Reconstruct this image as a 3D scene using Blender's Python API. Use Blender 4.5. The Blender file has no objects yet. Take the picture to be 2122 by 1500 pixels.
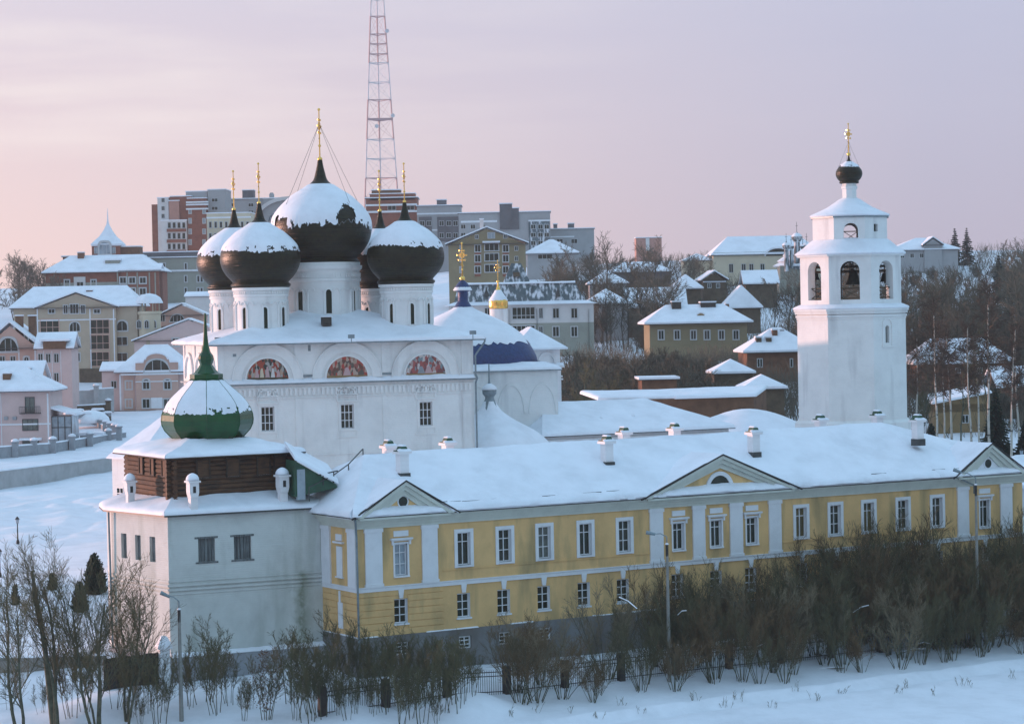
import bpy, math, random
from mathutils import Vector, Matrix, noise
R = math.radians
sc = bpy.context.scene
# ---------------------------------------------------------------- camera
FPX, TH = 5000.0, 0.020
PITCH = math.atan(100 / FPX)
CAM = Vector((0, 0, 25))
CM = (Matrix.Rotation(math.pi / 2 - PITCH, 3, 'X') @ Matrix.Rotation(-TH, 3, 'Z'))
cd = bpy.data.cameras.new('camera'); cam = bpy.data.objects.new('camera', cd)
sc.collection.objects.link(cam); sc.camera = cam
cam.location = CAM; cam.rotation_euler = CM.to_euler()
cd.sensor_width = 36; cd.lens = FPX / 2122 * 36; cd.clip_start = 1; cd.clip_end = 9000
# ---------------------------------------------------------------- sky
SUN_B, SUN_E = 22, 2.6           # sun stands to the left, this many degrees behind the picture plane
w = bpy.data.worlds.new('World'); sc.world = w; w.use_nodes = True
nt = w.node_tree; nt.nodes.clear()
def nd(t, T, **k):
    n = t.nodes.new(T)
    for a, b in k.items(): setattr(n, a, b)
    return n
def ramp(t, src, stops, interp='LINEAR'):
    r = nd(t, 'ShaderNodeValToRGB'); e = r.color_ramp.elements; r.color_ramp.interpolation = interp
    while len(e) < len(stops): e.new(0.5)
    for i, (p, c) in enumerate(stops):
        e[i].position = p; e[i].color = (*c, 1) if len(c) == 3 else c
    t.links.new(src, r.inputs[0]); return r.outputs[0]
def math_(t, op, a, b=None):
    m = nd(t, 'ShaderNodeMath', operation=op)
    for i, v in enumerate((a, b)):
        if v is None: continue
        if isinstance(v, (int, float)): m.inputs[i].default_value = v
        else: t.links.new(v, m.inputs[i])
    return m.outputs[0]
def mixc(t, fac, a, b, mode='MIX'):
    m = nd(t, 'ShaderNodeMix', data_type='RGBA', blend_type=mode)
    for i, v in ((0, fac), (6, a), (7, b)):
        if isinstance(v, (int, float)): m.inputs[i].default_value = v
        elif isinstance(v, tuple): m.inputs[i].default_value = (*v, 1)
        else: t.links.new(v, m.inputs[i])
    return m.outputs[2]
tc = nd(nt, 'ShaderNodeTexCoord'); sx = nd(nt, 'ShaderNodeSeparateXYZ')
nt.links.new(tc.outputs['Generated'], sx.inputs[0])
elev = ramp(nt, sx.outputs[2], [(0.0, (.52, .46, .56)), (.05, (.51, .49, .62)), (.13, (.54, .56, .73)), (.24, (.66, .82, 1.06)), (1.0, (.54, .83, 1.18))])
gd = nd(nt, 'ShaderNodeVectorMath', operation='DOT_PRODUCT'); nt.links.new(tc.outputs['Generated'], gd.inputs[0])
gd.inputs[1].default_value = (-math.cos(R(25)), math.sin(R(25)), 0)
glow = ramp(nt, math_(nt, 'MULTIPLY_ADD', gd.outputs['Value'], .5), [(0, (0,)*3), (1, (1,)*3)])
nt.nodes[-2].inputs[2].default_value = .5
warm = ramp(nt, sx.outputs[2], [(0.0, (1.12, .78, .68)), (.07, (.98, .76, .74)), (.16, (.76, .72, .84)), (.5, (.62, .76, 1.0))])
tint = ramp(nt, glow, [(.0, (.70, .84, .82)), (.45, (.80, .90, .92)), (.62, (1, 1, 1)), (1, (1, 1, 1))])
gfac = ramp(nt, glow, [(.63, (0,)*3), (.82, (.85,)*3), (1, (1,)*3)])
base = mixc(nt, 1.0, elev, tint, 'MULTIPLY')
base = mixc(nt, gfac, base, warm)
# thin streaks of cloud low in the sky
mp = nd(nt, 'ShaderNodeMapping'); mp.inputs['Scale'].default_value = (5, 5, 42); mp.inputs['Rotation'].default_value = (0, R(3), 0)
nt.links.new(tc.outputs['Generated'], mp.inputs[0])
nz = nd(nt, 'ShaderNodeTexNoise'); nz.inputs['Scale'].default_value = 1.3; nz.inputs['Detail'].default_value = 5; nz.inputs['Roughness'].default_value = .5
nt.links.new(mp.outputs[0], nz.inputs[0])
cl = ramp(nt, nz.outputs[0], [(.46, (0,)*3), (.72, (1,)*3)])
cl = math_(nt, 'MULTIPLY', cl, ramp(nt, glow, [(.68, (.02,)*3), (.80, (.48,)*3)]))
cl = math_(nt, 'MULTIPLY', cl, ramp(nt, sx.outputs[2], [(.05, (0,)*3), (.085, (1,)*3), (.2, (.6,)*3), (.5, (.1,)*3)]))
base = mixc(nt, cl, base, (1.08, .99, .93))
sky = nd(nt, 'ShaderNodeTexSky', sky_type='NISHITA', sun_disc=False)
sky.sun_elevation = R(SUN_E); sky.sun_rotation = R(-90 + SUN_B); sky.air_density = 1.0; sky.dust_density = 2.0
b1 = nd(nt, 'ShaderNodeBackground'); b1.inputs[1].default_value = 1.03; nt.links.new(base, b1.inputs[0])
b2 = nd(nt, 'ShaderNodeBackground'); b2.inputs[1].default_value = 0.015; nt.links.new(sky.outputs[0], b2.inputs[0])
ad = nd(nt, 'ShaderNodeAddShader'); nt.links.new(b1.outputs[0], ad.inputs[0]); nt.links.new(b2.outputs[0], ad.inputs[1])
wo = nd(nt, 'ShaderNodeOutputWorld'); nt.links.new(ad.outputs[0], wo.inputs[0])
# ---------------------------------------------------------------- sun, exposure
sl = bpy.data.lights.new('sun', 'SUN'); so = bpy.data.objects.new('sun', sl); sc.collection.objects.link(so)
sl.energy = 5.0; sl.angle = R(1.0); sl.color = (1.0, .54, .42)
sd = Vector((-math.cos(R(SUN_B)) * math.cos(R(SUN_E)), math.sin(R(SUN_B)) * math.cos(R(SUN_E)), math.sin(R(SUN_E))))
so.rotation_euler = (-sd).to_track_quat('-Z', 'Y').to_euler(); so.location = (-100, 150, 120)
sc.view_settings.view_transform = 'Standard'; sc.view_settings.look = 'None'
sc.view_settings.exposure = -0.13; sc.view_settings.gamma = 1
sc.cycles.use_denoising = True; sc.cycles.max_bounces = 6; sc.cycles.volume_bounces = 1
sc.cycles.diffuse_bounces = 3; sc.cycles.transparent_max_bounces = 8
# ---------------------------------------------------------------- pixel helpers (photo pixels -> real places)
def ray(x, y): return CM @ Vector(((x - 1061) / FPX, -(y - 750) / FPX, -1))
def P(x, y, Y):
    d = ray(x, y); return CAM + d * (Y / d.y)
def lerp(a, b, t): return a + (b - a) * t
def pw(tab, x):
    if x <= tab[0][0]: return tab[0][1]
    for (a, va), (b, vb) in zip(tab, tab[1:]):
        if x <= b: 
            t = (x - a) / (b - a); return lerp(va, vb, t)
    return tab[-1][1]
LFT = [(200, 4), (310, 4), (375, 5.5), (467, 8), (520, 12), (600, 26), (760, 36), (1100, 38), (4000, 30)]
CEN = [(200, 6), (240, 6.5), (300, 9), (430, 15), (475, 19), (520, 24), (600, 31), (700, 38), (780, 40), (4000, 35)]
RGT = [(200, 8), (285, 8.6), (330, 11.5), (365, 14), (415, 17), (475, 21), (520, 25.5), (600, 31), (660, 37.5), (720, 41), (4000, 38)]
def Yf(X): return 165 + (X + 10.6) * .625 if X > -10.6 else 165 + (-10.6 - X) * .16
MOUNDS = []
PATHS = []
for pl in (((-20, 1066), (90, 1046), (232, 1018)), ((240, 1062), (190, 1076), (150, 1100), (60, 1128)), ((190, 1076), (175, 1050), (130, 1040))):
    w_ = []
    for x, y in pl: d = ray(x, y); w_.append((d.x * 21 / -d.z, d.y * 21 / -d.z))
    PATHS += list(zip(w_, w_[1:]))
def H(X, Y):
    q = Y - Yf(X) if X < 42 else Y - Yf(42) - (X - 42) * .2
    u = X / max(Y, 60)
    def far(y):
        if u < 0: return lerp(pw(CEN, y), pw(LFT, y), min(1, -u / .11))
        return lerp(pw(CEN, y), pw(RGT, y), min(1, u / .13))
    near = pw([(-60, -3), (-21, -1.5), (-16, -1.1), (-4, .1), (0, .3)], q)
    if X < -24: near += min(1, (-24 - X) / 4) * 1.3 * max(0, min(1, (q + 8) / 8))
    if q <= 3: z = near
    else:
        t = min(1, (q - 3) / 27); t = t * t * (3 - 2 * t)
        z = lerp(near, far(max(Y, 200)), t)
    z += -.34 * math.exp(-((q + 19.5) / .7) ** 2) + .24 * math.exp(-((q + 18.2) / .6) ** 2)
    amp = .12 if q < 60 else .35
    if q < -12: z += -.13 * math.exp(-((q + 23.6) / .35) ** 2) - .13 * math.exp(-((q + 25.3) / .35) ** 2) + .07 * noise.noise(Vector((X * 1.4, Y * 1.4, 5))) * min(1, (-12 - q) / 4)
    z += amp * noise.noise(Vector((X * .22, Y * .22, 0))) + .05 * noise.noise(Vector((X * .9, Y * .9, 3)))
    if X < -28 and 186 < Y < 305:
        d = 9
        for (ax, ay), (bx, by) in PATHS:
            t = max(0, min(1, ((X - ax) * (bx - ax) + (Y - ay) * (by - ay)) / ((bx - ax) ** 2 + (by - ay) ** 2))); d = min(d, math.hypot(X - ax - t * (bx - ax), Y - ay - t * (by - ay)))
        z += -.28 * math.exp(-(d / .9) ** 2) + .16 * math.exp(-((d - 2.0) / .8) ** 2) + .12 * noise.noise(Vector((X * .35, Y * .12, 7)))
    for mx, my, mr, mh in MOUNDS: 
        r2 = ((X - mx) ** 2 + (Y - my) ** 2) / mr ** 2
        if r2 < 6: z += mh * math.exp(-r2)
    return z
def G(x, y):
    d = ray(x, y); t = 130.0
    while t < 900:
        p = CAM + d * t
        if p.z < H(p.x, p.y): break
        t += 1
    return CAM + d * (t - .5)
for gx, gY, r_, h_ in ((1460, 262, 7, 1.8), (1530, 260, 8, 2.2), (1600, 257, 10, 2.6), (1640, 262, 5, 1.0), (1565, 264, 3.5, .8)):
    p = P(gx, 800, gY); MOUNDS.append((p.x, p.y, r_, h_))
for gx, gy, r_, h_ in ((275, 1462, 3.2, .7), (200, 1470, 3, .5), (990, 1470, 2.2, 1.1), (935, 1478, 1.6, .9), (630, 1392, 2.0, .9), (740, 1480, 1.5, .5), (460, 1440, 2, .6)):
    p = G(gx, gy); MOUNDS.append((p.x, p.y, r_, h_))
class Fr:
    """a vertical plane: s runs along it, n points out of it, z is up"""
    def __init__(s, o, a): s.o = Vector((o[0], o[1], 0)); s.a = a; s.S = Vector((math.cos(R(a)), math.sin(R(a)), 0)); s.N = Vector((math.sin(R(a)), -math.cos(R(a)), 0))
    def w(s, a, n, z): return s.o + s.S * a + s.N * n + Vector((0, 0, z))
    def hit(s, x, y, n=0):
        d = ray(x, y); o = s.o + s.N * n; t = (o - Vector((CAM.x, CAM.y, 0))).dot(s.N) / d.dot(s.N); p = CAM + d * t
        return (p - s.o).dot(s.S), p.z
    def loc(s, p):
        q = Vector((p[0], p[1], 0)) - s.o; return q.dot(s.S), q.dot(s.N)
# ---------------------------------------------------------------- mesh builder
col = sc.collection
class MB:
    def __init__(s): s.v = []; s.f = []; s.m = []
    def add(s, vs, fs, m=0):
        b = len(s.v); s.v += [Vector(v) for v in vs]
        for f in fs: s.f.append(tuple(i + b for i in f)); s.m.append(m)
    def box(s, fr, s0, s1, n0, n1, z0, z1, m=0):
        s.add([fr.w(a, n, z) for z in (z0, z1) for n in (n0, n1) for a in (s0, s1)],
              [(1, 3, 2, 0), (6, 7, 5, 4), (4, 5, 1, 0), (3, 7, 6, 2), (2, 6, 4, 0), (5, 7, 3, 1)], m)
    def poly(s, fr, pts, n0, n1, m=0):
        k = len(pts); v = [fr.w(a, n1, z) for a, z in pts] + [fr.w(a, n0, z) for a, z in pts]
        s.add(v, [tuple(range(k)), tuple(range(2 * k - 1, k - 1, -1))] + [(i, i + k, (i + 1) % k + k, (i + 1) % k) for i in range(k)], m)
    def ring(s, fr, outer, inner, n0, n1, m=0, closed=False):
        k = len(outer); L = [fr.w(a, n1, z) for a, z in outer] + [fr.w(a, n1, z) for a, z in inner] + [fr.w(a, n0, z) for a, z in outer] + [fr.w(a, n0, z) for a, z in inner]
        F = []
        for i in range(k if closed else k - 1):
            j = (i + 1) % k
            F += [(i, j, j + k, i + k), (i, i + 2 * k, j + 2 * k, j), (i + k, j + k, j + 3 * k, i + 3 * k)]
        s.add(L, F, m)
    def tube(s, p, q, r0, r1, k=3, m=0, cap=False):
        p = Vector(p); q = Vector(q); d = (q - p)
        if d.length < 1e-6: return
        d.normalize(); a = d.orthogonal().normalized(); b = d.cross(a); V = []
        for c, r in ((p, r0), (q, r1)):
            for i in range(k):
                t = 2 * math.pi * i / k; V.append(c + a * (math.cos(t) * r) + b * (math.sin(t) * r))
        F = [(i, (i + 1) % k, (i + 1) % k + k, i + k) for i in range(k)]
        if cap: F += [tuple(range(k - 1, -1, -1)), tuple(range(k, 2 * k))]
        s.add(V, F, m)
    def lathe(s, c, prof, k=32, m=0, rot=0, shape=None, closed=True, keep=None):
        V = []
        for r, z in prof:
            for i in range(k):
                t = 2 * math.pi * i / k + rot; q = r * (shape(t) if shape else 1)
                V.append(Vector((c[0] + math.cos(t) * q, c[1] + math.sin(t) * q, z)))
        F = []
        for j in range(len(prof) - 1):
            for i in range(k):
                if keep and not keep(j, i): continue
                F.append((j * k + i, j * k + (i + 1) % k, (j + 1) * k + (i + 1) % k, (j + 1) * k + i))
        if closed: F += [tuple(range(k - 1, -1, -1)), tuple(range((len(prof) - 1) * k, len(prof) * k))]
        s.add(V, F, m)
    def ball(s, c, r, k=10, m=0, zs=1):
        c = Vector(c); n = k // 2
        s.lathe(c, [(max(1e-3, r * math.sin(math.pi * i / n)), c.z - r * zs * math.cos(math.pi * i / n)) for i in range(n + 1)], k, m)
    def wall(s, fr, s0, s1, z0, z1, holes=(), n=0, dep=.3, m=0, mr=None):
        """a wall face with real openings: holes are (s0,s1,z0,z1[,'arch'])"""
        mr = m if mr is None else mr
        ss = sorted({s0, s1, *[h[i] for h in holes for i in (0, 1)]}); zz = sorted({z0, z1, *[h[i] for h in holes for i in (2, 3)]})
        for a, b in zip(ss, ss[1:]):
            for c, d in zip(zz, zz[1:]):
                ms, mz = (a + b) / 2, (c + d) / 2
                if any(h[0] < ms < h[1] and h[2] < mz < h[3] for h in holes): continue
                s.add([fr.w(a, n, c), fr.w(b, n, c), fr.w(b, n, d), fr.w(a, n, d)], [(0, 1, 2, 3)], m)
        for h in holes:
            a, b, c, d = h[:4]
            out = [(a, c), (b, c)]
            if len(h) > 4:
                r = (b - a) / 2; k = 10
                arc = [((a + b) / 2 + r * math.cos(math.pi * i / k), d - r + r * math.sin(math.pi * i / k)) for i in range(k + 1)]
                for (pa, qa), (pb, qb) in zip(arc, arc[1:]):
                    cs = b if (pa + pb) / 2 > (a + b) / 2 else a
                    s.add([fr.w(cs, n, d), fr.w(pb, n, qb), fr.w(pa, n, qa)], [(0, 1, 2)], m)
                out += arc
            else: out += [(b, d), (a, d)]
            k = len(out)
            s.add([fr.w(x, n, z) for x, z in out] + [fr.w(x, n - dep, z) for x, z in out], [(i, i + k, (i + 1) % k + k, (i + 1) % k) for i in range(k)], mr)
    def patch(s, c00, c10, c11, c01, nu, nv, th=.3, m=0, rnd='v0', amp=.07, sc_=.3, lip=.0, rag=.05):
        """a sheet of lying snow over a bilinear quad; edges named in rnd are rounded off"""
        c = [Vector(q) for q in (c00, c10, c11, c01)]
        lu = max((c[1] - c[0]).length, (c[2] - c[3]).length); lv = max((c[3] - c[0]).length, (c[2] - c[1]).length)
        V = []; B = []
        out = ((c[0] + c[1]) - (c[3] + c[2])); out.z = 0
        if out.length > 0: out.normalize()
        def nodes(n, l):
            e = [0, .06, .16, .35]; t = [x / l for x in e if x / l < .4]
            t += [lerp(t[-1], 1 - t[-1], (i + 1) / (n + 1)) for i in range(n)] + [1 - x for x in reversed(t)]
            return t
        us, vs = nodes(nu, lu), nodes(nv, lv)
        for v in vs:
            for u in us:
                p = c[0] * ((1 - u) * (1 - v)) + c[1] * (u * (1 - v)) + c[2] * (u * v) + c[3] * ((1 - u) * v)
                d = 9
                if 'v0' in rnd: d = min(d, v * lv)
                if 'v1' in rnd: d = min(d, (1 - v) * lv)
                if 'u0' in rnd: d = min(d, u * lu)
                if 'u1' in rnd: d = min(d, (1 - u) * lu)
                e = max(0, 1 - d / .4); f = math.sqrt(max(0, 1 - e * e))
                q = p.copy(); q.z += th * (.25 + .75 * f) + amp * noise.noise(p * sc_) * min(1, .3 + d) + .4 * amp * noise.noise(p * sc_ * 4)
                if 'v0' in rnd and v * lv < .5:
                    k = (1 - v * lv / .5); q += out * ((lip + rag * noise.noise(p * 1.7) + rag * .6 * noise.noise(p * 5)) * k)
                V.append(q); B.append(p)
        n, mm = len(us), len(vs); F = [(j * n + i, j * n + i + 1, (j + 1) * n + i + 1, (j + 1) * n + i) for j in range(mm - 1) for i in range(n - 1)]
        bd = [i for i in range(n)] + [j * n + n - 1 for j in range(1, mm)] + [(mm - 1) * n + i for i in range(n - 2, -1, -1)] + [j * n for j in range(mm - 2, 0, -1)]
        L = len(V); k = len(bd)
        V2 = V + [B[i] for i in bd]
        F += [(bd[(i + 1) % k], bd[i], L + i, L + (i + 1) % k) for i in range(k)]
        F.append(tuple(L + i for i in range(k)))
        s.add(V2, F, m)
    def build(s, name, mats, parent=None, smooth=False, loc=None):
        if not isinstance(mats, (list, tuple)): mats = [mats]
        root = parent
        while root is not None and root.parent is not None: root = root.parent
        if root is not None: off = root.location.copy()
        elif loc is not None: off = Vector(loc)
        else:
            zs = min(v.z for v in s.v); off = sum(s.v, Vector()) / len(s.v); off.z = zs
        me = bpy.data.meshes.new(name); me.from_pydata([v - off for v in s.v], [], s.f); 
        for m in mats: me.materials.append(m)
        me.polygons.foreach_set('material_index', s.m)
        if smooth: me.polygons.foreach_set('use_smooth', [True] * len(s.f))
        me.update(); o = bpy.data.objects.new(name, me); col.objects.link(o)
        if root is None: o.location = off
        else: o.parent = parent
        if smooth == 'auto':
            me.set_sharp_from_angle(angle=R(38))
        return o
def tag(o, label=None, cat=None, group=None, kind=None):
    for k, v in (('label', label), ('category', cat), ('group', group), ('kind', kind)):
        if v: o[k] = v
    return o
def empty(name, loc, label, cat, group=None):
    o = bpy.data.objects.new(name, None); col.objects.link(o); o.location = loc; o.empty_display_size = .5
    return tag(o, label, cat, group)
def copy_tree(o, loc=None, rz=0, s=1, parent=None):
    c = o.copy(); col.objects.link(c)
    if parent is not None: c.parent = parent
    if loc is not None:
        c.location = loc; c.rotation_euler = (0, 0, rz); c.scale = (s, s, s) if isinstance(s, (int, float)) else s
    for ch in list(o.children): copy_tree(ch, parent=c)
    return c
# ---------------------------------------------------------------- materials
M = {}
def mat(name, c, rough=.8, var=.12, scale=1.2, metal=0, bump=0, bscale=8, c2=None, spec=.5, brick=None, snow=None, streak=None, coat=0):
    m = bpy.data.materials.new(name); m.use_nodes = True; t = m.node_tree; b = t.nodes['Principled BSDF']
    co = nd(t, 'ShaderNodeNewGeometry').outputs['Position']
    n1 = nd(t, 'ShaderNodeTexNoise'); n1.inputs['Scale'].default_value = scale; n1.inputs['Detail'].default_value = 6; n1.inputs['Roughness'].default_value = .65
    t.links.new(co, n1.inputs[0])
    lo = c2 or tuple(x * (1 - var * 1.6) for x in c); hi = tuple(min(1, x * (1 + var)) for x in c)
    k = ramp(t, n1.outputs[0], [(.30, lo), (.52, c), (.75, hi)])
    if streak:
        mp = nd(t, 'ShaderNodeMapping'); mp.inputs['Scale'].default_value = streak[1]; t.links.new(co, mp.inputs[0])
        n2 = nd(t, 'ShaderNodeTexNoise'); n2.inputs['Scale'].default_value = 1; n2.inputs['Detail'].default_value = 5; t.links.new(mp.outputs[0], n2.inputs[0])
        k = mixc(t, ramp(t, n2.outputs[0], [(streak[2], (0,)*3), (streak[3], (1,)*3)]), k, streak[0])
    hgt = None
    if brick:                      # faint courses: (height, strength, colour)
        sp = nd(t, 'ShaderNodeSeparateXYZ'); t.links.new(co, sp.inputs[0])
        zz = math_(t, 'MULTIPLY_ADD', n1.outputs[0], .02); t.nodes[-1].inputs[2].default_value = 0
        zz = math_(t, 'ADD', sp.outputs[2], zz)
        fr = math_(t, 'FRACT', math_(t, 'DIVIDE', zz, brick[0]))
        ln = ramp(t, fr, [(0, (1,)*3), (.10, (1,)*3), (.16, (0,)*3)])
        k = mixc(t, math_(t, 'MULTIPLY', ln, brick[1]), k, brick[2]); hgt = math_(t, 'SUBTRACT', 1, ln)
    if snow:                       # snow lying on what faces up: (threshold, amount)
        gn = nd(t, 'ShaderNodeNewGeometry'); s2 = nd(t, 'ShaderNodeSeparateXYZ'); t.links.new(gn.outputs['Normal'], s2.inputs[0])
        n3 = nd(t, 'ShaderNodeTexNoise'); n3.inputs['Scale'].default_value = snow[2]; t.links.new(co, n3.inputs[0])
        f = math_(t, 'ADD', s2.outputs[2], math_(t, 'MULTIPLY', n3.outputs[0], snow[1]))
        k = mixc(t, ramp(t, f, [(snow[0], (0,)*3), (min(1, snow[0] + .12), (1,)*3)]), k, (.80, .82, .86))
    t.links.new(k, b.inputs['Base Color']); b.inputs['Roughness'].default_value = rough; b.inputs['Metallic'].default_value = metal
    b.inputs['Specular IOR Level'].default_value = spec
    if coat: b.inputs['Coat Weight'].default_value = coat; b.inputs['Coat Roughness'].default_value = .15
    if bump:
        n4 = nd(t, 'ShaderNodeTexNoise'); n4.inputs['Scale'].default_value = bscale; n4.inputs['Detail'].default_value = 4; t.links.new(co, n4.inputs[0])
        h = n4.outputs[0] if hgt is None else math_(t, 'ADD', math_(t, 'MULTIPLY', n4.outputs[0], .6), hgt)
        bp = nd(t, 'ShaderNodeBump'); bp.inputs['Strength'].default_value = bump; bp.inputs['Distance'].default_value = .08
        t.links.new(h, bp.inputs['Height']); t.links.new(bp.outputs[0], b.inputs['Normal'])
    M[name] = m; return m
mat('snow', (.83, .86, .91), .55, .08, .35, bump=.45, bscale=1.7, spec=.3)
mat('snow_ground', (.80, .83, .88), .6, .07, .35, bump=.5, bscale=1.6, spec=.3)
mat('white_plaster', (.80, .78, .78), .85, .05, .35, bump=.25, bscale=5, brick=(.32, .10, (.62, .60, .60)), streak=((.58, .57, .57), (.7, .7, .12), .60, .85))
mat('church_white', (.79, .80, .785), .85, .07, .35, bump=.35, bscale=4, brick=(.17, .08, (.60, .60, .60)), streak=((.52, .52, .52), (.9, .9, .12), .56, .84))
mat('tower_plaster', (.60, .63, .60), .85, .10, .35, bump=.4, bscale=4, brick=(.15, .10, (.45, .47, .46)), streak=((.34, .38, .33), (.6, .6, .09), .54, .80))
mat('trim_white', (.74, .76, .78), .8, .06, .8, bump=.1)
mat('cornice_grey', (.58, .61, .54), .8, .08, .8, bump=.1)
mat('yellow_plaster', (.72, .46, .20), .9, .10, .4, bump=.15, bscale=6, streak=((.33, .25, .12), (.7, .7, .16), .50, .74))
mat('yellow_rustic', (.72, .46, .20), .9, .10, .4, bump=.15, bscale=6, brick=(.46, .40, (.34, .25, .12)))
mat('grey_plinth', (.20, .20, .20), .9, .2, .4, bump=.2, streak=((.10, .08, .06), (.5, .5, .2), .5, .8))
mat('glass', (.012, .022, .012), .10, .5, .35, spec=.28, c2=(.05, .055, .04))
mat('glass_curtain', (.13, .15, .13), .2, .5, .9, spec=.3, c2=(.05, .055, .05))
mat('glass_warm', (.11, .085, .03), .15, .5, .6, spec=.3, c2=(.03, .03, .015))
mat('glass_pale', (.30, .36, .40), .2, .3, .5, spec=.6)
mat('frame_far', (.50, .51, .51), .7, .05, 1)
mat('window_white', (.78, .79, .80), .6, .04, 2)
mat('board_grey', (.16, .18, .18), .9, .3, 1.5, streak=((.08, .09, .09), (9, 9, .3), .45, .6))
mat('dark_metal', (.045, .05, .048), .5, .3, 2)
mat('zinc', (.22, .27, .29), .45, .2, 2, metal=.4)
mat('dome_brown', (.019, .018, .006), .38, .45, 2.2, bump=.6, bscale=9, spec=.25, brick=(.42, .5, (.015, .013, .006)))
mat('dome_sheet', (.085, .070, .042), .45, .25, 2, metal=.3)
mat('gold', (.95, .58, .16), .22, .1, 6, metal=1)
mat('green_sheet', (.003, .066, .015), .26, .25, .9, bump=.08, bscale=3, spec=.4)
mat('green_paint', (.02, .085, .045), .6, .25, 1.2)
mat('blue_tile', (.016, .040, .14), .45, .25, 3, bump=.6, bscale=7)
mat('log_wood', (.095, .044, .017), .75, .35, 1.5, bump=.3, streak=((.030, .018, .010), (.8, .8, 7), .45, .7))
mat('log_end', (.045, .030, .018), .85, .4, 5, snow=(.95, .6, 3))
mat('brick_red', (.24, .085, .05), .9, .15, .6, brick=(.6, .15, (.30, .2, .16)))
mat('brick_brown', (.17, .085, .045), .9, .25, .8, bump=.2)
mat('brick_pink', (.42, .22, .17), .9, .1, .5)
mat('wall_beige', (.46, .37, .27), .9, .07, .4)
mat('wall_peach', (.56, .36, .29), .9, .06, .4)
mat('wall_pink', (.60, .45, .42), .9, .06, .4)
mat('wall_cream', (.60, .52, .38), .9, .06, .4)
mat('wall_olive', (.26, .215, .125), .9, .08, .4)
mat('wall_green', (.30, .31, .26), .9, .07, .4)
mat('wall_white', (.62, .60, .58), .9, .06, .4)
mat('wall_grey', (.36, .36, .36), .9, .08, .3)
mat('wall_dark', (.12, .12, .125), .9, .15, .3)
mat('stone_grey', (.30, .32, .34), .9, .12, 1.2, bump=.2)
mat('old_timber', (.10, .075, .045), .9, .3, 1)
mat('ochre_shed', (.28, .19, .09), .9, .15, .8)
mat('mansard_slate', (.085, .12, .13), .7, .3, .8, streak=((.66, .68, .72), (1.6, 1.6, .35), .48, .62))
mat('tower_red', (.50, .33, .33), .6, .1, .5)  # mast red, its colour faded towards pink as if seen through haze
mat('tower_white', (.62, .60, .62), .6, .1, .5)
mat('bark', (.085, .092, .060), .9, .35, 3, snow=(1.18, .55, 1.3))
mat('twig', (.092, .086, .040), .9, .5, .5, c2=(.046, .058, .028), snow=(1.12, .5, 1.6))
mat('twig_red', (.125, .082, .038), .9, .45, .4, c2=(.060, .062, .028), snow=(1.14, .5, 1.3))
mat('bark_far', (.060, .058, .042), .9, .3, .2, snow=(1.05, .45, .5))
mat('twig_pale', (.19, .155, .095), .9, .4, .5, c2=(.09, .085, .05), snow=(1.14, .5, 1.4))
mat('wall_stone', (.40, .41, .41), .9, .12, .6, bump=.3)
mat('twig_far', (.112, .098, .068), .9, .3, .06, c2=(.072, .082, .058), snow=(1.16, .5, .4))  # hillside twigs, lightened in the colour itself to suggest haze
mat('twig_birch', (.088, .062, .042), .9, .3, .3)
mat('birch_bark', (.46, .43, .37), .8, .15, 1, streak=((.07, .06, .05), (1.5, 1.5, 3.5), .58, .68))
mat('needles', (.020, .038, .020), .9, .4, 2, snow=(1.12, .6, .8))
mat('dry_leaf', (.10, .05, .022), .9, .3, 2)
mat('fence_iron', (.020, .022, .020), .7, .3, 2)
mat('fence_post', (.05, .045, .038), .9, .3, 2)
mat('concrete', (.24, .24, .22), .9, .15, 2)
mat('bronze', (.05, .055, .04), .4, .3, 3, metal=.7)
for nm, cols in (('icon_a', [(.05, .05, .04), (.30, .05, .03), (.42, .29, .21), (.32, .07, .04), (.36, .34, .31), (.10, .09, .07)]),
                 ('icon_b', [(.16, .07, .05), (.40, .07, .05), (.44, .32, .26), (.30, .10, .08), (.38, .27, .20), (.12, .10, .08)]),
                 ('icon_c', [(.20, .08, .08), (.42, .30, .28), (.36, .10, .09), (.55, .5, .47), (.20, .26, .27), (.30, .09, .07)])):
    m = mat(nm, (.3, .1, .08)); t = m.node_tree; b = t.nodes['Principled BSDF']
    vo = nd(t, 'ShaderNodeTexVoronoi'); vo.inputs['Scale'].default_value = 5.0; ge = nd(t, 'ShaderNodeNewGeometry')
    mp = nd(t, 'ShaderNodeMapping'); mp.inputs['Scale'].default_value = (1, 1, .55); t.links.new(ge.outputs['Position'], mp.inputs[0]); t.links.new(mp.outputs[0], vo.inputs[0])
    sp = nd(t, 'ShaderNodeSeparateColor'); t.links.new(vo.outputs['Color'], sp.inputs[0])
    k = ramp(t, sp.outputs[0], [(i / 6, c) for i, c in enumerate(cols)], 'CONSTANT'); t.links.new(k, b.inputs['Base Color'])
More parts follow.
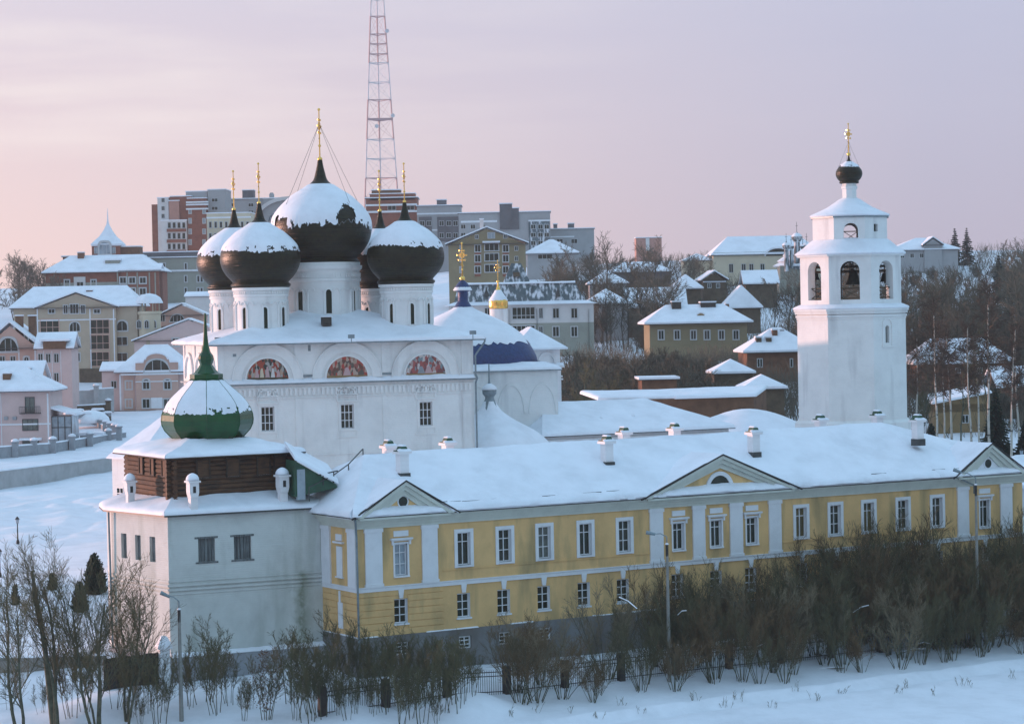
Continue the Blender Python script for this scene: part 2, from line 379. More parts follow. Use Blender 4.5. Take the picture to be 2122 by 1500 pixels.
# ---------------------------------------------------------------- ground
def build_ground():
    def steps(segs):
        o = []
        for a, b, st in segs:
            k = max(1, round((b - a) / st)); o += [lerp(a, b, i / k) for i in range(k)]
        return o + [segs[-1][1]]
    xs = steps([(-560, -300, 40), (-300, -70, 8), (-70, -40, 1.1), (-40, 50, .9), (50, 90, 3), (90, 330, 10), (330, 800, 50)])
    ys = steps([(-80, 110, 12), (110, 148, 3), (148, 185, .8), (185, 305, 1.4), (305, 330, 3.5), (330, 760, 8), (760, 1500, 40)])
    v = [(x, y, H(x, y)) for y in ys for x in xs]; n = len(xs)
    f = [(j * n + i, j * n + i + 1, (j + 1) * n + i + 1, (j + 1) * n + i) for j in range(len(ys) - 1) for i in range(n - 1)]
    me = bpy.data.meshes.new('snowy_ground'); me.from_pydata(v, [], f); me.materials.append(M['snow_ground'])
    me.polygons.foreach_set('use_smooth', [True] * len(f)); o = bpy.data.objects.new('snowy_ground', me); col.objects.link(o)
    tag(o, kind='structure', label='snow covered ground rising to a wooded hill')
build_ground()
# ---------------------------------------------------------------- building parts
def bars(mb, fr, s0, s1, z0, z1, cols, rows, n0, n1, t=.06, m=0, edge=None):
    e = edge or t
    mb.box(fr, s0, s0 + e, n0, n1, z0, z1, m); mb.box(fr, s1 - e, s1, n0, n1, z0, z1, m)
    mb.box(fr, s0 + e, s1 - e, n0, n1, z0, z0 + e, m); mb.box(fr, s0 + e, s1 - e, n0, n1, z1 - e, z1, m)
    for c in cols: mb.box(fr, lerp(s0, s1, c) - t / 2, lerp(s0, s1, c) + t / 2, n0, n1 - .004, z0 + e, z1 - e, m)
    for r in rows: mb.box(fr, s0 + e, s1 - e, n0, n1 - .008, lerp(z0, z1, r) - t / 2, lerp(z0, z1, r) + t / 2, m)
def pane(fr, s0, s1, z0, z1, n, glass, parent, name='window'):
    mb = MB(); mb.box(fr, s0, s1, n - .05, n, z0, z1); return mb.build(name, M[glass], parent)
def sash(fr, s0, s1, z0, z1, n, glass, parent, cols=(.5,), rows=(.72,), t=.07, frame='window_white', edge=.09):
    """a window set in its opening: pane with a frame as sub-part"""
    o = pane(fr, s0 - .02, s1 + .02, z0 - .02, z1 + .02, n, glass, parent)
    mb = MB(); bars(mb, fr, s0, s1, z0, z1, cols, rows, n + .004, n + .09, t, 0, edge); mb.build('window_frame', M[frame], o)
    return o
def chimney_yellow(fr, s, n, z0, z1, parent, wide=.70):
    h = wide / 2; mb = MB()
    mb.box(fr, s - h, s + h, n - h, n + h, z0, z1)
    mb.box(fr, s - h - .16, s + h + .16, n - h - .16, n + h + .16, z1 - .16, z1 + .02)
    o = mb.build('chimney', M['white_plaster'], parent)
    mb = MB(); k = 8; r = h * .80
    mb.poly(fr, [(s + r * math.cos(math.pi * i / k), z1 + .10 + r * 1.25 * math.sin(math.pi * i / k)) for i in range(k + 1)], n - h * .9, n + h * .9)
    mb.box(fr, s - h - .10, s + h + .10, n - h - .10, n + h + .10, z1 + .02, z1 + .10)
    mb.build('chimney_cap', M['green_paint'], o)
    mb = MB()
    mb.patch(fr.w(s - h - .18, n + h + .18, z1 + .02), fr.w(s + h + .18, n + h + .18, z1 + .02), fr.w(s + h + .18, n + h * .7, z1 + .1), fr.w(s - h - .18, n + h * .7, z1 + .1), 2, 1, .12, rnd='v0u0u1', rag=.02)
    mb.patch(fr.w(s - r * .7, n + h * .95, z1 + .10 + r), fr.w(s + r * .7, n + h * .95, z1 + .10 + r), fr.w(s + r * .7, n - h * .9, z1 + .10 + r), fr.w(s - r * .7, n - h * .9, z1 + .10 + r), 3, 3, .14, rnd='v0u0u1', rag=.03)
    mb.build('snow_cap', M['snow'], o, smooth=True)
    mb = MB(); mb.box(fr, s - h - .06, s + h + .06, n - h - .02, n + h + .10, z0 - .2, z0 + .34); mb.build('chimney_flashing', M['dark_metal'], o)
    return o
# ================================================================ YELLOW BUILDING
A = P(745, 1322, 165); FY = Fr(A, 31); FE = Fr(FY.w(0, -12.6, 0), -59)   # long face, left end face
LY = FY.hit(2118, 1000)[0]
yb = empty('yellow_building', FY.w(30, -6, .3), 'long ochre yellow building with white pilasters, three pediments and thick snow on its roof', 'building')
ZE, ZB, ZG, ZT = 10.45, 6.2, 2.95, 11.35      # wall top, band, plinth top, eave
sx_ = lambda x, y=1130, n=0: FY.hit(x, y, n)[0]
wl = [sx_(x, y) for x, y in ((961, 1135), (1046, 1128), (1128, 1122), (1213, 1116), (1294, 1110))]
wr = [sx_(x, y) for x, y in ((1660, 1082), (1731, 1077), (1800, 1070), (1871, 1063), (1942, 1056))]
wc = [sx_(x, y) for x, y in ((1406, 1105), (1484, 1098), (1558, 1092))]
wp = [sx_(831, 1150), sx_(2040, 1050)]
holes = []
for s in wl + wr: holes.append((s - .52, s + .52, 7.42, 9.72))
for s in wc: holes.append((s - .50, s + .50, 7.25, 9.25))
for s in wp: holes.append((s - .55, s + .55, 7.05, 9.25))
lows = [sx_(x, y) for x, y in ((831, 1265), (961, 1253), (1044, 1247), (1127, 1240), (1210, 1232), (1291, 1226), (1404, 1218), (1484, 1210), (1556, 1204))] + wr + [wp[1]]
for s in lows: holes.append((s - .52, s + .52, 3.75, 5.45))
mb = MB(); mb.wall(FY, 0, LY, ZG, ZE + .5, holes, 0, .42, 0, 1)
mb.wall(Fr(FY.w(LY, 0, 0), 121), 0, 12.6, -1, ZT); mb.wall(Fr(FY.w(LY, -12.6, 0), 211), 0, LY, -1, ZT)
mb.build('wall', [M['yellow_plaster'], M['trim_white']], yb)
mb = MB(); mb.wall(FE, 0, 12.6, ZG, ZE + .5); mb.build('end_wall', M['yellow_plaster'], yb)
# banded lower corner
mb = MB()
s_r = FY.hit(918, 1250)[0]; lh = lows[0]
for k in range(7):
    z0 = ZG + .03 + k * .46; z1 = min(z0 + .41, ZB - .08)
    cuts = [(-.04, lh - .56), (lh + .56, s_r)] if z0 < 5.45 and z1 > 3.75 else [(-.04, s_r)]
    for a, b in cuts: mb.box(FY, a, b, .0, .045, z0, z1)
    cuts = [(6.0, 9.35), (10.35, 12.6)] if 3.0 < z0 < 5.2 else [(6.0, 12.6)]
    for a, b in cuts: mb.box(FE, a, b, .0, .045, z0, z1)
mb.build('rustication', M['yellow_plaster'], yb)
mb = MB(); bh = []
for s in (lows[0], lows[1], lows[2], lows[3]): bh.append((s - .5, s + .5, 1.55, 2.45))
mb.wall(FY, -.12, LY + .1, -1.5, ZG, bh, .12, .4); mb.wall(FE, 0, 12.72, -1.5, ZG, (), .12)
mb.add([FY.w(-.12, .12, ZG), FY.w(LY + .1, .12, ZG), FY.w(LY + .1, -.1, ZG + .05), FY.w(-.12, -.1, ZG + .05)], [(0, 1, 2, 3)])
mb.add([FE.w(0, .12, ZG), FE.w(12.72, .12, ZG), FE.w(12.72, -.1, ZG + .05), FE.w(0, -.1, ZG + .05)], [(0, 1, 2, 3)])
mb.build('plinth', M['grey_plinth'], yb)
mb = MB(); mb.patch(FE.w(6, .13, ZG + .01), FE.w(12.7, .13, ZG + .01), FE.w(12.7, 0, ZG + .05), FE.w(6, 0, ZG + .05), 8, 1, .07, rnd='v0', rag=.03)
for a, b in ((.2, 1.4), (5.2, 9.4), (12, 14), (19, 25), (33, 37)): mb.patch(FY.w(a, .13, ZG + .01), FY.w(b, .13, ZG + .01), FY.w(b, 0, ZG + .05), FY.w(a, 0, ZG + .05), 8, 1, .06, rnd='v0u0u1', rag=.03)
mb.build('ledge_snow', M['snow'], yb, smooth=True)
for k, s in enumerate((lows[0], lows[1], lows[2], lows[3])): sash(FY, s - .48, s + .48, 1.57, 2.43, -.1, 'glass', yb, (.5,), (.33, .66), .06)
# string course
mb = MB(); mb.box(FY, -.10, LY + .08, .0, .10, ZB - .12, ZB + .16); mb.box(FY, -.16, LY + .1, .0, .16, ZB + .16, ZB + .22)
mb.box(FE, 6, 12.6 + .02, .0, .098, ZB - .12, ZB + .16); mb.box(FE, 6, 12.6 + .04, .0, .158, ZB + .16, ZB + .22)
mb.build('string_course', M['trim_white'], yb)
for a, b in ((915, 1346), (1620, 1980)): mb = MB(); mb.box(FY, sx_(a), sx_(b), .0, .05, 7.12, 7.20); mb.build('sill_course', M['yellow_plaster'], yb)
# entablature in steps
mb = MB()
for a, b, n in ((ZE, ZE + .22, .14), (ZE + .22, ZE + .42, .26), (ZE + .42, ZE + .62, .42), (ZE + .62, ZE + .78, .60)):
    mb.box(FY, -n, LY + n, -.2, n, a, b); mb.box(FE, 5, 12.6 + n - .003, -.2, n - .003, a, b - .002)
mb.build('entablature', M['cornice_grey'], yb)
# pilasters
pil = [(755, 790, 1215), (873, 905, 1210), (1346, 1373, 1170), (1435, 1460, 1165), (1512, 1538, 1158), (1593, 1618, 1150), (1984, 2007, 1120), (2073, 2097, 1110)]
for x0, x1, yb_ in pil:
    a, b = FY.hit(x0, 1110)[0], FY.hit(x1, 1110)[0]
    mb = MB(); mb.box(FY, a, b, 0, .13, ZB + .22, ZE); mb.box(FY, a - .07, b + .07, 0, .19, ZE - .28, ZE - .02); mb.box(FY, a - .06, b + .06, 0, .18, ZB + .22, ZB + .42); mb.build('pilaster', M['trim_white'], yb)
for a, b in ((7.25, 8.55), (11.25, 12.45)):
    mb = MB(); mb.box(FE, a, b, 0, .13, ZB + .22, ZE); mb.box(FE, a - .05, b + .05, 0, .19, ZE - .28, ZE - .02); mb.build('pilaster', M['trim_white'], yb)
# blind windows on the end face
mb = MB(); mb.box(FE, 9.45, 10.3, 0, .06, 7.0, 9.1); mb.box(FE, 9.3, 10.45, 0, .12, 6.9, 7.0); mb.box(FE, 9.15, 10.6, 0, .2, 9.32, 9.44); mb.box(FE, 9.4, 10.3, 0, .08, 9.5, 9.95)
mb.box(FE, 9.5, 10.2, 0, .05, 3.4, 5.2); mb.box(FE, 9.72, 9.98, 0, .09, 5.2, 6.0)
mb.build('blind_window', M['trim_white'], yb)
# windows
kinds = ['glass', 'glass', 'glass', 'glass_curtain', 'glass_warm', 'glass']
def surround(fr, s0, s1, z0, z1, wd, n, parent, sill=True):
    mb = MB(); mb.ring(fr, [(s0 - wd, z0 - wd * .6), (s1 + wd, z0 - wd * .6), (s1 + wd, z1 + wd), (s0 - wd, z1 + wd)], [(s0, z0), (s1, z0), (s1, z1), (s0, z1)], 0, n, closed=True)
    if sill: mb.box(fr, s0 - .05, s1 + .05, -.1, n + .08, z0 - .10, z0)
    return mb.build('window_surround', M['trim_white'], parent)
random.seed(4)
for s in wl + wr:
    o = sash(FY, s - .50, s + .50, 7.44, 9.70, -.27, random.choice(kinds), yb, (.5,), random.choice(((.72,), (.72, .36), (.72,), (.72, .36))), .05, edge=.06); surround(FY, s - .52, s + .52, 7.42, 9.72, .25, .07, o)
for s in wc + wp:
    zt = 9.25; zb = 7.25 if s in wc else 7.05
    o = sash(FY, s - .48, s + .48, zb + .02, zt - .02, -.27, 'glass_pale' if s == wp[0] else random.choice(kinds[:4]), yb, (.5,), (.72, .36) if s == wp[0] else (.74,), .05, edge=.06)
    mb = MB(); mb.ring(FY, [(s - .62, zb - .02), (s - .62, zt + .12), (s + .62, zt + .12), (s + .62, zb - .02)], [(s - .5, zb), (s - .5, zt), (s + .5, zt), (s + .5, zb)], 0, .05)
    mb.box(FY, s - .85, s + .85, 0, .26, zt + .30, zt + .42); mb.box(FY, s - .78, s + .78, 0, .18, zt + .22, zt + .30)
    for q in (-.74, .60): mb.box(FY, s + q, s + q + .14, 0, .15, zt - .05, zt + .22)
    mb.box(FY, s - .62, s + .62, -.1, .12, zb - .12, zb)
    mb.build('window_surround', M['trim_white'], o)
    mb = MB(); mb.box(FY, s - .58, s + .58, 0, .08, zt + .52, zt + .92); mb.build('window_frieze', M['trim_white'], o)
for k, s in enumerate(lows):
    o = sash(FY, s - .50, s + .50, 3.77, 5.43, -.27, random.choice(kinds), yb, (.5,), (.66, .33), .05, edge=.06)
    mb = MB(); mb.box(FY, s - .60, s + .60, -.05, .10, 3.63, 3.75)
    mb.poly(FY, [(s - .13, 5.5), (s + .13, 5.5), (s + .22, ZB - .12), (s - .22, ZB - .12)], 0, .11); mb.build('window_surround', M['trim_white'], o)
# roof: a metal deck with eaves, and thick snow on it
ov, ZR, NR = .75, 14.75, -6.3
sl_, sr_ = FY.hit(755, 950, NR)[0], FY.hit(1826, 880, NR)[0]
mb = MB(); zt = ZE + .78
mb.box(FY, -ov, LY + ov, -12.6 - ov, ov, zt, zt + .06); mb.build('eave', M['fence_iron'], yb)
zt += .06
c = lambda s, n, z: FY.w(s, n, z)
FLc, FRc, BRc, BLc = c(-ov, ov, zt), c(LY + ov, ov, zt), c(LY + ov, -12.6 - ov, zt), c(-ov, -12.6 - ov, zt)
RL, RR = c(sl_, NR, ZR), c(sr_, NR, ZR + .35)
RE = c(LY - 3, NR, ZR - 2.2)
mb = MB()
mb.patch(c(-ov, ov, zt), c(sr_, ov, zt), RR, RL, 150, 24, .42, rnd='v0', amp=.13, lip=.12, rag=.26)
mb.patch(c(sr_, ov, zt), FRc, c(LY + ov, NR, ZR - 2.0), RR, 16, 20, .42, rnd='v0', amp=.10, lip=.12, rag=.12)
mb.patch(FRc, BRc, c(LY + ov, NR, ZR - 2.0), c(LY + ov - .1, NR, ZR - 2.0), 10, 8, .35, rnd='v0')
mb.patch(BRc, BLc, RL, RR, 30, 10, .42, rnd='v0')
mb.patch(BLc, FLc, RL, RL + Vector((.02, .02, 0)), 24, 18, .42, rnd='v0', amp=.12, lip=.25, rag=.25)
roof = mb.build('roof', M['snow'], yb, smooth='auto')
rg_ = random.Random(31); mb = MB(); st = 6.2                       # the gutter board showing through the snow in broken lengths
while st < LY - 6:
    l = rg_.uniform(.15, 1.6); k_ = .06 + .05 * rg_.random()
    if not (21.5 < st < 39.5) and rg_.random() < .62:
        n_ = .32 - .12 * rg_.random(); z_ = zt + (.75 - n_) * .48 + .36 + rg_.uniform(-.02, .02); mb.box(FY, st, st + l, n_ - .05, n_, z_ - .2, z_ + k_)
    st += l + rg_.uniform(.05, .9)
mb.build('gutter_board', M['fence_iron'], yb)
# pediments
def pediment(xl, xr, ylr, xa, ya, kind):
    n = .55
    a, z0 = FY.hit(xl, ylr[0], n); b, _ = FY.hit(xr, ylr[1], n); ap, za = FY.hit(xa, ya, n)
    z0 = zt - .05; m = (a + b) / 2; H_ = za - z0
    mb = MB(); mb.add([FY.w(a + .6, .30, z0), FY.w(b - .6, .30, z0), FY.w(m, .30, za - .35)], [(0, 1, 2)])
    ped = mb.build('pediment', M['trim_white' if kind == 'far' else 'yellow_plaster'], yb)
    mb = MB()                                            # raking cornice in three steps, and the bed moulding
    for d0, d1, nn in ((0, .22, n + .30), (.22, .52, n + .12), (.52, .85, n - .08)):
        k = 1 + 0 * d0
        o = [(a + d0 * 2.0, z0 + 0.0), (m, za - d0 * 1.12), (b - d0 * 2.0, z0)]; i = [(a + d1 * 2.0, z0), (m, za - d1 * 1.12), (b - d1 * 2.0, z0)]
        mb.ring(FY, o, i, .1, nn)
    mb.box(FY, a + .2, b - .2, .1, n + .2, z0 - .16, z0 - .02)
    mb.build('pediment_cornice', M['cornice_grey'], ped)
    mb = MB()
    if kind == 'mid':
        r = .95; mb.poly(FY, [(m + r * math.cos(math.pi * i / 14), z0 + .42 + r * math.sin(math.pi * i / 14)) for i in range(15)], .3, .33, 1)
        mb.ring(FY, [(m + (r + .3) * math.cos(math.pi * i / 14), z0 + .42 + (r + .3) * math.sin(math.pi * i / 14)) for i in range(15)], [(m + r * math.cos(math.pi * i / 14), z0 + .42 + r * math.sin(math.pi * i / 14)) for i in range(15)], .3, .44, 0)
        mb.box(FY, m - r - .3, m + r + .3, .3, .45, z0 + .30, z0 + .42, 0)
    else:
        r = .36; mb.poly(FY, [(m + r * math.cos(math.pi * i / 8), z0 + .95 + r * math.sin(math.pi * i / 8)) for i in range(16)], .3, .33, 1)
        mb.ring(FY, [(m + (r + .08) * math.cos(math.pi * i / 8), z0 + .95 + (r + .08) * math.sin(math.pi * i / 8)) for i in range(16)], [(m + r * math.cos(math.pi * i / 8), z0 + .95 + r * math.sin(math.pi * i / 8)) for i in range(16)], .3, .36, 0, True)
    mb.build('gable_window', [M['trim_white'], M['glass']], ped)
    # its little gable roof running back into the slope
    mb = MB(); back = -3.2
    mb.patch(FY.w(a - .35, n + .32, z0 - .05), FY.w(a - .35, back, z0 - .05), FY.w(m, back, za + .02), FY.w(m, n + .32, za + .02), 10, 8, .10, rnd='', amp=.03)
    mb.patch(FY.w(b + .35, back, z0 - .05), FY.w(b + .35, n + .32, z0 - .05), FY.w(m, n + .32, za + .02), FY.w(m, back, za + .02), 10, 8, .10, rnd='', amp=.03)
    mb.build('gable_snow', M['snow'], ped, smooth='auto')
    mb = MB()
    for (p, q) in (((a - .42, z0 - .08), (m, za + .0)), ((b + .42, z0 - .08), (m, za + .0))):
        mb.poly(FY, [p, q, (q[0], q[1] + .11), (p[0], p[1] + .11)], n + .2, n + .36)
    mb.build('gable_edge', M['fence_iron'], ped)
pediment(737, 938, (1076, 1057), 842, 997, 'left')
pediment(1335, 1648, (1031, 1011), 1495, 943, 'mid')
pediment(1980, 2122, (985, 972), 2049, 920, 'far')
# chimneys
for x, y, n in ((834, 975, -3.6), (1258, 952, -3.4), (1562, 932, -3.2), (1902, 905, -2.6)):
    s, z = FY.hit(x, y, n); chimney_yellow(FY, s, n, z - .5, z + 1.35, yb)
for x, y, n in ((805, 928, -8.8), (928, 922, -8.8), (1293, 900, -9.2), (1398, 892, -9.2), (1700, 874, -9.0), (1818, 865, -8.6)):
    s, z = FY.hit(x, y, n); chimney_yellow(FY, s, n, z - 2.6, z + .15, yb)
# downpipes
def pipe(pts, r, parent, m='zinc', name='downpipe'):
    mb = MB()
    for a, b in zip(pts, pts[1:]): mb.tube(a, b, r, r, 6, cap=True)
    return mb.build(name, M[m], parent, smooth='auto')
pipe([FY.w(-.5, .7, zt - .1), FY.w(-.2, .25, ZE - .5), FY.w(-.14, .2, 2.0)], .08, yb)
pipe([FY.w(LY - 7.6, .7, zt), FY.w(LY - 5.6, .5, ZE + .1), FY.w(LY - 5.4, .25, ZE - .6)], .06, yb)
# snow guard / stair railing on the roof's left hip
mb = MB(); pts = [(640, 1010), (690, 985), (722, 962), (752, 930)]
pp = [P(x, y, 168 + i * 1.7) for i, (x, y) in enumerate(pts)]
for a, b in zip(pp, pp[1:]): mb.tube(a, b, .045, .045, 5)
for p in pp: mb.tube(p, p - Vector((0, 0, .95)), .045, .045, 5)
q = [P(612, 995, 168.5), P(700, 975, 169.5)]; mb.tube(q[0], q[1], .05, .05, 5)
for t in (.15, .4, .65, .9): p = q[0].lerp(q[1], t); mb.tube(p, p - Vector((0, 0, .8)), .04, .04, 5)
mb.build('roof_railing', M['dark_metal'], yb)
# white annex past the far end
def gable_or_hip(mb, fr, s0, s1, n0, n1, z, rise, kind='hip', ov=.6, th=.3, inset=None, m=0):
    a, b, c_, d = s0 - ov, s1 + ov, n0 - ov, n1 + ov; nm = (c_ + d) / 2; sm = (a + b) / 2
    if kind == 'hip':
        if (b - a) >= (d - c_): i = inset if inset is not None else (d - c_) / 2; r = [(a + i, nm), (b - i, nm)]
        else: i = inset if inset is not None else (b - a) / 2; r = [(sm, d - i), (sm, c_ + i)]
    elif kind == 'side': r = [(a, nm), (b, nm)]
    elif kind == 'front': r = [(sm, d), (sm, c_)]
    elif kind == 'flat': r = None
    if kind in ('front', 'side'):                     # two slabs, open under the gable
        f2, p, q, e0, e1 = (fr, a, b, c_, d) if kind == 'front' else (Fr(fr.w(0, 0, 0), fr.a + 90), -d, -c_, a, b); m_ = (p + q) / 2
        mb.poly(f2, [(p, z), (m_, z + rise), (m_, z + rise + th), (p, z + th)], e0, e1, m); mb.poly(f2, [(m_, z + rise), (q, z), (q, z + th), (m_, z + rise + th)], e0, e1, m); return r
    lo = [fr.w(a, d, z), fr.w(b, d, z), fr.w(b, c_, z), fr.w(a, c_, z)]; hi = [p + Vector((0, 0, th)) for p in lo]
    V = lo + hi; F = [(3, 2, 1, 0), (0, 1, 5, 4), (1, 2, 6, 5), (2, 3, 7, 6), (3, 0, 4, 7)]
    if r is None: F.append((4, 5, 6, 7))
    else:
        V += [fr.w(r[0][0], r[0][1], z + rise + th), fr.w(r[1][0], r[1][1], z + rise + th)]
        along = kind == 'side' or (kind == 'hip' and (b - a) >= (d - c_))
        if along: F += [(4, 5, 9, 8), (5, 6, 9), (6, 7, 8, 9), (7, 4, 8)]
        else: F += [(4, 5, 8), (5, 6, 9, 8), (6, 7, 9), (7, 4, 8, 9)]
    mb.add(V, F, m)
    return r
# ================================================================ CORNER TOWER with log storey and green onion dome
C_ = P(347, 1065, 164.9); FT = Fr(C_, 25); FL = Fr(FT.w(0, 0, 0) + Vector((math.cos(R(129)), math.sin(R(129)), 0)) * 7.75, -51)
ct = empty('corner_tower', FT.w(4, -4, 1.0), 'white plastered corner tower with dark log storey and green onion dome on top', 'tower')
ZTW, zb0 = 11.75, 1.95
t = M['tower_plaster'].node_tree; b = t.nodes['Principled BSDF']; old = b.inputs['Base Color'].links[0].from_socket      # the mossy streak where the gutter leaks
ge = nd(t, 'ShaderNodeNewGeometry'); dp = nd(t, 'ShaderNodeVectorMath', operation='DOT_PRODUCT'); t.links.new(ge.outputs['Position'], dp.inputs[0]); dp.inputs[1].default_value = FT.S
n5 = nd(t, 'ShaderNodeTexNoise'); n5.inputs['Scale'].default_value = 1.6; n5.inputs['Detail'].default_value = 6; t.links.new(ge.outputs['Position'], n5.inputs[0])
d_ = math_(t, 'ABSOLUTE', math_(t, 'ADD', math_(t, 'SUBTRACT', dp.outputs['Value'], FT.o.dot(FT.S) + 9.75), math_(t, 'MULTIPLY', math_(t, 'SUBTRACT', n5.outputs[0], .5), 1.6)))
k_ = math_(t, 'MULTIPLY', ramp(t, d_, [(.0, (.8,)*3), (.30, (.55,)*3), (.85, (0,)*3)]), ramp(t, n5.outputs[0], [(.36, (.25,)*3), (.6, (1,)*3)]))
sp5 = nd(t, 'ShaderNodeSeparateXYZ'); t.links.new(ge.outputs['Position'], sp5.inputs[0]); k_ = math_(t, 'MULTIPLY', k_, ramp(t, math_(t, 'DIVIDE', sp5.outputs[2], 10), [(.70, (1,)*3), (.74, (.0,)*3)]))
t.links.new(mixc(t, k_, old, (.16, .19, .12)), b.inputs['Base Color'])
D_ = FL.w(0, 0, 0); B_ = FT.w(11.2, 0, 0)
poly = [FL.w(0, 0, 0) + Vector((-.85, 3.2, 0)), D_, FT.w(0, 0, 0), B_, Vector((-14.5, 177.5, 0)), Vector((-23.5, 182, 0))]
hl = [(s - .38, s + .38, 8.35, 10.1) for s in [FL.hit(x, 1135)[0] for x in (257, 286, 316)]]
hf = [(FT.hit(x0, 1145)[0], FT.hit(x1, 1145)[0], 8.35, 9.95) for x0, x1 in ((411, 446), (485, 521))]
mb = MB(); mb.wall(FL, 0, 7.75, .2, ZTW, hl, 0, .45); mb.wall(FT, 0, 11.2, .2, ZTW, hf, 0, .45)
for i in (0, 3, 4, 5):
    a, b = poly[i], poly[(i + 1) % 6]; mb.add([a + Vector((0, 0, .2)), b + Vector((0, 0, .2)), b + Vector((0, 0, ZTW)), a + Vector((0, 0, ZTW))], [(0, 1, 2, 3)])
mb.build('wall', M['tower_plaster'], ct)
for h in hl: o = pane(FL, h[0] - .02, h[1] + .02, h[2] - .02, h[3] + .02, -.22, 'board_grey', ct); 
for h in hf:
    o = pane(FT, h[0] - .02, h[1] + .02, h[2] - .02, h[3] + .02, -.24, 'board_grey', ct)
    mb = MB()
    for k in range(5): 
        a = lerp(h[0], h[1], k / 5) + .03; mb.box(FT, a, a + (h[1] - h[0]) / 5 - .05, -.24, -.20 + .015 * (k % 3), h[2], h[3])
    mb.build('window_boards', M['board_grey'], o)
    mb = MB(); mb.box(FT, h[0] - .25, h[1] + .2, -.1, .04, h[3], h[3] + .13); mb.build('window_lintel', M['board_grey'], o); mb = MB(); mb.box(FT, h[0] - .2, h[1] + .2, -.1, .05, h[2] - .12, h[2]); mb.build('window_sill', M['board_grey'], o)
mb = MB()
for z, n in ((6.2, .06), (6.48, .12), (6.76, .12), (7.06, .06)):
    mb.box(FT, -.02 - n * .3, 11.2, -.05, n, z, z + .16); mb.box(FL, 0, 7.75 + n * .3, -.05, n - .003, z, z + .158)
mb.build('string_course', M['tower_plaster'], ct)
mb = MB(); mb.box(FT, -.2, 11.3, -.1, .35, -.5, zb0); mb.box(FL, 0, 7.9, -.1, .33, -.5, zb0 - .02); mb.build('plinth', M['stone_grey'], ct)
mb = MB(); mb.patch(FT.w(0, .42, zb0), FT.w(11.2, .42, zb0), FT.w(11.2, 0, zb0 + .15), FT.w(0, 0, zb0 + .15), 30, 2, .12, amp=.08, rag=.08, sc_=1); mb.build('ledge_snow', M['snow'], ct, smooth=True)
pipe([FL.w(.1, .25, ZTW), FL.w(.1, .14, 1)], .08, ct)
# roof skirt
FG = Fr(P(357, 1040, 166.9), 29); W = 9.1
zl0 = P(357, 1042, 166.9).z; zl1 = P(357, 948, 166.9).z
rim = []
for i in range(6):
    p = poly[i]; cen = Vector((-21.5, 173.2, 0)); d = (p - cen).normalized(); rim.append(p + d * .55 + Vector((0, 0, ZTW - .05)))
inn = [FG.w(0, -W, zl0), FG.w(0, -W * .45, zl0), FG.w(0, .0, zl0 + .1), FG.w(W, .0, zl0 + .2), FG.w(W, -W * .5, zl0 + .2), FG.w(W * .5, -W, zl0)]
mb = MB()
for i in range(6):
    j = (i + 1) % 6; mb.patch(rim[i], rim[j], inn[j], inn[i], 16, 5, .30, rnd='v0', amp=.10, rag=.08, sc_=.6)
mb.build('roof', M['snow'], ct, smooth='auto')
mb = MB(); mb.add([p for p in rim] + [p - Vector((0, 0, .12)) for p in rim], [tuple(range(6)), tuple(range(11, 5, -1))] + [(i, i + 6, (i + 1) % 6 + 6, (i + 1) % 6) for i in range(6)]); mb.build('eave', M['dark_metal'], ct)
# log storey: every course a log with stub ends
FG2 = Fr(FG.w(0, -W, 0), -61)
mb = MB(); mb.box(FG, .12, W - .12, -W + .12, -.12, zl0 - .6, zl1 + .1); k = 0; z = zl0 - .3
while z < zl1:
    for (fr, L) in ((FG, W), (FG2, W)):
        off = .17 if fr is FG2 else 0
        mb.tube(fr.w(-.38, -.12, z + off), fr.w(L + .38, -.12, z + off), .175, .175, 8, cap=True)
    z += .32
mb.box(Fr(FG.w(W, 0, 0), 119), 0, W, -.3, -.02, zl0 - .5, zl1); mb.box(Fr(FG.w(W, -W, 0), 209), 0, W, -.3, -.02, zl0 - .5, zl1)
lg = mb.build('log_storey', M['log_wood'], ct, smooth='auto')
def logwin(fr, s, w_, z0, z1):
    mb = MB(); mb.box(fr, s - w_ / 2, s + w_ / 2, -.1, .09, z0, z1, 1)
    mb.ring(fr, [(s - w_ / 2 - .1, z0 - .1), (s + w_ / 2 + .1, z0 - .1), (s + w_ / 2 + .1, z1 + .1), (s - w_ / 2 - .1, z1 + .1)], [(s - w_ / 2, z0), (s + w_ / 2, z0), (s + w_ / 2, z1), (s - w_ / 2, z1)], -.1, .15, 0, True)
    mb.build('log_window', [M['log_end'], M['log_wood']], lg)
for x in (295, 318, 342): logwin(FG2, FG2.hit(x, 960)[0], .62, zl1 - 1.35, zl1 - .25)
for x in (420, 482, 545, 580): logwin(FG, FG.hit(x, 960)[0], .85, zl1 - 1.5, zl1 - .3)
mb = MB(); e = .75
q = [FG.w(-e, e, zl1), FG.w(W + e, e, zl1), FG.w(W + e, -W - e, zl1), FG.w(-e, -W - e, zl1)]; cc = FG.w(W / 2, -W / 2, 0); zd = zl1 + .80
i_ = [cc + (p - cc) * .42 for p in q]
for p in i_: p.z = zd
for a in range(4): b = (a + 1) % 4; mb.patch(q[a], q[b], i_[b], i_[a], 14, 7, .26, rnd='v0', amp=.14, sc_=.5, rag=.12)
mb.build('log_roof_snow', M['snow'], ct, smooth='auto')
mb = MB(); mb.add(q + [p - Vector((0, 0, .09)) for p in q], [(0, 1, 2, 3), (7, 6, 5, 4), (0, 4, 5, 1), (1, 5, 6, 2), (2, 6, 7, 3), (3, 7, 4, 0)]); mb.build('log_eave', M['log_end'], ct)
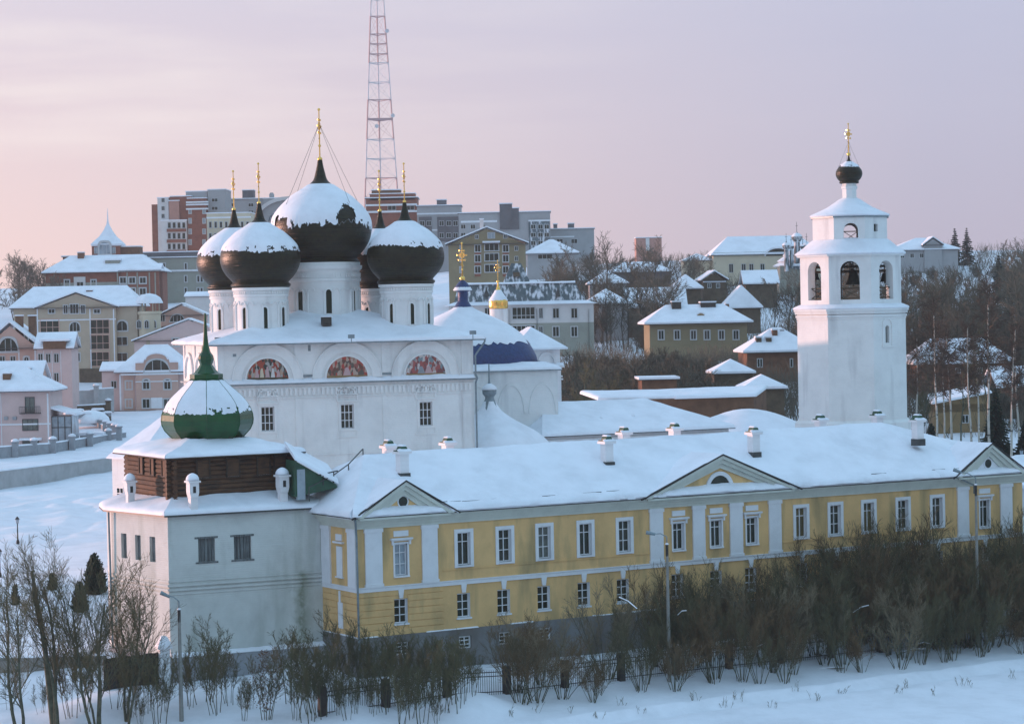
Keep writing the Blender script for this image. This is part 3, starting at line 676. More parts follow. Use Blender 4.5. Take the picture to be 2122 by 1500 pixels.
# green onion dome, eight-sided
dc = FG.w(W / 2, -W / 2, 0); sc_px = dc.y / FPX; Rg = 95 * sc_px; zb_ = P(433, 913, dc.y).z
gp = [(.60, -.05), (.80, .10), (.93, .24), (.985, .36), (1, .46), (.985, .58), (.94, .70), (.86, .84), (.74, .98), (.60, 1.11), (.46, 1.23), (.36, 1.33), (.30, 1.40)]
mb = MB(); mb.lathe(dc, [(r * Rg, zb_ + z * Rg) for r, z in gp], 8, 0, R(29 + 22.5)); dome = mb.build('green_dome', M['green_sheet'], ct)
def cap(c_, prof, k, rot, zlow, rag, th, fr_low=.35, seed=0, skip=None, shape=None):
    """lying snow over an upper dome profile: ragged lower edge, thin there and thicker above"""
    rnd = random.Random(seed); mb = MB(); ph = [rnd.uniform(0, 6.28) for _ in range(6)]
    rows = []; n = len(prof); V = []
    zt_ = prof[-1][1]
    def rz(z):
        for (r0, z0), (r1, z1) in zip(prof, prof[1:]):
            if z0 <= z <= z1: return lerp(r0, r1, (z - z0) / (z1 - z0) if z1 > z0 else 0)
        return prof[-1][0] if z > zt_ else prof[0][0]
    nr = 30
    for j in range(nr + 1):
        for i in range(k):
            t = 2 * math.pi * i / k + rot
            e = zlow + rag * (.5 * math.sin(2 * t + ph[0]) + .2 * math.sin(5 * t + ph[1]) + .8 * noise.noise(Vector((math.cos(t) * 7, math.sin(t) * 7, seed))) + .9 * noise.noise(Vector((math.cos(t) * 19, math.sin(t) * 19, seed))))
            z = lerp(e, zt_, (j / nr) ** .85)
            f = min(1, .35 + j / nr * 3.2); r = rz(z) * (shape(t) if shape else 1) + th * f + .25 * th * noise.noise(Vector((math.cos(t) * 4, math.sin(t) * 4, z * .8)))
            if j == nr: r = rz(z) * .9
            V.append(Vector((c_[0] + math.cos(t) * r, c_[1] + math.sin(t) * r, z + th * .3)))
    # inner lower lip
    for i in range(k):
        v = V[i]; t = 2 * math.pi * i / k + rot; r = rz(v.z - th * .3) * (shape(t) if shape else 1) - .03
        V.append(Vector((c_[0] + math.cos(t) * r, c_[1] + math.sin(t) * r, v.z - th * .1)))
    F = []
    for j in range(nr):
        for i in range(k):
            a = (i + 1) % k; f = (j * k + i, j * k + a, (j + 1) * k + a, (j + 1) * k + i)
            cen = sum((V[x] for x in f), Vector()) / 4
            if skip and skip(cen): continue
            F.append(f)
    b = (nr + 1) * k
    for i in range(k): F.append((b + i, b + (i + 1) % k, (i + 1) % k, i))
    mb.add(V, F); return mb
pr = [(r * Rg, zb_ + z * Rg) for r, z in gp]
def octs(t): 
    a = (t - R(29 + 22.5)) % (math.pi / 4) - math.pi / 8; return math.cos(math.pi / 8) / math.cos(a)
cap(dc, pr[4:12], 240, R(51.5), zb_ + .62 * Rg, .12, .028, seed=3, shape=octs, skip=lambda v: v.z < zb_ + .74 * Rg and noise.noise(v * 2.2) + .5 * noise.noise(v * 6) > .30).build('snow_cap', M['snow'], dome, smooth='auto')
mb = MB()
for i in range(8):
    t = R(51.5) + i * math.pi / 4
    for (r0, z0), (r1, z1) in zip(pr, pr[1:]):
        mb.tube((dc.x + math.cos(t) * r0, dc.y + math.sin(t) * r0, z0), (dc.x + math.cos(t) * r1, dc.y + math.sin(t) * r1, z1), .035, .035, 5)
mb.build('dome_seam', M['green_sheet'], dome)
sp = [(.36, 1.36), (.36, 1.45), (.27, 1.48), (.20, 1.56), (.135, 1.66), (.15, 1.72), (.17, 1.78), (.16, 1.85), (.10, 1.94), (.065, 2.08), (.045, 2.3), (.02, 2.78)]
mb = MB(); mb.lathe(dc, [(r * Rg, zb_ + z * Rg) for r, z in sp], 8, 0, R(51.5)); mb.build('spire', M['green_sheet'], dome)
# stone roof posts
for x, y0, y1, Y, w_ in ((270, 1040, 992, 169.8, .32), (400, 1046, 992, 165.6, .34), (586, 1034, 980, 168.9, .36)):
    a = P(x, y0, Y); z1 = P(x, y1, Y).z; fr = Fr((a.x, a.y), 29); mb = MB()
    mb.box(fr, -w_ * .75, w_ * .75, -w_ * .75, w_ * .75, a.z - .5, a.z + .55); mb.poly(fr, [(-w_ * .75, a.z + .5), (w_ * .75, a.z + .5), (w_, a.z + .85), (w_, z1 - .25), (-w_, z1 - .25), (-w_, a.z + .85)], -w_, w_)
    mb.box(fr, -w_ * 1.3, w_ * 1.3, -w_ * 1.3, w_ * 1.3, z1 - .25, z1 - .12)
    o = mb.build('roof_post', M['white_plaster'], ct)
    mb = MB(); mb.lathe((a.x, a.y), [(w_ * 1.38, z1 - .10), (w_ * 1.3, z1 + .08), (w_ * 1.0, z1 + .25), (w_ * .5, z1 + .36), (.05, z1 + .40)], 16); mb.build('snow_cap', M['snow'], o, smooth=True)
    mb = MB(); mb.box(fr, -w_ * .3, w_ * .3, -w_, w_ + .02, z1 - .95, z1 - .5); mb.build('vent_hole', M['fence_iron'], o)
# covered stair between log storey and the yellow roof
mb = MB(); Ya = 168.2
tri = [P(612, 955, Ya), P(697, 1003, Ya + 1.5), P(700, 1010, Ya + 1.5), P(612, 1030, Ya)]
bk = [p + Vector((-.9, 2.4, 0)) for p in tri]
mb.add(tri + bk, [(0, 1, 2, 3), (7, 6, 5, 4), (0, 4, 5, 1), (3, 2, 6, 7), (0, 3, 7, 4)]); mb.build('stair_hood', M['green_paint'], ct)
mb = MB(); mb.box(Fr(tri[3], 29), .15, .75, -.2, .06, tri[3].z - .2, tri[0].z - .6); mb.build('stair_door', M['glass_pale'], ct)
mb = MB(); u0, u1 = tri[0] + Vector((0, -.5, .1)), tri[1] + Vector((.2, -.5, .05)); mb.patch(u0, u1, u1 + Vector((-1, 3.2, .9)), u0 + Vector((-1, 3.2, .9)), 10, 6, .28, rnd='v0', amp=.08); mb.build('stair_roof', M['snow'], ct, smooth='auto')
# ================================================================ onion domes, crosses
ON = [(.66, -.08), (.735, -.02), (.745, .03), (.70, .07), (.715, .11), (.86, .27), (.96, .45), (1, .63), (.985, .80), (.93, .95), (.82, 1.10), (.69, 1.23), (.565, 1.34), (.37, 1.46), (.215, 1.57), (.135, 1.66), (.10, 1.78), (.065, 1.93), (.045, 2.06)]
def smooth_prof(pr, k=3):
    o = []
    for i in range(len(pr) - 1):
        p0 = pr[max(0, i - 1)]; p1, p2 = pr[i], pr[i + 1]; p3 = pr[min(len(pr) - 1, i + 2)]
        for j in range(k):
            t = j / k
            o.append(tuple(.5 * (2 * p1[a] + (p2[a] - p0[a]) * t + (2 * p0[a] - 5 * p1[a] + 4 * p2[a] - p3[a]) * t * t + (3 * p1[a] - p0[a] - 3 * p2[a] + p3[a]) * t ** 3) for a in (0, 1)))
    return o + [pr[-1]]
def cross(c, z, h, ang, parent, k=1.0, name='cross'):
    """ball, shaft, three bars with knobs and a ring at the crossing"""
    fr = Fr((c[0], c[1]), ang); mb = MB(); b = .055 * h * k
    mb.ball((c[0], c[1], z + b * .8), b, 12)
    mb.tube((c[0], c[1], z), (c[0], c[1], z + h), .016 * h * k, .012 * h * k, 6, cap=True)
    zc = z + h * .68
    for zz, l in ((zc, .135 * h), (z + h * .80, .065 * h), (z + h * .55, .09 * h)):
        mb.box(fr, -l, l, -.012 * h, .012 * h, zz - .014 * h, zz + .014 * h)
        for q in (-l, l): mb.ball(fr.w(q, 0, zz), .028 * h, 6)
    r = .075 * h; mb.ring(fr, [(r * math.cos(math.pi * i / 8), zc + r * math.sin(math.pi * i / 8)) for i in range(16)], [(r * .75 * math.cos(math.pi * i / 8), zc + r * .75 * math.sin(math.pi * i / 8)) for i in range(16)], -.015 * h, .015 * h, closed=True)
    for i in range(4):
        a = math.pi / 4 + i * math.pi / 2; mb.tube(fr.w(0, 0, zc), fr.w(1.5 * r * math.cos(a), 0, zc + 1.5 * r * math.sin(a)), .008 * h, .004 * h, 4)
    mb.ball((c[0], c[1], z + h * .30), .03 * h, 8); mb.ball((c[0], c[1], z + h), .03 * h, 8)
    mb.tube(fr.w(-.045 * h, 0, z + h * .44), fr.w(.045 * h, 0, z + h * .40), .012 * h, .012 * h, 5)
    return mb.build(name, M['gold'], parent, smooth='auto')
def onion(c, Rr, z, parent, snow_at, ang=90, h=None, rag=.18, skip=None, seed=0, name='onion_dome', th=.10, m='dome_brown', lowgold=None):
    pr = [(r * Rr, z + q * Rr) for r, q in smooth_prof(ON)]
    mb = MB(); mb.lathe(c, pr, 40); d = mb.build(name, M[m], parent, smooth='auto')
    up = [p for p in pr if p[1] > z + .40 * Rr and p[1] < z + 1.60 * Rr]
    cap(c, up, 200, 0, z + snow_at * Rr, rag * Rr, th, seed=seed, skip=(lambda v: (skip and skip(v)) or (v.z < z + (snow_at + .12) * Rr and noise.noise(v * 1.9 + Vector((seed, 0, 0))) + .6 * noise.noise(v * 5.5) > .36))).build('snow_cap', M['snow'], d, smooth='auto')
    return d
# ================================================================ CATHEDRAL
E_ = P(454, 900, 215); FC = Fr(E_, 17.5); LC = FC.hit(982, 800)[0]; DC = 17.8
FCL = Fr(FC.w(0, -DC, 0), -72.5)          # left flank, s runs back to front
ch = empty('cathedral', FC.w(LC / 2, -DC / 2, 6), 'big white cathedral with five dark onion domes and three painted arches under its roof', 'church')
ZC = 22.75; ZK = 19.45
cw = [FC.hit(x, 865)[0] for x in (555, 720, 883)]
hol = [(s - .60, s + .60, 14.9, 17.1) for s in cw]
mb = MB(); mb.wall(FC, 0, LC, 4, ZC + .1, hol, 0, .5); mb.wall(FCL, 0, DC, 4, ZC + .1)
mb.wall(Fr(FC.w(LC, 0, 0), 107.5), 0, DC, 4, ZC + .1); mb.wall(Fr(FC.w(LC, -DC, 0), 197.5), 0, LC, 4, ZC + .1)
wall_ = mb.build('wall', M['church_white'], ch)
for s in cw:
    o = sash(FC, s - .58, s + .58, 14.92, 17.08, -.30, 'glass', ch, (.333, .667), (.333, .667), .065, edge=.06)
    mb = MB(); mb.ring(FC, [(s - .82, 14.7), (s + .82, 14.7), (s + .82, 17.32), (s - .82, 17.32)], [(s - .6, 14.9), (s + .6, 14.9), (s + .6, 17.1), (s - .6, 17.1)], 0, .07, closed=True)
    mb.box(FC, s - .95, s + .95, 0, .16, 17.32, 17.46); mb.box(FC, s - 1.0, s + 1.0, 0, .14, 17.95, 18.07)
    for q in (-.55, .55, 0):
        r = .40 if q else .52; mb.ring(FC, [(s + q + r * math.cos(math.pi * i / 8), 18.1 + r * 1.15 * math.sin(math.pi * i / 8)) for i in range(9)], [(s + q + (r - .12) * math.cos(math.pi * i / 8), 18.1 + (r - .12) * 1.15 * math.sin(math.pi * i / 8)) for i in range(9)], 0, .12)
    for q in (-1.0, .88): mb.box(FC, s + q, s + q + .12, 0, .12, 17.46, 17.95)
    mb.box(FC, s - 1.0, s + 1.0, 0, .08, 14.1, 14.22); mb.box(FC, s - .9, s - .8, 0, .08, 14.22, 14.7); mb.box(FC, s + .8, s + .9, 0, .08, 14.22, 14.7)
    mb.build('window_surround', M['church_white'], o)
# cornice with its snow, dentil frieze
mb = MB(); mb.box(FC, -.1, LC + .1, 0, .34, ZK - .42, ZK - .28); mb.box(FCL, 0, DC + .1, 0, .338, ZK - .42, ZK - .282); mb.build('cornice', M['zinc'], ch)
mb = MB(); mb.patch(FC.w(-.1, .40, ZK - .28), FC.w(LC, .40, ZK - .28), FC.w(LC, 0, ZK), FC.w(-.1, 0, ZK), 60, 2, .14, amp=.16, rag=.08, sc_=.7); mb.build('ledge_snow', M['snow'], ch, smooth='auto')
mb = MB(); mb.box(FC, 0, LC, 0, .10, ZK - .80, ZK - .70); mb.box(FC, 0, LC, 0, .10, ZK - 1.65, ZK - 1.55)
s = .2
while s < LC - .2: mb.box(FC, s, s + .22, 0, .12, ZK - 1.4, ZK - .80); s += .42
mb.box(FC, 0, LC, 0, .09, 12.6, 12.75); mb.build('frieze', M['church_white'], ch)
for x0, x1 in ((612, 626), (958, 978), (455, 466), (793, 803)):
    a, b = FC.hit(x0, 850)[0], FC.hit(x1, 850)[0]; mb = MB(); mb.box(FC, a, b, 0, .07, 6, ZK - 1.66); mb.box(FC, a, b, 0, .07, ZK + .1, ZC); mb.build('pilaster', M['church_white'], ch)
# painted arches
for x, k_, nm, who in ((554, 'icon_a', 'icon_arch', 0), (719, 'icon_b', 'icon_arch', 1), (881.5, 'icon_c', 'icon_arch', 2)):
    s = FC.hit(x, 770)[0]; z = ZK + .05; r = 1.92
    arc = lambda q, n_=18, zz=z: [(s + q * math.cos(math.pi * i / n_), zz + q * math.sin(math.pi * i / n_)) for i in range(n_ + 1)]
    mb = MB(); mb.poly(FC, arc(r), 0, .03); ic = mb.build('icon', M[k_], ch)
    mb = MB(); mb.ring(FC, arc(r + .16), arc(r), 0, .10); mb.ring(FC, arc(3.15), arc(2.35), 0, .14); mb.ring(FC, arc(3.25), arc(3.15), 0, .22); mb.build('icon_arch', M['church_white'], ic)
    # plain robed figures and a strip of ground in coloured tesserae
    cols = (('tower_red', -.95), ('wall_cream', -.5), ('tower_red', 0), ('wall_white', .5), ('tower_red', 1.0)) if who == 0 else ((('tower_red', 0),) if who == 1 else (('stone_grey', -.4), ('tower_red', .3)))
    for cm, dx in cols:
        hgt = (1.2 if who == 0 else .95) * (1 - abs(dx) * .25); mb = MB(); wd = .2 if who == 0 else .38
        mb.poly(FC, [(s + dx - wd, z + .18), (s + dx + wd, z + .18), (s + dx + wd * .55, z + hgt * .75), (s + dx + wd * .3, z + hgt), (s + dx - wd * .3, z + hgt), (s + dx - wd * .55, z + hgt * .75)], .03, .045); mb.build('figure', M[cm], ic)
    mb = MB(); mb.poly(FC, [(s - r * .97, z + .02), (s + r * .97, z + .02), (s + r * .93, z + .22), (s - r * .93, z + .22)], .03, .05); mb.build('icon_ground', M['old_timber' if who == 0 else 'ochre_shed'], ic)
mb = MB()
for x in (640, 802): s = FC.hit(x, 770)[0]; mb.box(FC, s - .6, s + .6, 0, .1, ZK + .22, ZK + .42)
mb.box(FC, FC.hit(486, 738)[0] - .15, FC.hit(486, 738)[0] + .15, -.1, .02, ZC - 1.1, ZC - .85); mb.box(FC, FC.hit(641, 725)[0] - .12, FC.hit(641, 725)[0] + .12, -.1, .02, ZC - .75, ZC - .2)
mb.build('wall_vent', M['zinc'], ch)
for k in range(3):
    a = 1.2 + k * 5.6
    mb = MB(); arc = lambda q: [(a + 2.3 + q * math.cos(math.pi * i / 12), ZK + .2 + q * math.sin(math.pi * i / 12)) for i in range(13)]
    mb.ring(FCL, arc(2.3), arc(1.9), 0, .2); mb.box(FCL, a - .3, a + .1, 0, .12, ZK, ZC); mb.build('icon_arch', M['church_white'], ch)
# roof
o_ = .95; zt = ZC
crn = [FC.w(-o_, o_, zt), FC.w(LC + o_, o_, zt), FC.w(LC + o_, -DC - o_, zt), FC.w(-o_, -DC - o_, zt)]
cc = FC.w(11.8, -8.8, 0); top = [cc + (p - cc) * .22 for p in crn]
for p in top: p.z = zt + 2.7
mb = MB(); nn_ = [(60, 14), (26, 10), (26, 8), (30, 14)]
for a in range(4): b = (a + 1) % 4; mb.patch(crn[a], crn[b], top[b], top[a], nn_[a][0], nn_[a][1], .26, rnd='v0', amp=.10, rag=.10)
mb.add([p + Vector((0, 0, .2)) for p in top], [(0, 1, 2, 3)])
mb.build('roof', M['snow'], ch, smooth='auto')
mb = MB(); mb.box(FC, -o_ + .05, LC + o_ - .05, -DC - o_ + .05, o_ - .05, zt - .12, zt); mb.build('eave', M['zinc'], ch)
# drums and domes
cen_c = FC.w(11.8, -8.9, 0)
spots = [(FC.w(5.0, -4.5, 0), 83, 55, 541, 592), (FC.w(18.75, -4.5, 0), 80.5, 70, 838, 585), (FC.w(4.35, -13.2, 0), 79, 52, 489, 597), (FC.w(18.6, -13.2, 0), 76, 60, 792, 594), (cen_c, 104, 78, 669, 545)]
for k, (c, Rp, dp, x, y) in enumerate(spots):
    u = c.y / FPX; Rr = Rp * u; zb = P(x, y, c.y).z; big = k == 4
    rd = (Rr * .66) if not big else Rr * .735
    z0 = zt + .1
    pr = [(rd, z0), (rd, zb - 1.05), (rd + .1, zb - 1.0), (rd + .1, zb - .8), (rd + .02, zb - .78), (rd + .02, zb - .5), (rd + .2, zb - .42), (rd + .22, zb - .2), (rd + .1, zb - .18), (rd + .1, zb)]
    if big: pr = [(rd, z0), (rd + .02, zb - 1.8), (rd + .14, zb - 1.75), (rd + .14, zb - 1.5), (rd + .04, zb - 1.45), (rd + .04, zb - .8), (rd + .25, zb - .6), (rd + .28, zb - .3), (rd + .1, zb - .28), (rd + .1, zb)]
    mb = MB(); mb.lathe(c, pr, 40)
    nb = 28 if big else 20
    for i in range(nb):                            # little arches and dentils round the drum
        t = 2 * math.pi * i / nb; fr = Fr((c.x + math.sin(t) * rd, c.y - math.cos(t) * rd), math.degrees(t)); l = 2 * math.pi * rd / nb
        zz = zb - (2.7 if big else 1.75)
        mb.ring(fr, [(l * .46 * math.cos(math.pi * q / 5), zz + l * .5 * math.sin(math.pi * q / 5)) for q in range(6)], [(l * .30 * math.cos(math.pi * q / 5), zz + l * .32 * math.sin(math.pi * q / 5)) for q in range(6)], -.05, .09)
        if i % 2 == 0: mb.tube(fr.w(l * .5, .0, z0), fr.w(l * .5, .0, zz), .10, .10, 6)
        for q in range(3): a = (q - 1) * l / 3; mb.box(fr, a - l * .09, a + l * .09, -.1, .10, zb - (1.4 if big else .75), zb - (1.0 if big else .52))
    dr = mb.build('drum', M['church_white'], ch, smooth='auto')
    for i in range(8):
        t = 2 * math.pi * (i + .30) / 8; fr = Fr((c.x + math.sin(t) * (rd - .14), c.y - math.cos(t) * (rd - .14)), math.degrees(t))
        zz = zb - (4.75 if big else 3.9); h = 1.95 if big else 1.7; ww = .22 if not big else .27
        mb = MB(); mb.poly(fr, [(-ww, zz), (ww, zz), (ww, zz + h)] + [(ww * math.cos(math.pi * q / 5), zz + h + ww * math.sin(math.pi * q / 5)) for q in range(1, 5)] + [(-ww, zz + h)], -.1, .165, 1)
        mb.ring(fr, [(-ww - .14, zz), (-ww - .14, zz + h)] + [((ww + .14) * math.cos(math.pi - math.pi * q / 5), zz + h + (ww + .14) * math.sin(math.pi * q / 5)) for q in range(1, 5)] + [(ww + .14, zz + h), (ww + .14, zz)], [(-ww, zz), (-ww, zz + h)] + [(ww * math.cos(math.pi - math.pi * q / 5), zz + h + ww * math.sin(math.pi * q / 5)) for q in range(1, 5)] + [(ww, zz + h), (ww, zz)], -.1, .24, 0)
        mb.build('drum_window', [M['church_white'], M['glass']], dr)
    skip = None
    if big:
        pt = P(719, 452, c.y - Rr * .70)
        def skip(v, pt=pt, c=c): 
            d = v - pt; n_ = noise.noise(v * 1.6) * .5 + .4 * noise.noise(v * 5); a = math.degrees(math.atan2(v.x - c.x, -(v.y - c.y)))
            return (v.y < c.y and (d.x / .80) ** 2 + (d.z / 1.25) ** 2 < 1 + n_) or (-62 < a < -38 and v.z < pt.z + .2 + .9 * n_)
    d = onion(c, Rr, zb, ch, (.84, .90, .84, .86, .70)[k], rag=.07 if not big else .11, skip=skip, seed=k + 1)
    if big:
        mb = MB()
        zt2 = zb + 1.55 * Rr; tp = zb + 2.06 * Rr + 3.3
        for t in (20, 140, 215, 320): mb.tube((c.x, c.y, tp), (c.x + math.cos(R(t)) * Rr * .82, c.y + math.sin(R(t)) * Rr * .82, zb + 1.1 * Rr), .02, .02, 4)
        mb.build('guy_wire', M['dark_metal'], d)
    zc0 = zb + 2.02 * Rr
    cross(c, zc0, (44.5 if big else 39.15) - zc0 if k in (0, 1, 4) else 39.0 - zc0, 17.5 + 68, d, .9)
# drainpipe at the right corner, floodlights on the roof edge
pipe([FC.w(LC + .95, .8, ZC + .1), FC.w(LC + .9, .7, ZC - .3), FC.w(LC + .12, .25, ZC - 1.5), FC.w(LC + .12, .25, ZK), FC.w(LC + .2, .5, ZK - .3), FC.w(LC + .12, .22, ZK - .7), FC.w(LC + .14, .2, 7)], .09, ch)
for x, y in ((451, 706), (728, 700), (980, 692), (418, 712)):
    a = P(x, y, 215.6 if x > 430 else 222); fr = Fr((a.x, a.y), 20); mb = MB(); mb.box(fr, -.28, .28, -.1, .1, a.z - .05, a.z + .3); mb.tube(a - Vector((0, 0, .5)), a, .04, .04, 5); tag(mb.build('floodlight', M['zinc'], None), 'small grey floodlight on the cathedral roof edge, ' + {451: 'above its front left corner', 728: 'above the middle painted arch', 980: 'beside the downpipe at its right corner', 418: 'on the sunlit left slope'}[x], 'floodlight', 'floodlights on the cathedral roof')
a = FC.w(10.6, -2.6, ZC + 2.1); fr = Fr((a.x, a.y), 17.5); mb = MB()
mb.box(fr, -.42, .42, -.3, .4, a.z - .6, a.z + .18, 0); mb.box(fr, -.52, .52, -.4, .5, a.z + .18, a.z + .26, 1); mb.build('roof_hatch', [M['fence_post'], M['snow']], ch)
# left porch with tent roof
ph = P(335, 860, 203); fr = Fr((P(358, 950, 200).x, 203), 10)
px = empty('side_chapel', fr.w(0, 0, 4), 'white side chapel with snowy tent roof left of the cathedral, half behind the log tower', 'chapel')
cx = fr.w(0, 0, 0); ze = P(205, 951, 200).z; za = P(345, 848, 203).z; rr = 6.1
mb = MB(); pts = [(cx.x + rr * .92 * math.cos(R(a)), cx.y + rr * .92 * math.sin(R(a))) for a in (-158, -113, -68, -22, 22, 68, 112, 157)]
for i in range(8):
    a, b = pts[i], pts[(i + 1) % 8]; mb.add([(a[0], a[1], 2), (b[0], b[1], 2), (b[0], b[1], ze + .05), (a[0], a[1], ze + .05)], [(0, 1, 2, 3)])
mb.build('wall', M['church_white'], px)
mb = MB(); ap = Vector((cx.x - .3, cx.y, za))
for i in range(8):
    a = Vector((*pts[i], ze)); b = Vector((*pts[(i + 1) % 8], ze)); a = cx + (a - cx) * 1.09; b = cx + (b - cx) * 1.09; a.z = b.z = ze
    mb.patch(a, b, ap, ap + Vector((.01, .01, 0)), 6, 8, .16, rnd='v0', amp=.10)
mb.build('roof', M['snow'], px, smooth='auto')
f2 = Fr(pts[0], math.degrees(math.atan2(pts[1][1] - pts[0][1], pts[1][0] - pts[0][0])))
s, z = f2.hit(250, 1022); mb = MB(); mb.box(f2, s - .45, s + .45, -.1, .02, z - .45, z + .45, 1); bars(mb, f2, s - .5, s + .5, z - .5, z + .5, (.5,), (.5,), .0, .08, .07, 0); mb.build('window', [M['window_white'], M['glass']], px)
# ================================================================ BLUE-DOMED CHURCH
FB = Fr(FC.w(0, -18.3, 0), 17.5)
yB = 246.0; cb = P(962, 757, yB); ub = yB / FPX
bc = empty('blue_domed_church', Vector((cb.x, cb.y, 6)), 'white church with broad blue vaulted dome half covered in snow and a gold cross', 'church')
R_ = 6.9; zb = cb.z
def sq(t):
    a = t - R(17.5); c, s = abs(math.cos(a)), abs(math.sin(a)); n = 3.4; return 1 / ((c ** n + s ** n) ** (1 / n))
pr = smooth_prof([(1.0, -.02), (1.0, .03), (.99, .12), (.93, .25), (.86, .35), (.77, .455), (.63, .57), (.46, .67), (.30, .75), (.16, .82), (.09, .87)])
pr = [(r * R_, zb + z * R_) for r, z in pr]
mb = MB(); mb.lathe(cb, pr, 64, shape=sq); d = mb.build('blue_dome', M['blue_tile'], bc, smooth='auto')
cap(cb, [p for p in pr if p[1] > zb + .06 * R_], 120, 0, zb + .30 * R_, .35, .12, seed=9, shape=sq).build('snow_cap', M['snow'], d, smooth='auto')
fbx = Fr((cb.x, cb.y), 17.5); zw = P(1050, 770, yB - 7).z
mb = MB(); hw = 7.5; mb.box(fbx, -hw, hw, -hw, hw, 3, zw); mb.box(fbx, -hw - .1, hw + .1, -hw - .1, hw + .1, zw - 7.0, zw - 6.85)
for q in (2.6, 5.9, -1): mb.ring(fbx, [(q + 1.5 * math.cos(math.pi * i / 12), zw - 4.2 + 3.0 * math.sin(math.pi * i / 12)) for i in range(13)], [(q + 1.3 * math.cos(math.pi * i / 12), zw - 4.2 + 2.8 * math.sin(math.pi * i / 12)) for i in range(13)], hw, hw + .08)
s = -hw
while s < hw: mb.box(fbx, s, s + .16, hw, hw + .08, zw - 7.6, zw - 7.15); s += .36
mb.build('wall', M['church_white'], bc)
mb = MB(); mb.box(fbx, -hw - .35, hw + .35, -hw - .35, hw + .35, zw - .02, zw + .10); mb.build('cornice', M['zinc'], bc)
mb = MB(); q = hw + .35
cr = [fbx.w(-q, q, zw + .1), fbx.w(q, q, zw + .1), fbx.w(q, -q, zw + .1), fbx.w(-q, -q, zw + .1)]; ii = [fbx.w(-R_ + .4, R_ - .4, zb + .15), fbx.w(R_ - .4, R_ - .4, zb + .15), fbx.w(R_ - .4, -R_ + .4, zb + .15), fbx.w(-R_ + .4, -R_ + .4, zb + .15)]
for a in range(4): b = (a + 1) % 4; mb.patch(cr[a], cr[b], ii[b], ii[a], 30, 4, .22, rnd='v0', amp=.08)
mb.build('ledge_snow', M['snow'], bc, smooth='auto')
# lantern with cross
lz = P(960, 634, yB).z; lt = P(960, 580, yB).z; h_ = lt - lz
mb = MB(); mb.lathe(cb, [(1.05, lz - .5), (.85, lz), (.62, lz + .35), (.52, lz + .5), (.52, lz + h_ * .52), (.60, lz + h_ * .55), (.88, lz + h_ * .60), (.80, lz + h_ * .72), (.55, lz + h_ * .85), (.28, lz + h_ * .95), (.10, lz + h_ * 1.02)], 16); ln = mb.build('lantern', M['blue_tile'], bc, smooth='auto')
mb = MB(); mb.lathe(cb, [(.92, lz + h_ * .59), (.98, lz + h_ * .62), (.86, lz + h_ * .67), (.80, lz + h_ * .72)], 20, closed=False); mb.build('snow_cap', M['snow'], ln, smooth=True)
zc0 = lt - .1; cross(cb, zc0, P(958, 504, yB).z - zc0, 30, ln, 1.35)
# second, small gilded dome behind
c2 = P(1033, 640, 256); u = 256 / FPX
mb = MB(); mb.lathe(c2, [(.95, 18), (.95, c2.z - .1), (1.0, c2.z)], 20); dr = mb.build('drum', M['church_white'], bc, smooth='auto')
zg = P(1033, 640, 256).z; Rg2 = 1.02
pr = [(r * Rg2, zg + z * Rg2) for r, z in smooth_prof([(.80, -.05), (.98, .1), (1.0, .45), (.98, .80), (.88, 1.0), (.66, 1.3), (.46, 1.6), (.26, 1.95), (.14, 2.3), (.07, 2.75)])]
mb = MB(); mb.lathe(c2, pr, 28); gd2 = mb.build('gold_dome', M['gold'], bc, smooth='auto')
cap(c2, [p for p in pr if zg + .5 * Rg2 < p[1] < zg + 2.0 * Rg2], 48, 0, zg + .85 * Rg2, .08, .06, seed=5).build('snow_cap', M['snow'], gd2, smooth='auto')
z0 = zg + 2.7 * Rg2; cross(c2, z0, P(1031, 540, 256).z - z0, 20, gd2, 1.2)
# bell-like porch on its right
fp = Fr((P(1138, 780, 251).x, 251), 20); hw2 = P(1165, 780, 251).x - fp.o.x - .1; ze = P(1140, 724, 251).z
po = empty('stair_porch', fp.w(0, -1, 8), 'narrow white porch block with arched niche and tent roof right of the blue dome', 'porch')
mb = MB(); mb.box(fp, -1.9, hw2, -3.5, 0, 4, ze); mb.box(fp, -1.9, -1.5, 0, .15, 4, ze - 1.9); mb.box(fp, .2, hw2 + .02, 0, .15, 4, ze - 1.9)
for z, n in ((ze - 1.9, .35), (ze - 1.7, .25), (ze - 2.9, .18), (ze - 3.2, .22)): mb.box(fp, -1.9, hw2 + n, 0, n, z, z + .16)
mb.ring(fp, [(-.25 + 1.05 * math.cos(math.pi * i / 10), ze - 1.45 + 1.2 * math.sin(math.pi * i / 10)) for i in range(11)], [(-.25 + .82 * math.cos(math.pi * i / 10), ze - 1.45 + .95 * math.sin(math.pi * i / 10)) for i in range(11)], 0, .14)
mb.build('wall', M['white_plaster'], po)
mb = MB(); mb.box(fp, -1.75, -1.45, -.1, .02, ze - 6.3, ze - 4.4); mb.build('window', M['glass'], po)
mb = MB(); gable_or_hip(mb, fp, -3.6, hw2, -5, 0, ze, 2.2, 'hip', .65, .18, inset=2.6); mb.build('roof', M['snow'], po)
mb = MB(); mb.patch(fp.w(-1.9, .4, ze - 1.72), fp.w(hw2 + .3, .4, ze - 1.72), fp.w(hw2 + .3, 0, ze - 1.5), fp.w(-1.9, 0, ze - 1.5), 8, 1, .1); mb.build('ledge_snow', M['snow'], po, smooth=True)
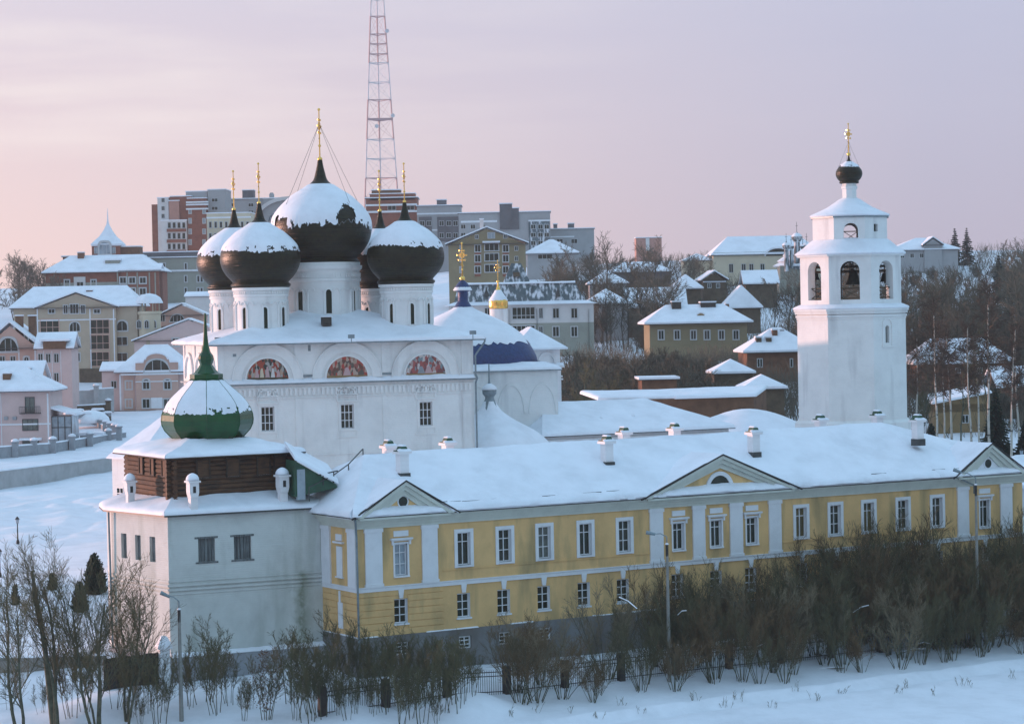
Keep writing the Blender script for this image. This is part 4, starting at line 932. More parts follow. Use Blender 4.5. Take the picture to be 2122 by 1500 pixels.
# small porch with bell-shaped snowy roof and green finial
cp = P(1016, 900, 231); zt_ = P(1016, 842, 231).z
sp_ = empty('entrance_porch', Vector((cp.x, cp.y, 6)), 'low entrance porch under a bell shaped snowy roof with grey green finial', 'porch')
pr = [(6.4, P(1016, 965, 231).z), (5.6, P(1016, 940, 231).z), (4.9, P(1016, 915, 231).z), (3.8, P(1016, 893, 231).z), (2.3, P(1016, 873, 231).z), (1.2, P(1016, 855, 231).z), (.75, zt_ + .0), (.5, zt_ + .5)]
mb = MB(); mb.lathe(cp, smooth_prof(pr), 48, shape=lambda t: 1 / ((abs(math.cos(t - R(62))) ** 3 + abs(math.sin(t - R(62))) ** 3) ** (1 / 3)) + .02 * math.sin(7 * t)); mb.build('roof', M['snow'], sp_, smooth='auto')
mb = MB(); mb.box(Fr((cp.x, cp.y), 17.5), -4.5, 4.5, -4.5, 4.5, 4, pr[1][1] - .3); mb.build('wall', M['church_white'], sp_)
zz = zt_ + .1; mb = MB(); mb.lathe(cp, [(1.0, zz - .5), (.72, zz), (.45, zz + .6), (.42, zz + .8), (.66, zz + 1.1), (.70, zz + 1.55), (.40, zz + 1.75), (.2, zz + 1.95), (.09, zz + 2.3), (.05, zz + 4.0)], 10); fi = mb.build('finial', M['zinc'], sp_, smooth='auto')
mb = MB(); mb.lathe(cp, [(.74, zz + 1.5), (.68, zz + 1.72), (.42, zz + 1.95), (.15, zz + 2.1)], 14); mb.build('snow_cap', M['snow'], fi, smooth=True)
# ================================================================ LONG LOW WING
LW0 = P(1128, 912, 236); LW1 = P(1510, 892, 246); ang = math.degrees(math.atan2(LW1.y - LW0.y, LW1.x - LW0.x)); fw = Fr(LW0, ang); ln_ = (Vector((LW1.x, LW1.y, 0)) - Vector((LW0.x, LW0.y, 0))).length
lw = empty('low_wing', fw.w(ln_ / 2, -4, 6), 'long low white service wing with broad hipped snowy roof behind the yellow building', 'building')
zw = P(1130, 906, 236).z
mb = MB(); mb.box(fw, 0, ln_, -11, 0, 4, zw); mb.box(fw, -.1, ln_ + .1, 0, .15, zw - .45, zw - .3); mb.build('wall', M['white_plaster'], lw)
mb = MB(); mb.box(fw, -.5, ln_ + .5, -11.5, .5, zw, zw + .08); mb.build('eave', M['dark_metal'], lw)
rz_ = P(1230, 830, 245).z - .3; l0 = Fr(fw.w(0, -7, 0), ang).hit(1124, 828)[0]; l1 = Fr(fw.w(0, -7, 0), ang).hit(1335, 824)[0]
mb = MB(); k = zw + .08
mb.patch(fw.w(-.5, .5, k), fw.w(ln_ + .5, .5, k), fw.w(l1, -7, rz_), fw.w(l0, -7, rz_), 50, 12, .3, amp=.08, rag=.08)
mb.patch(fw.w(ln_ + .5, .5, k), fw.w(ln_ + .5, -11.5, k), fw.w(l1, -7, rz_), fw.w(l1 + .02, -7, rz_), 12, 12, .3, amp=.08)
mb.patch(fw.w(ln_ + .5, -11.5, k), fw.w(-.5, -11.5, k), fw.w(l0, -7, rz_), fw.w(l1, -7, rz_), 30, 5, .3)
mb.add([fw.w(-.5, .5, k), fw.w(-.5, -11.5, k), fw.w(l0, -7, rz_ + .2)], [(2, 1, 0)])
mb.build('roof', M['snow'], lw, smooth='auto')
for x, y in ((1245, 874), (1312, 869)):
    n = -2.6; s, z = fw.hit(x, y, n); mb = MB(); mb.box(fw, s - .25, s + .3, n - .9, n, z - .6, z + .05, 0); mb.poly(fw, [(s - .45, z + .05), (s + .5, z + .05), (s + .02, z + .5)], n - 1.5, n + .12, 1); mb.build('dormer', [M['dark_metal'], M['snow']], lw)
pipe([fw.w(-.4, .45, zw), fw.w(.2, .2, zw - .4), fw.w(.2, .15, zw - 3)], .07, lw, 'dark_metal')
# ================================================================ BELL TOWER
YT = 226.0; bt_c = P(1768, 860, YT); ut = YT / FPX; rotT = -8 - 1
bt = empty('bell_tower', Vector((bt_c.x, bt_c.y, 8)), 'tall white octagonal bell tower with arched openings and one small dark onion dome', 'tower')
def zt_at(y): return P(1768, y, YT - 4.6).z
def octf(c, Rin, k=8):
    """frames of the eight faces: each runs left to right as seen from outside"""
    L = 2 * Rin * math.tan(math.pi / 8); out = []
    for i in range(k):
        a = rotT + i * 45; N = Vector((math.sin(R(a)), -math.cos(R(a)), 0)); S = Vector((math.cos(R(a)), math.sin(R(a)), 0))
        out.append(Fr(Vector((c.x, c.y, 0)) + N * Rin - S * (L / 2), a))
    return out, L
def octring(mb, R0, R1, z0, z1, m=0):
    c8 = math.cos(math.pi / 8); mb.lathe(bt_c, [(R0 / c8, z0), (R1 / c8, z1)], 8, m, R(rotT - 90 + 22.5))
Ra = 112 * ut * .985; Rb = 104 * ut * .985; Rc = 77 * ut * .985
Z = {n: zt_at(y) for n, y in dict(base=886, plinth=872, cap=640, t1=630, a0=622, a1=543, t2=528, c2=502, u0=500, t3=447, roof=409, drum=370).items()}
mb = MB(); octring(mb, Ra + .35, Ra + .35, 5, Z['plinth'] - .25); octring(mb, Ra + .35, Ra, Z['plinth'] - .25, Z['plinth']); mb.build('plinth', M['church_white'], bt)
fs, L = octf(bt_c, Ra); mb = MB()
for i, f in enumerate(fs):
    if i == 1:
        s, z = f.hit(1839, 691); slit = (s - .24, s + .24, z - .85, z + .75, 'arch'); mb.wall(f, 0, L, 5, Z['cap'] + .3, [slit], 0, .6)
    else: mb.wall(f, 0, L, 5, Z['cap'] + .3)
mb.build('wall', M['church_white'], bt)
pane(fs[1], slit[0], slit[1], slit[2], slit[3], -.4, 'glass', bt)
f = fs[1]; s = (slit[0] + slit[1]) / 2; z = slit[3]
mb = MB(); mb.ring(f, [(s + .62 * math.cos(math.pi * i / 10), z + .1 + .62 * math.sin(math.pi * i / 10)) for i in range(11)], [(s + .48 * math.cos(math.pi * i / 10), z + .1 + .48 * math.sin(math.pi * i / 10)) for i in range(11)], 0, .08)
mb.box(f, s - .75, s + .75, 0, .14, slit[2] - .4, slit[2] - .25); mb.box(f, s - .66, s - .52, 0, .08, slit[2] - .25, z); mb.box(f, s + .52, s + .66, 0, .08, slit[2] - .25, z); mb.build('window_surround', M['church_white'], bt)
mb = MB()
for a, b, n in ((.95, .75, .05), (.75, .55, .14), (.45, .2, .20), (.2, 0, .30)): octring(mb, Ra + n, Ra + n, Z['cap'] - a, Z['cap'] - b)
mb.build('cornice', M['church_white'], bt)
mb = MB(); c8 = math.cos(math.pi / 8); mb.lathe(bt_c, [((Ra + .31) / c8, Z['cap']), ((Ra + .38) / c8, Z['cap'] + .08), ((Ra + .3) / c8, Z['cap'] + .2), ((Rb + .15) / c8, Z['cap'] + .42), ((Rb - .2) / c8, Z['cap'] + .5)], 8, 0, R(rotT - 67.5)); mb.build('ledge_snow', M['snow'], bt, smooth='auto')
fs2, L2 = octf(bt_c, Rb); mb = MB(); hw = .88; z0, z1 = Z['a0'] + .05, Z['a1'] + .1
for f in fs2: mb.wall(f, 0, L2, Z['cap'] - .3, Z['t2'] + .05, [(L2 / 2 - hw, L2 / 2 + hw, z0, z1, 'arch')], 0, .9)
mb2 = MB(); octring(mb, Rb - .5, Rb - .5, Z['cap'] - .2, z0 - .05)
mb.build('belfry_wall', M['church_white'], bt)
mb = MB(); octring(mb, Rb - .92, Rb - .92, Z['t2'] - .5, Z['t2'] - .3); mb.build('belfry_ceiling', M['old_timber'], bt)
mb = MB(); ft_ = Fr((bt_c.x, bt_c.y), rotT)
for z in (z1 - .55, z1 - 1.0):
    for q in (-1.3, 0, 1.3): mb.box(ft_, -Rb + .9, Rb - .9, q - .12, q + .12, z, z + .2); mb.box(ft_, q - .11, q + .11, -Rb + .9, Rb - .9, z + .21, z + .4)
for a_ in (-2.2, 2.2):
    for b_ in (-2.2, 2.2): mb.box(ft_, a_ - .2, a_ + .2, b_ - .2, b_ + .2, Z['cap'], z1 + .6)
mb.build('bell_frame', M['old_timber'], bt)
for f in fs2:
    mb = MB(); a, b = L2 / 2 - hw, L2 / 2 + hw
    for z in (z0 + .12, z0 + 1.05): mb.box(f, a, b, -.5, -.42, z, z + .09)
    mb.tube(f.w(a, -.46, z0 + .15), f.w(b, -.46, z0 + 1.05), .04, .04, 4); mb.tube(f.w(b, -.46, z0 + .15), f.w(a, -.46, z0 + 1.05), .04, .04, 4)
    mb.build('railing', M['old_timber'], bt)
mb = MB(); octring(mb, Rb + .30, Rb + .30, Z['t2'] - .08, Z['t2'] + .05); mb.build('eave', M['church_white'], bt)
mb = MB(); mb.lathe(bt_c, smooth_prof([((Rb + .35) / c8, Z['t2'] + .05), ((Rb + .48) / c8, Z['t2'] + .14), ((Rb + .40) / c8, Z['t2'] + .26), ((Rb - .3) / c8, Z['t2'] + .75), ((Rc + .3) / c8, Z['c2'] + .15), ((Rc - .2) / c8, Z['c2'] + .45)], 2), 8, 0, R(rotT - 67.5)); mb.build('tier_snow', M['snow'], bt, smooth='auto')
fs3, L3 = octf(bt_c, Rc); mb = MB()
f = fs3[0]; ar = f.hit(1763, 480)[0]; h3 = (ar - .66, ar + .66, zt_at(499), zt_at(461), 'arch'); f = fs3[1]; s, z = f.hit(1815, 472); h3b = (s - .25, s + .25, z - .35, z + .35)
for i, f in enumerate(fs3): mb.wall(f, 0, L3, Z['c2'] - .3, Z['t3'] + .05, [h3] if i in (0, 2, 4, 6) else ([h3b] if i == 1 else []), 0, .6)
mb.build('top_wall', M['church_white'], bt)
pane(fs3[1], h3b[0], h3b[1], h3b[2], h3b[3], -.3, 'glass', bt)
mb = MB(); f = fs3[0]
for z in (h3[2] + .12, h3[2] + .85): mb.box(f, h3[0], h3[1], -.3, -.22, z, z + .09)
mb.tube(f.w(h3[0], -.26, h3[2]), f.w(h3[1], -.26, h3[2] + .9), .04, .04, 4); mb.tube(f.w(h3[1], -.26, h3[2]), f.w(h3[0], -.26, h3[2] + .9), .04, .04, 4); mb.build('railing', M['old_timber'], bt)
mb = MB(); octring(mb, Rc + .15, Rc + .15, Z['t3'] - .1, Z['t3'] + .04); mb.build('eave', M['zinc'], bt)
mb = MB(); mb.lathe(bt_c, smooth_prof([((Rc + .18) / c8, Z['t3'] + .04), ((Rc + .25) / c8, Z['t3'] + .13), ((Rc + .10) / c8, Z['t3'] + .25), (2.3, Z['t3'] + .9), (1.15, Z['roof'] - .05), (.8, Z['roof'] + .1)], 2), 8, 0, R(rotT - 67.5)); mb.build('tent_roof', M['snow'], bt, smooth='auto')
xd = P(1761, 390, YT); cd_ = Vector((xd.x, xd.y, 0)); rd = .70
mb = MB(); zb = zt_at(372) - .1; mb.lathe(bt_c, [(rd + .12, Z['roof'] - .4), (rd + .12, Z['roof'] + .1), (rd, Z['roof'] + .2), (rd, zb - .6), (rd + .1, zb - .5), (rd + .1, zb - .3), (rd, zb - .25), (rd, zb)], 8, 0, R(rotT - 67.5)); mb.build('drum', M['church_white'], bt)
Rr = 27.5 * ut; d = onion(bt_c, Rr, zb + .05, bt, 1.16, rag=.05, seed=21, th=.06)
z0 = zb + 2.05 * Rr; cross(bt_c, z0, P(1757, 257, YT).z - z0, 40, d, 1.1)
mb = MB()
for t in (10, 100, 190, 280): mb.tube((bt_c.x, bt_c.y, z0 + 1.3), (bt_c.x + math.cos(R(t)) * Rr * .9, bt_c.y + math.sin(R(t)) * Rr * .9, zb + 1.0 * Rr), .012, .012, 4)
mb.build('guy_wire', M['dark_metal'], d)
def bell(x, y, Y, r, lab):
    p = P(x, y, Y); mb = MB(); mb.lathe(p, [(r, p.z - r * .9), (r * .98, p.z - r * .8), (r * .72, p.z - r * .3), (r * .55, p.z + r * .5), (r * .42, p.z + r * .85), (r * .1, p.z + r)], 20)
    mb.tube(p + Vector((0, 0, r)), Vector((p.x, p.y, Z['t2'] - .45)), .05, .05, 5); mb.tube(p + Vector((0, 0, -r * 1.15)), p, .07, .04, 5)
    tag(mb.build('bell', M['bronze'], None, smooth='auto'), lab, 'bell', 'bells in the belfry')
bell(1768, 575, YT - 1.5, .75, 'largest dark bell hanging in the middle arch of the bell tower')
bell(1690, 572, YT + .6, .42, 'small dark bell in the left arch of the bell tower')
bell(1833, 575, YT + .6, .46, 'small dark bell in the right arch of the bell tower')
# snow-roofed end of another range seen past the far pediment
fa = Fr(P(2100, 1000, 203), 31); ax = tag(MB() and empty('annex', fa.w(4, -4, 0), 'white annex with a snowy roof just past the right end of the yellow building', 'building'))
mb = MB(); zz = P(2118, 1012, 203).z; mb.box(fa, 0, 14, -8, 0, -1, zz); mb.build('wall', M['trim_white'], ax)
mb = MB(); gable_or_hip(mb, fa, 0, 14, -8, 0, zz, 2.2, 'hip', .5, .3); mb.build('roof', M['snow'], ax)
# ================================================================ houses of the town behind
class House:
    def __init__(s, name, label, cat, x0, x1, ytop, Y, ang, dep, wallm, roof=None, below=3, group=None, z0=None, wl=True):
        a = P(x0, ytop, Y); s.fr = Fr(a, ang); s.z = a.z; s.W = s.fr.hit(x1, ytop)[0]; s.dep = dep; s.wm = wallm
        cx = s.fr.w(s.W / 2, -dep / 2, 0); s.z0 = (min(H(cx.x, cx.y), H(a.x, a.y)) - below) if z0 is None else z0
        s.root = empty(name, Vector((cx.x, cx.y, s.z0 + below)), label, cat, group)
        if wl: s.mass(0, s.W, -dep, 0, s.z, wallm)
        if roof: s.roof(0, s.W, -dep, 0, s.z, *roof)
    def mass(s, a, b, n0, n1, z, m, z0=None, name='wall'):
        mb = MB(); mb.box(s.fr, a, b, n0, n1, s.z0 if z0 is None else z0, z); return mb.build(name, M[m], s.root)
    def pmass(s, x0, y0, x1, y1, n1, dep, m, name='wall', snow=True):
        a, z = s.fr.hit(x0, y0, n1); b, zb = s.fr.hit(x1, y1, n1)
        o = s.mass(a, b, n1 - dep, n1, z, m, zb if y1 is not None else None, name)
        if snow: mb = MB(); mb.box(s.fr, a - .15, b + .15, n1 - dep - .1, n1 + .15, z, z + .28); mb.build('roof_snow', M['snow'], o)
        return o
    def roof(s, a, b, n0, n1, z, kind, rise, ov=.6, inset=None, th=.28, name='roof'):
        mb = MB(); gable_or_hip(mb, s.fr, a, b, n0, n1, z + .1, rise, kind, ov, th, inset); o = mb.build(name, M['snow'], s.root)
        mb = MB(); mb.box(s.fr, a - ov + .02, b + ov - .02, n0 - ov + .02, n1 + ov - .02, z - .02, z + .1); mb.build('eave', M['dark_metal'], o)
        if kind in ('front', 'side'):
            mb = MB(); m_ = (a + b) / 2; q = (n0 + n1) / 2
            if kind == 'front':
                mb.poly(s.fr, [(a, z + .02), (b, z + .02), (m_, z + rise * (b - a) / (b - a + 2 * ov) + .05)], n1 - .2, n1 - .003)
            else:
                for c in (a + .003, b - .2): mb.add([s.fr.w(c, n0, z), s.fr.w(c, n1, z), s.fr.w(c, q, z + rise * .93), s.fr.w(c + .19, n0, z), s.fr.w(c + .19, n1, z), s.fr.w(c + .19, q, z + rise * .93)], [(0, 1, 2), (5, 4, 3)])
            mb.build('gable', M[s.wm], s.root)
        return o
    def win(s, x, y, w, h, st='r', n=0, g='glass', fm='frame_far', fw=.12, cols=(.5,), rows=()):
        c, z = s.fr.hit(x, y, n); a, z1 = s.fr.hit(x - w / 2, y - h / 2, n); b, z0 = s.fr.hit(x + w / 2, y + h / 2, n)
        z1 -= (z1 + z0) / 2 - z; z0 -= (z1 + z0) / 2 - z
        if st == 'a': r = (b - a) / 2; up = [(c + r * math.cos(math.pi * i / 8), z1 - r + r * math.sin(math.pi * i / 8)) for i in range(9)]; out = [(a, z0), (b, z0)] + up
        elif st == 'h': r = (b - a) / 2; out = [(c + r * math.cos(math.pi * i / 12), z0 + (z1 - z0) * math.sin(math.pi * i / 12)) for i in range(13)]
        else: out = [(a, z0), (b, z0), (b, z1), (a, z1)]
        cz = (z0 + z1) / 2; k = lambda p: (p[0] + (fw if p[0] > c + 1e-3 else -fw if p[0] < c - 1e-3 else 0), p[1] + (fw if p[1] > cz else -fw))
        mb = MB(); mb.poly(s.fr, out, n - .1, n + .03); o = mb.build('window', M[g], s.root)
        mb = MB(); mb.ring(s.fr, [k(p) for p in out], out, n - .1, n + .14, closed=True)
        for q in cols: mb.box(s.fr, lerp(a, b, q) - .05, lerp(a, b, q) + .05, n, n + .08, z0, z1 if st == 'r' else z0 + (z1 - z0) * .9)
        for q in rows: mb.box(s.fr, a, b, n, n + .075, lerp(z0, z1, q) - .05, lerp(z0, z1, q) + .05)
        mb.build('window_frame', M[fm], o); return o
    def band(s, y, h, x0=None, x1=None, n=0, m='trim_white', out=.12, name='trim'):
        a = s.fr.hit(x0, y, n)[0] if x0 is not None else 0; b = s.fr.hit(x1, y, n)[0] if x1 is not None else s.W
        z = s.fr.hit((x0 or 0) if x0 is not None else 1061, y, n)[1]; mb = MB(); mb.box(s.fr, a - .02, b + .02, n - .05, n + out, z - h, z); mb.build(name, M[m], s.root)
    def strip(s, x0, x1, y0, y1, n=0, m='trim_white', out=.10, name='pilaster'):
        a, z1 = s.fr.hit(x0, y0, n); b, z0 = s.fr.hit(x1, y1, n); mb = MB(); mb.box(s.fr, a, b, n - .05, n + out, z0, z1); return mb.build(name, M[m], s.root)
    def chim(s, x, y0, y1, n, w, m='brick_brown'):
        a, z1 = s.fr.hit(x, y0, n); z0 = s.fr.hit(x, y1, n)[1]; mb = MB(); mb.box(s.fr, a - w / 2, a + w / 2, n - w / 2, n + w / 2, z0 - 1, z1); o = mb.build('chimney', M[m], s.root)
        mb = MB(); mb.box(s.fr, a - w / 2 - .1, a + w / 2 + .1, n - w / 2 - .1, n + w / 2 + .1, z1, z1 + .22); mb.build('snow_cap', M['snow'], o)
# pink three-storey house at the left edge
h = House('pink_house', 'pale pink three storey house with glass annex at the left edge, behind the pillared fence', 'house', -60, 103, 814, 375, 0, 10, 'wall_pink', ('hip', 3.6, .8))
h.band(857, .25); h.band(902, .18); h.strip(97, 103, 815, 930); h.strip(1, 5, 815, 930)
for x, y, w, hh in ((62, 839, 18, 30), (63, 880, 31, 21), (64, 920, 32, 22), (-20, 880, 24, 22), (-20, 839, 18, 26)): h.win(x, y, w, hh, cols=(.33, .67) if w > 20 else (.5,), g='glass_curtain', fm='dark_metal', fw=.10)
mb = MB(); a, z = h.fr.hit(42, 856); b, _ = h.fr.hit(85, 856)
for i in range(12): q = lerp(a, b, i / 11); mb.box(h.fr, q - .03, q + .03, .75, .82, z, z + 1.0)
mb.box(h.fr, a, b, .74, .83, z + .98, z + 1.05); mb.box(h.fr, a, b, 0, .85, z - .12, z); mb.build('balcony', M['dark_metal'], h.root)
mb = MB(); a, z = h.fr.hit(43, 912); b, _ = h.fr.hit(87, 908); mb.box(h.fr, a, b, 0, 1.2, z, z + .35); mb.build('door_canopy', M['snow'], h.root)
for x in (13, 31): h.strip(x - 4, x + 4, 863, 870, m='stone_grey', out=.4, name='air_conditioner')
h.chim(15, 774, 800, -2.2, 1.2)
a, z1 = h.fr.hit(106, 862, -1); b, z0 = h.fr.hit(150, 928, -1); mb = MB(); mb.box(h.fr, a, b, -7, -1, z0 - 2, z1); cons = mb.build('glass_annex', M['glass_pale'], h.root)
mb = MB(); bars(mb, h.fr, a, b, z0 - 1, z1, (.33, .66), (.35, .7), -1.05, -.9, .12); mb.build('annex_frame', M['dark_metal'], cons)
mb = MB(); mb.add([h.fr.w(a - .3, n, z1 + q) for q, n in ((1.2, -.5), (1.2, -7.5))] + [h.fr.w(b + .8, n, z1) for n in (-7.5, -.5)] + [h.fr.w(a - .3, n, z1 + q + .4) for q, n in ((1.2, -.5), (1.2, -7.5))] + [h.fr.w(b + .8, n, z1 + .35) for n in (-7.5, -.5)], [(3, 2, 1, 0), (4, 5, 6, 7), (0, 4, 7, 3), (2, 6, 5, 1), (3, 7, 6, 2), (0, 1, 5, 4)]); mb.build('annex_roof', M['snow'], cons)
h = House('house', 'low house with broad snowy roof and one dark dormer just behind the pink house', 'house', -70, 80, 797, 405, 0, 9, 'wall_peach', ('side', 3.4, .5))
a, z1 = h.fr.hit(43, 764, -1); b, z0 = h.fr.hit(61, 786, -1); mb = MB(); mb.box(h.fr, a, b, -3, -1, z0, z1); o = mb.build('dormer', M['old_timber'], h.root); mb = MB(); mb.box(h.fr, a - .2, b + .2, -3.2, -.8, z1, z1 + .25); mb.build('snow_cap', M['snow'], o)
h = House('gabled_house', 'pink house with large arched gable window at the left edge of the photo', 'house', -35, 78, 724, 430, 3, 12, 'wall_peach', ('front', 4.6, .7))
h.win(17, 714, 40, 26, 'h', fw=.35, cols=(.35, .65)); h.band(728, .25); h.win(27, 746, 10, 14); h.win(55, 748, 9, 16, 'a', fw=.28); h.win(5, 746, 10, 14); h.strip(38, 42, 726, 800); h.strip(71, 77, 726, 800); h.chim(40, 655, 690, -6, 1.3); h.chim(67, 655, 700, -7, 1.3)
h = House('terrace_house', 'grey pink terraced house wing with white pilasters below the large beige mansion', 'house', 76, 148, 724, 425, 4, 11, 'wall_pink', ('side', 2.6, .5))
for x in (84, 100, 117):
    for y in (742, 782, 818): h.win(x, y, 9, 17)
for x in (92, 109, 127): h.strip(x - 2, x + 2, 727, 850)
h.mass(h.W * .2, h.W * .85, -5, .6, h.z + 1.4, 'brick_brown', h.z)
mb = MB(); mb.box(h.fr, h.W * .1, h.W * .95, -5.2, .9, h.z + 1.4, h.z + 1.75); mb.build('dormer_snow', M['snow'], h.root)
# large beige mansion
h = House('mansion', 'large beige four storey mansion with wide central gable, loggias and a round corner turret', 'house', 28, 284, 640, 520, 2, 16, 'wall_beige', ('hip', 4.4, .9, 4))
a, z = h.fr.hit(76, 640, 1.2); b, _ = h.fr.hit(240, 640, 1.2); h.mass(a, b, -8, 1.2, z, 'wall_beige')
h.roof(a, b, -7.5, 1.2, z, 'front', 3.3, .7, name='gable_roof')
for x, y, w, hh, st in ((136, 641, 8, 16, 'r'), (154, 640, 17, 18, 'r'), (172, 641, 8, 16, 'r'), (107, 645, 12, 7, 'r'), (201, 645, 12, 7, 'r'), (155, 677, 21, 18, 'a'), (158, 708, 15, 16, 'r'), (158, 740, 15, 16, 'r')): h.win(x, y, w, hh, st, n=1.2, fw=.2, cols=(.33, .67) if w > 15 else (.5,))
h.band(663, .3, 76, 240, 1.2)
for x in (79, 188, 237): h.strip(x - 3, x + 3, 640, 790, 1.2, out=.14)
for x, y in ((207, 677), (207, 709), (207, 744), (103, 676)): h.win(x, y, 38, 27, 'r', n=1.2, fw=.16, cols=(.33, .67), rows=(.42,), fm='wall_peach')
h.win(253, 675, 21, 19, 'a', fw=.3); h.win(253, 707, 21, 16); h.win(253, 740, 21, 16); h.strip(165, 222, 764, 792, 1.2, 'old_timber', .2, 'garage'); h.chim(186, 602, 622, -6, 1.4)
h.win(50, 700, 16, 16); h.win(50, 740, 16, 16)
tc_ = h.fr.w(h.W + 2.4, -1.5, 0); t0 = P(305, 690, 518).z
mb = MB(); mb.lathe(tc_, [(2.5, h.z0), (2.5, P(305, 652, 518).z), (2.75, P(305, 650, 518).z), (2.75, P(305, 645, 518).z)], 18); tw = mb.build('turret', M['wall_cream'], h.root, smooth='auto')
zr = P(305, 627, 518).z; mb = MB()
for i in range(6): a = i * 1.047; mb.tube((tc_.x + 2.2 * math.cos(a), tc_.y + 2.2 * math.sin(a), zr - 2.5), (tc_.x + 2.2 * math.cos(a), tc_.y + 2.2 * math.sin(a), zr), .16, .16, 6)
mb.build('turret_post', M['wall_beige'], tw)
mb = MB(); mb.lathe(tc_, [(3.1, zr - .15), (3.0, zr + .2), (2.5, zr + 1.1), (1.5, zr + 1.75), (.2, zr + 2.0)], 20); mb.build('turret_roof', M['snow'], tw, smooth='auto')
for dx in (-16, 0, 15): h.win(304 + dx, 672, 8, 15, 'a', n=1.0 + (.1 if dx == 0 else -.45), fw=.15)
# pink villa with curved gable
h = House('pink_villa', 'rose pink villa with curved front gable and half round attic window', 'house', 247, 384, 773, 462, 0, 12, 'wall_pink', ('hip', 4.9, .9, 5.0))
a, z = h.fr.hit(281, 773, .8); b, _ = h.fr.hit(369, 773, .8); h.mass(a, b, -5, .8, z, 'wall_peach'); mb = MB(); m_ = (a + b) / 2; w_ = (b - a) / 2; zt = h.fr.hit(325, 733, .8)[1]
out = [(a, z), (b, z), (b, z + 1.9), (m_ + w_ * .62, z + 1.9), (m_ + w_ * .58, z + 2.5)] + [(m_ + w_ * .5 * math.cos(math.pi * i / 10), z + 2.5 + (zt - z - 2.5) * math.sin(math.pi * i / 10)) for i in range(11)] + [(m_ - w_ * .58, z + 2.5), (m_ - w_ * .62, z + 1.9), (a, z + 1.9)]
mb.poly(h.fr, out, .2, .8); g_ = mb.build('gable', M['wall_peach'], h.root)
mb = MB(); up = out[2:]; mb.ring(h.fr, [(p[0], p[1] + .28) for p in up], up, .1, 1.0); mb.build('gable_snow', M['snow'], g_)
h.win(325, 758, 52, 24, 'h', n=.8, fw=.3, cols=(.33, .67)); h.band(775, .28, 250, 384, .8); h.band(790, .2, 281, 369, .8)
for x, y, w, hh, st, n in ((303, 796, 13, 19, 'a', .8), (347, 796, 13, 19, 'a', .8), (303, 836, 14, 17, 'r', .8), (347, 836, 14, 17, 'r', .8), (267, 798, 12, 15, 'r', 0), (267, 836, 12, 15, 'r', 0)): h.win(x, y, w, hh, st, n=n, fw=.25)
h.strip(313, 337, 824, 846, .8); h.strip(247, 252, 776, 850); h.strip(255, 280, 776, 850, m='wall_peach', out=.05)
h.mass(-3.6, 0, -8, -1.5, P(240, 770, 462).z, 'wall_pink'); h.roof(-3.6, 0, -8, -1.5, P(240, 770, 462).z, 'side', 1.5, .4); h.win(236, 797, 10, 14, n=-1.5)
mb = MB(); mb.box(h.fr, -2.5, h.W + .5, -5, 1.2, h.z0 - 2, P(300, 850, 462).z); mb.build('plinth', M['old_timber'], h.root)
h = House('brown_house', 'brown and peach house with low gable and arched strip window, above the pink villa', 'house', 330, 424, 655, 545, 4, 12, 'wall_peach', ('front', 2.6, .6)); h.win(367, 659, 30, 14, 'h', fw=.2, cols=(.25, .5, .75)); h.win(337, 659, 9, 13); h.win(395, 668, 12, 8); h.strip(335, 364, 676, 690, m='old_timber', out=.8)
h = House('long_gabled_house', 'long pink house with very wide low gable, left of the cathedral drums', 'house', 278, 505, 708, 505, 4, 10, 'wall_pink', ('front', 4.4, .6)); h.win(364, 709, 12, 14, fw=.3); h.strip(303, 311, 705, 725, m='wall_beige', out=.2); h.win(395, 702, 20, 8)
h = House('white_shed', 'flat roofed shed with thick snow between the mansion turret and the cathedral domes', 'shed', 384, 445, 616, 585, 0, 8, 'wall_white', ('side', 1.0, .3))
# brick palace, grey block behind
h = House('brick_palace', 'red brick mansion with hipped snowy roof on the hill', 'house', 95, 330, 567, 605, 1, 16, 'brick_red', ('hip', 4.2, 1.0, 6))
h.band(568, .9, m='wall_green'); a, z = h.fr.hit(250, 562, .8); h.mass(a, h.W, -6, .8, z, 'brick_red'); h.roof(a, h.W, -6, .8, z, 'side', 1.5, .6)
for x in (139, 194): h.win(x, 589, 9, 16, fw=.3)
h.strip(153, 178, 574, 612, m='wall_white', out=.3); h.win(166, 590, 13, 10, n=.3, fm='wall_white')
for x in (255, 274, 296):
    h.win(x, 581, 12, 11, n=.8, fw=.3); h.win(x, 604, 12, 12, n=.8, fw=.3)
for x in (244, 264, 285, 310, 322): h.strip(x - 2, x + 2, 565, 625, .8, 'wall_green')
for x, y in ((168, 524), (292, 538)): h.chim(x, y, y + 12, -7, 1.6, 'brick_brown')
a, z1 = h.fr.hit(218, 540, -3); b, z0 = h.fr.hit(248, 560, -3); h.mass(a, b, -7, -3, z1, 'wall_green', z0); mb = MB(); mb.box(h.fr, a - .3, b + .3, -7.3, -2.7, z1, z1 + .4); mb.build('dormer_snow', M['snow'], h.root)
h = House('cupola_house', 'dark brick block with curved snowy cupola and weathervane behind the red brick mansion', 'house', 130, 290, 533, 650, 1, 14, 'brick_brown', ('flat', .3, .4))
o = h.pmass(190, 510, 250, 560, .4, 7.5, 'brick_red', 'cupola', snow=False); a, z = h.fr.hit(188, 508, .6); b, _ = h.fr.hit(252, 508, .6); m_ = (a + b) / 2; fr = Fr(h.fr.w(m_, -3.3, 0), 1)
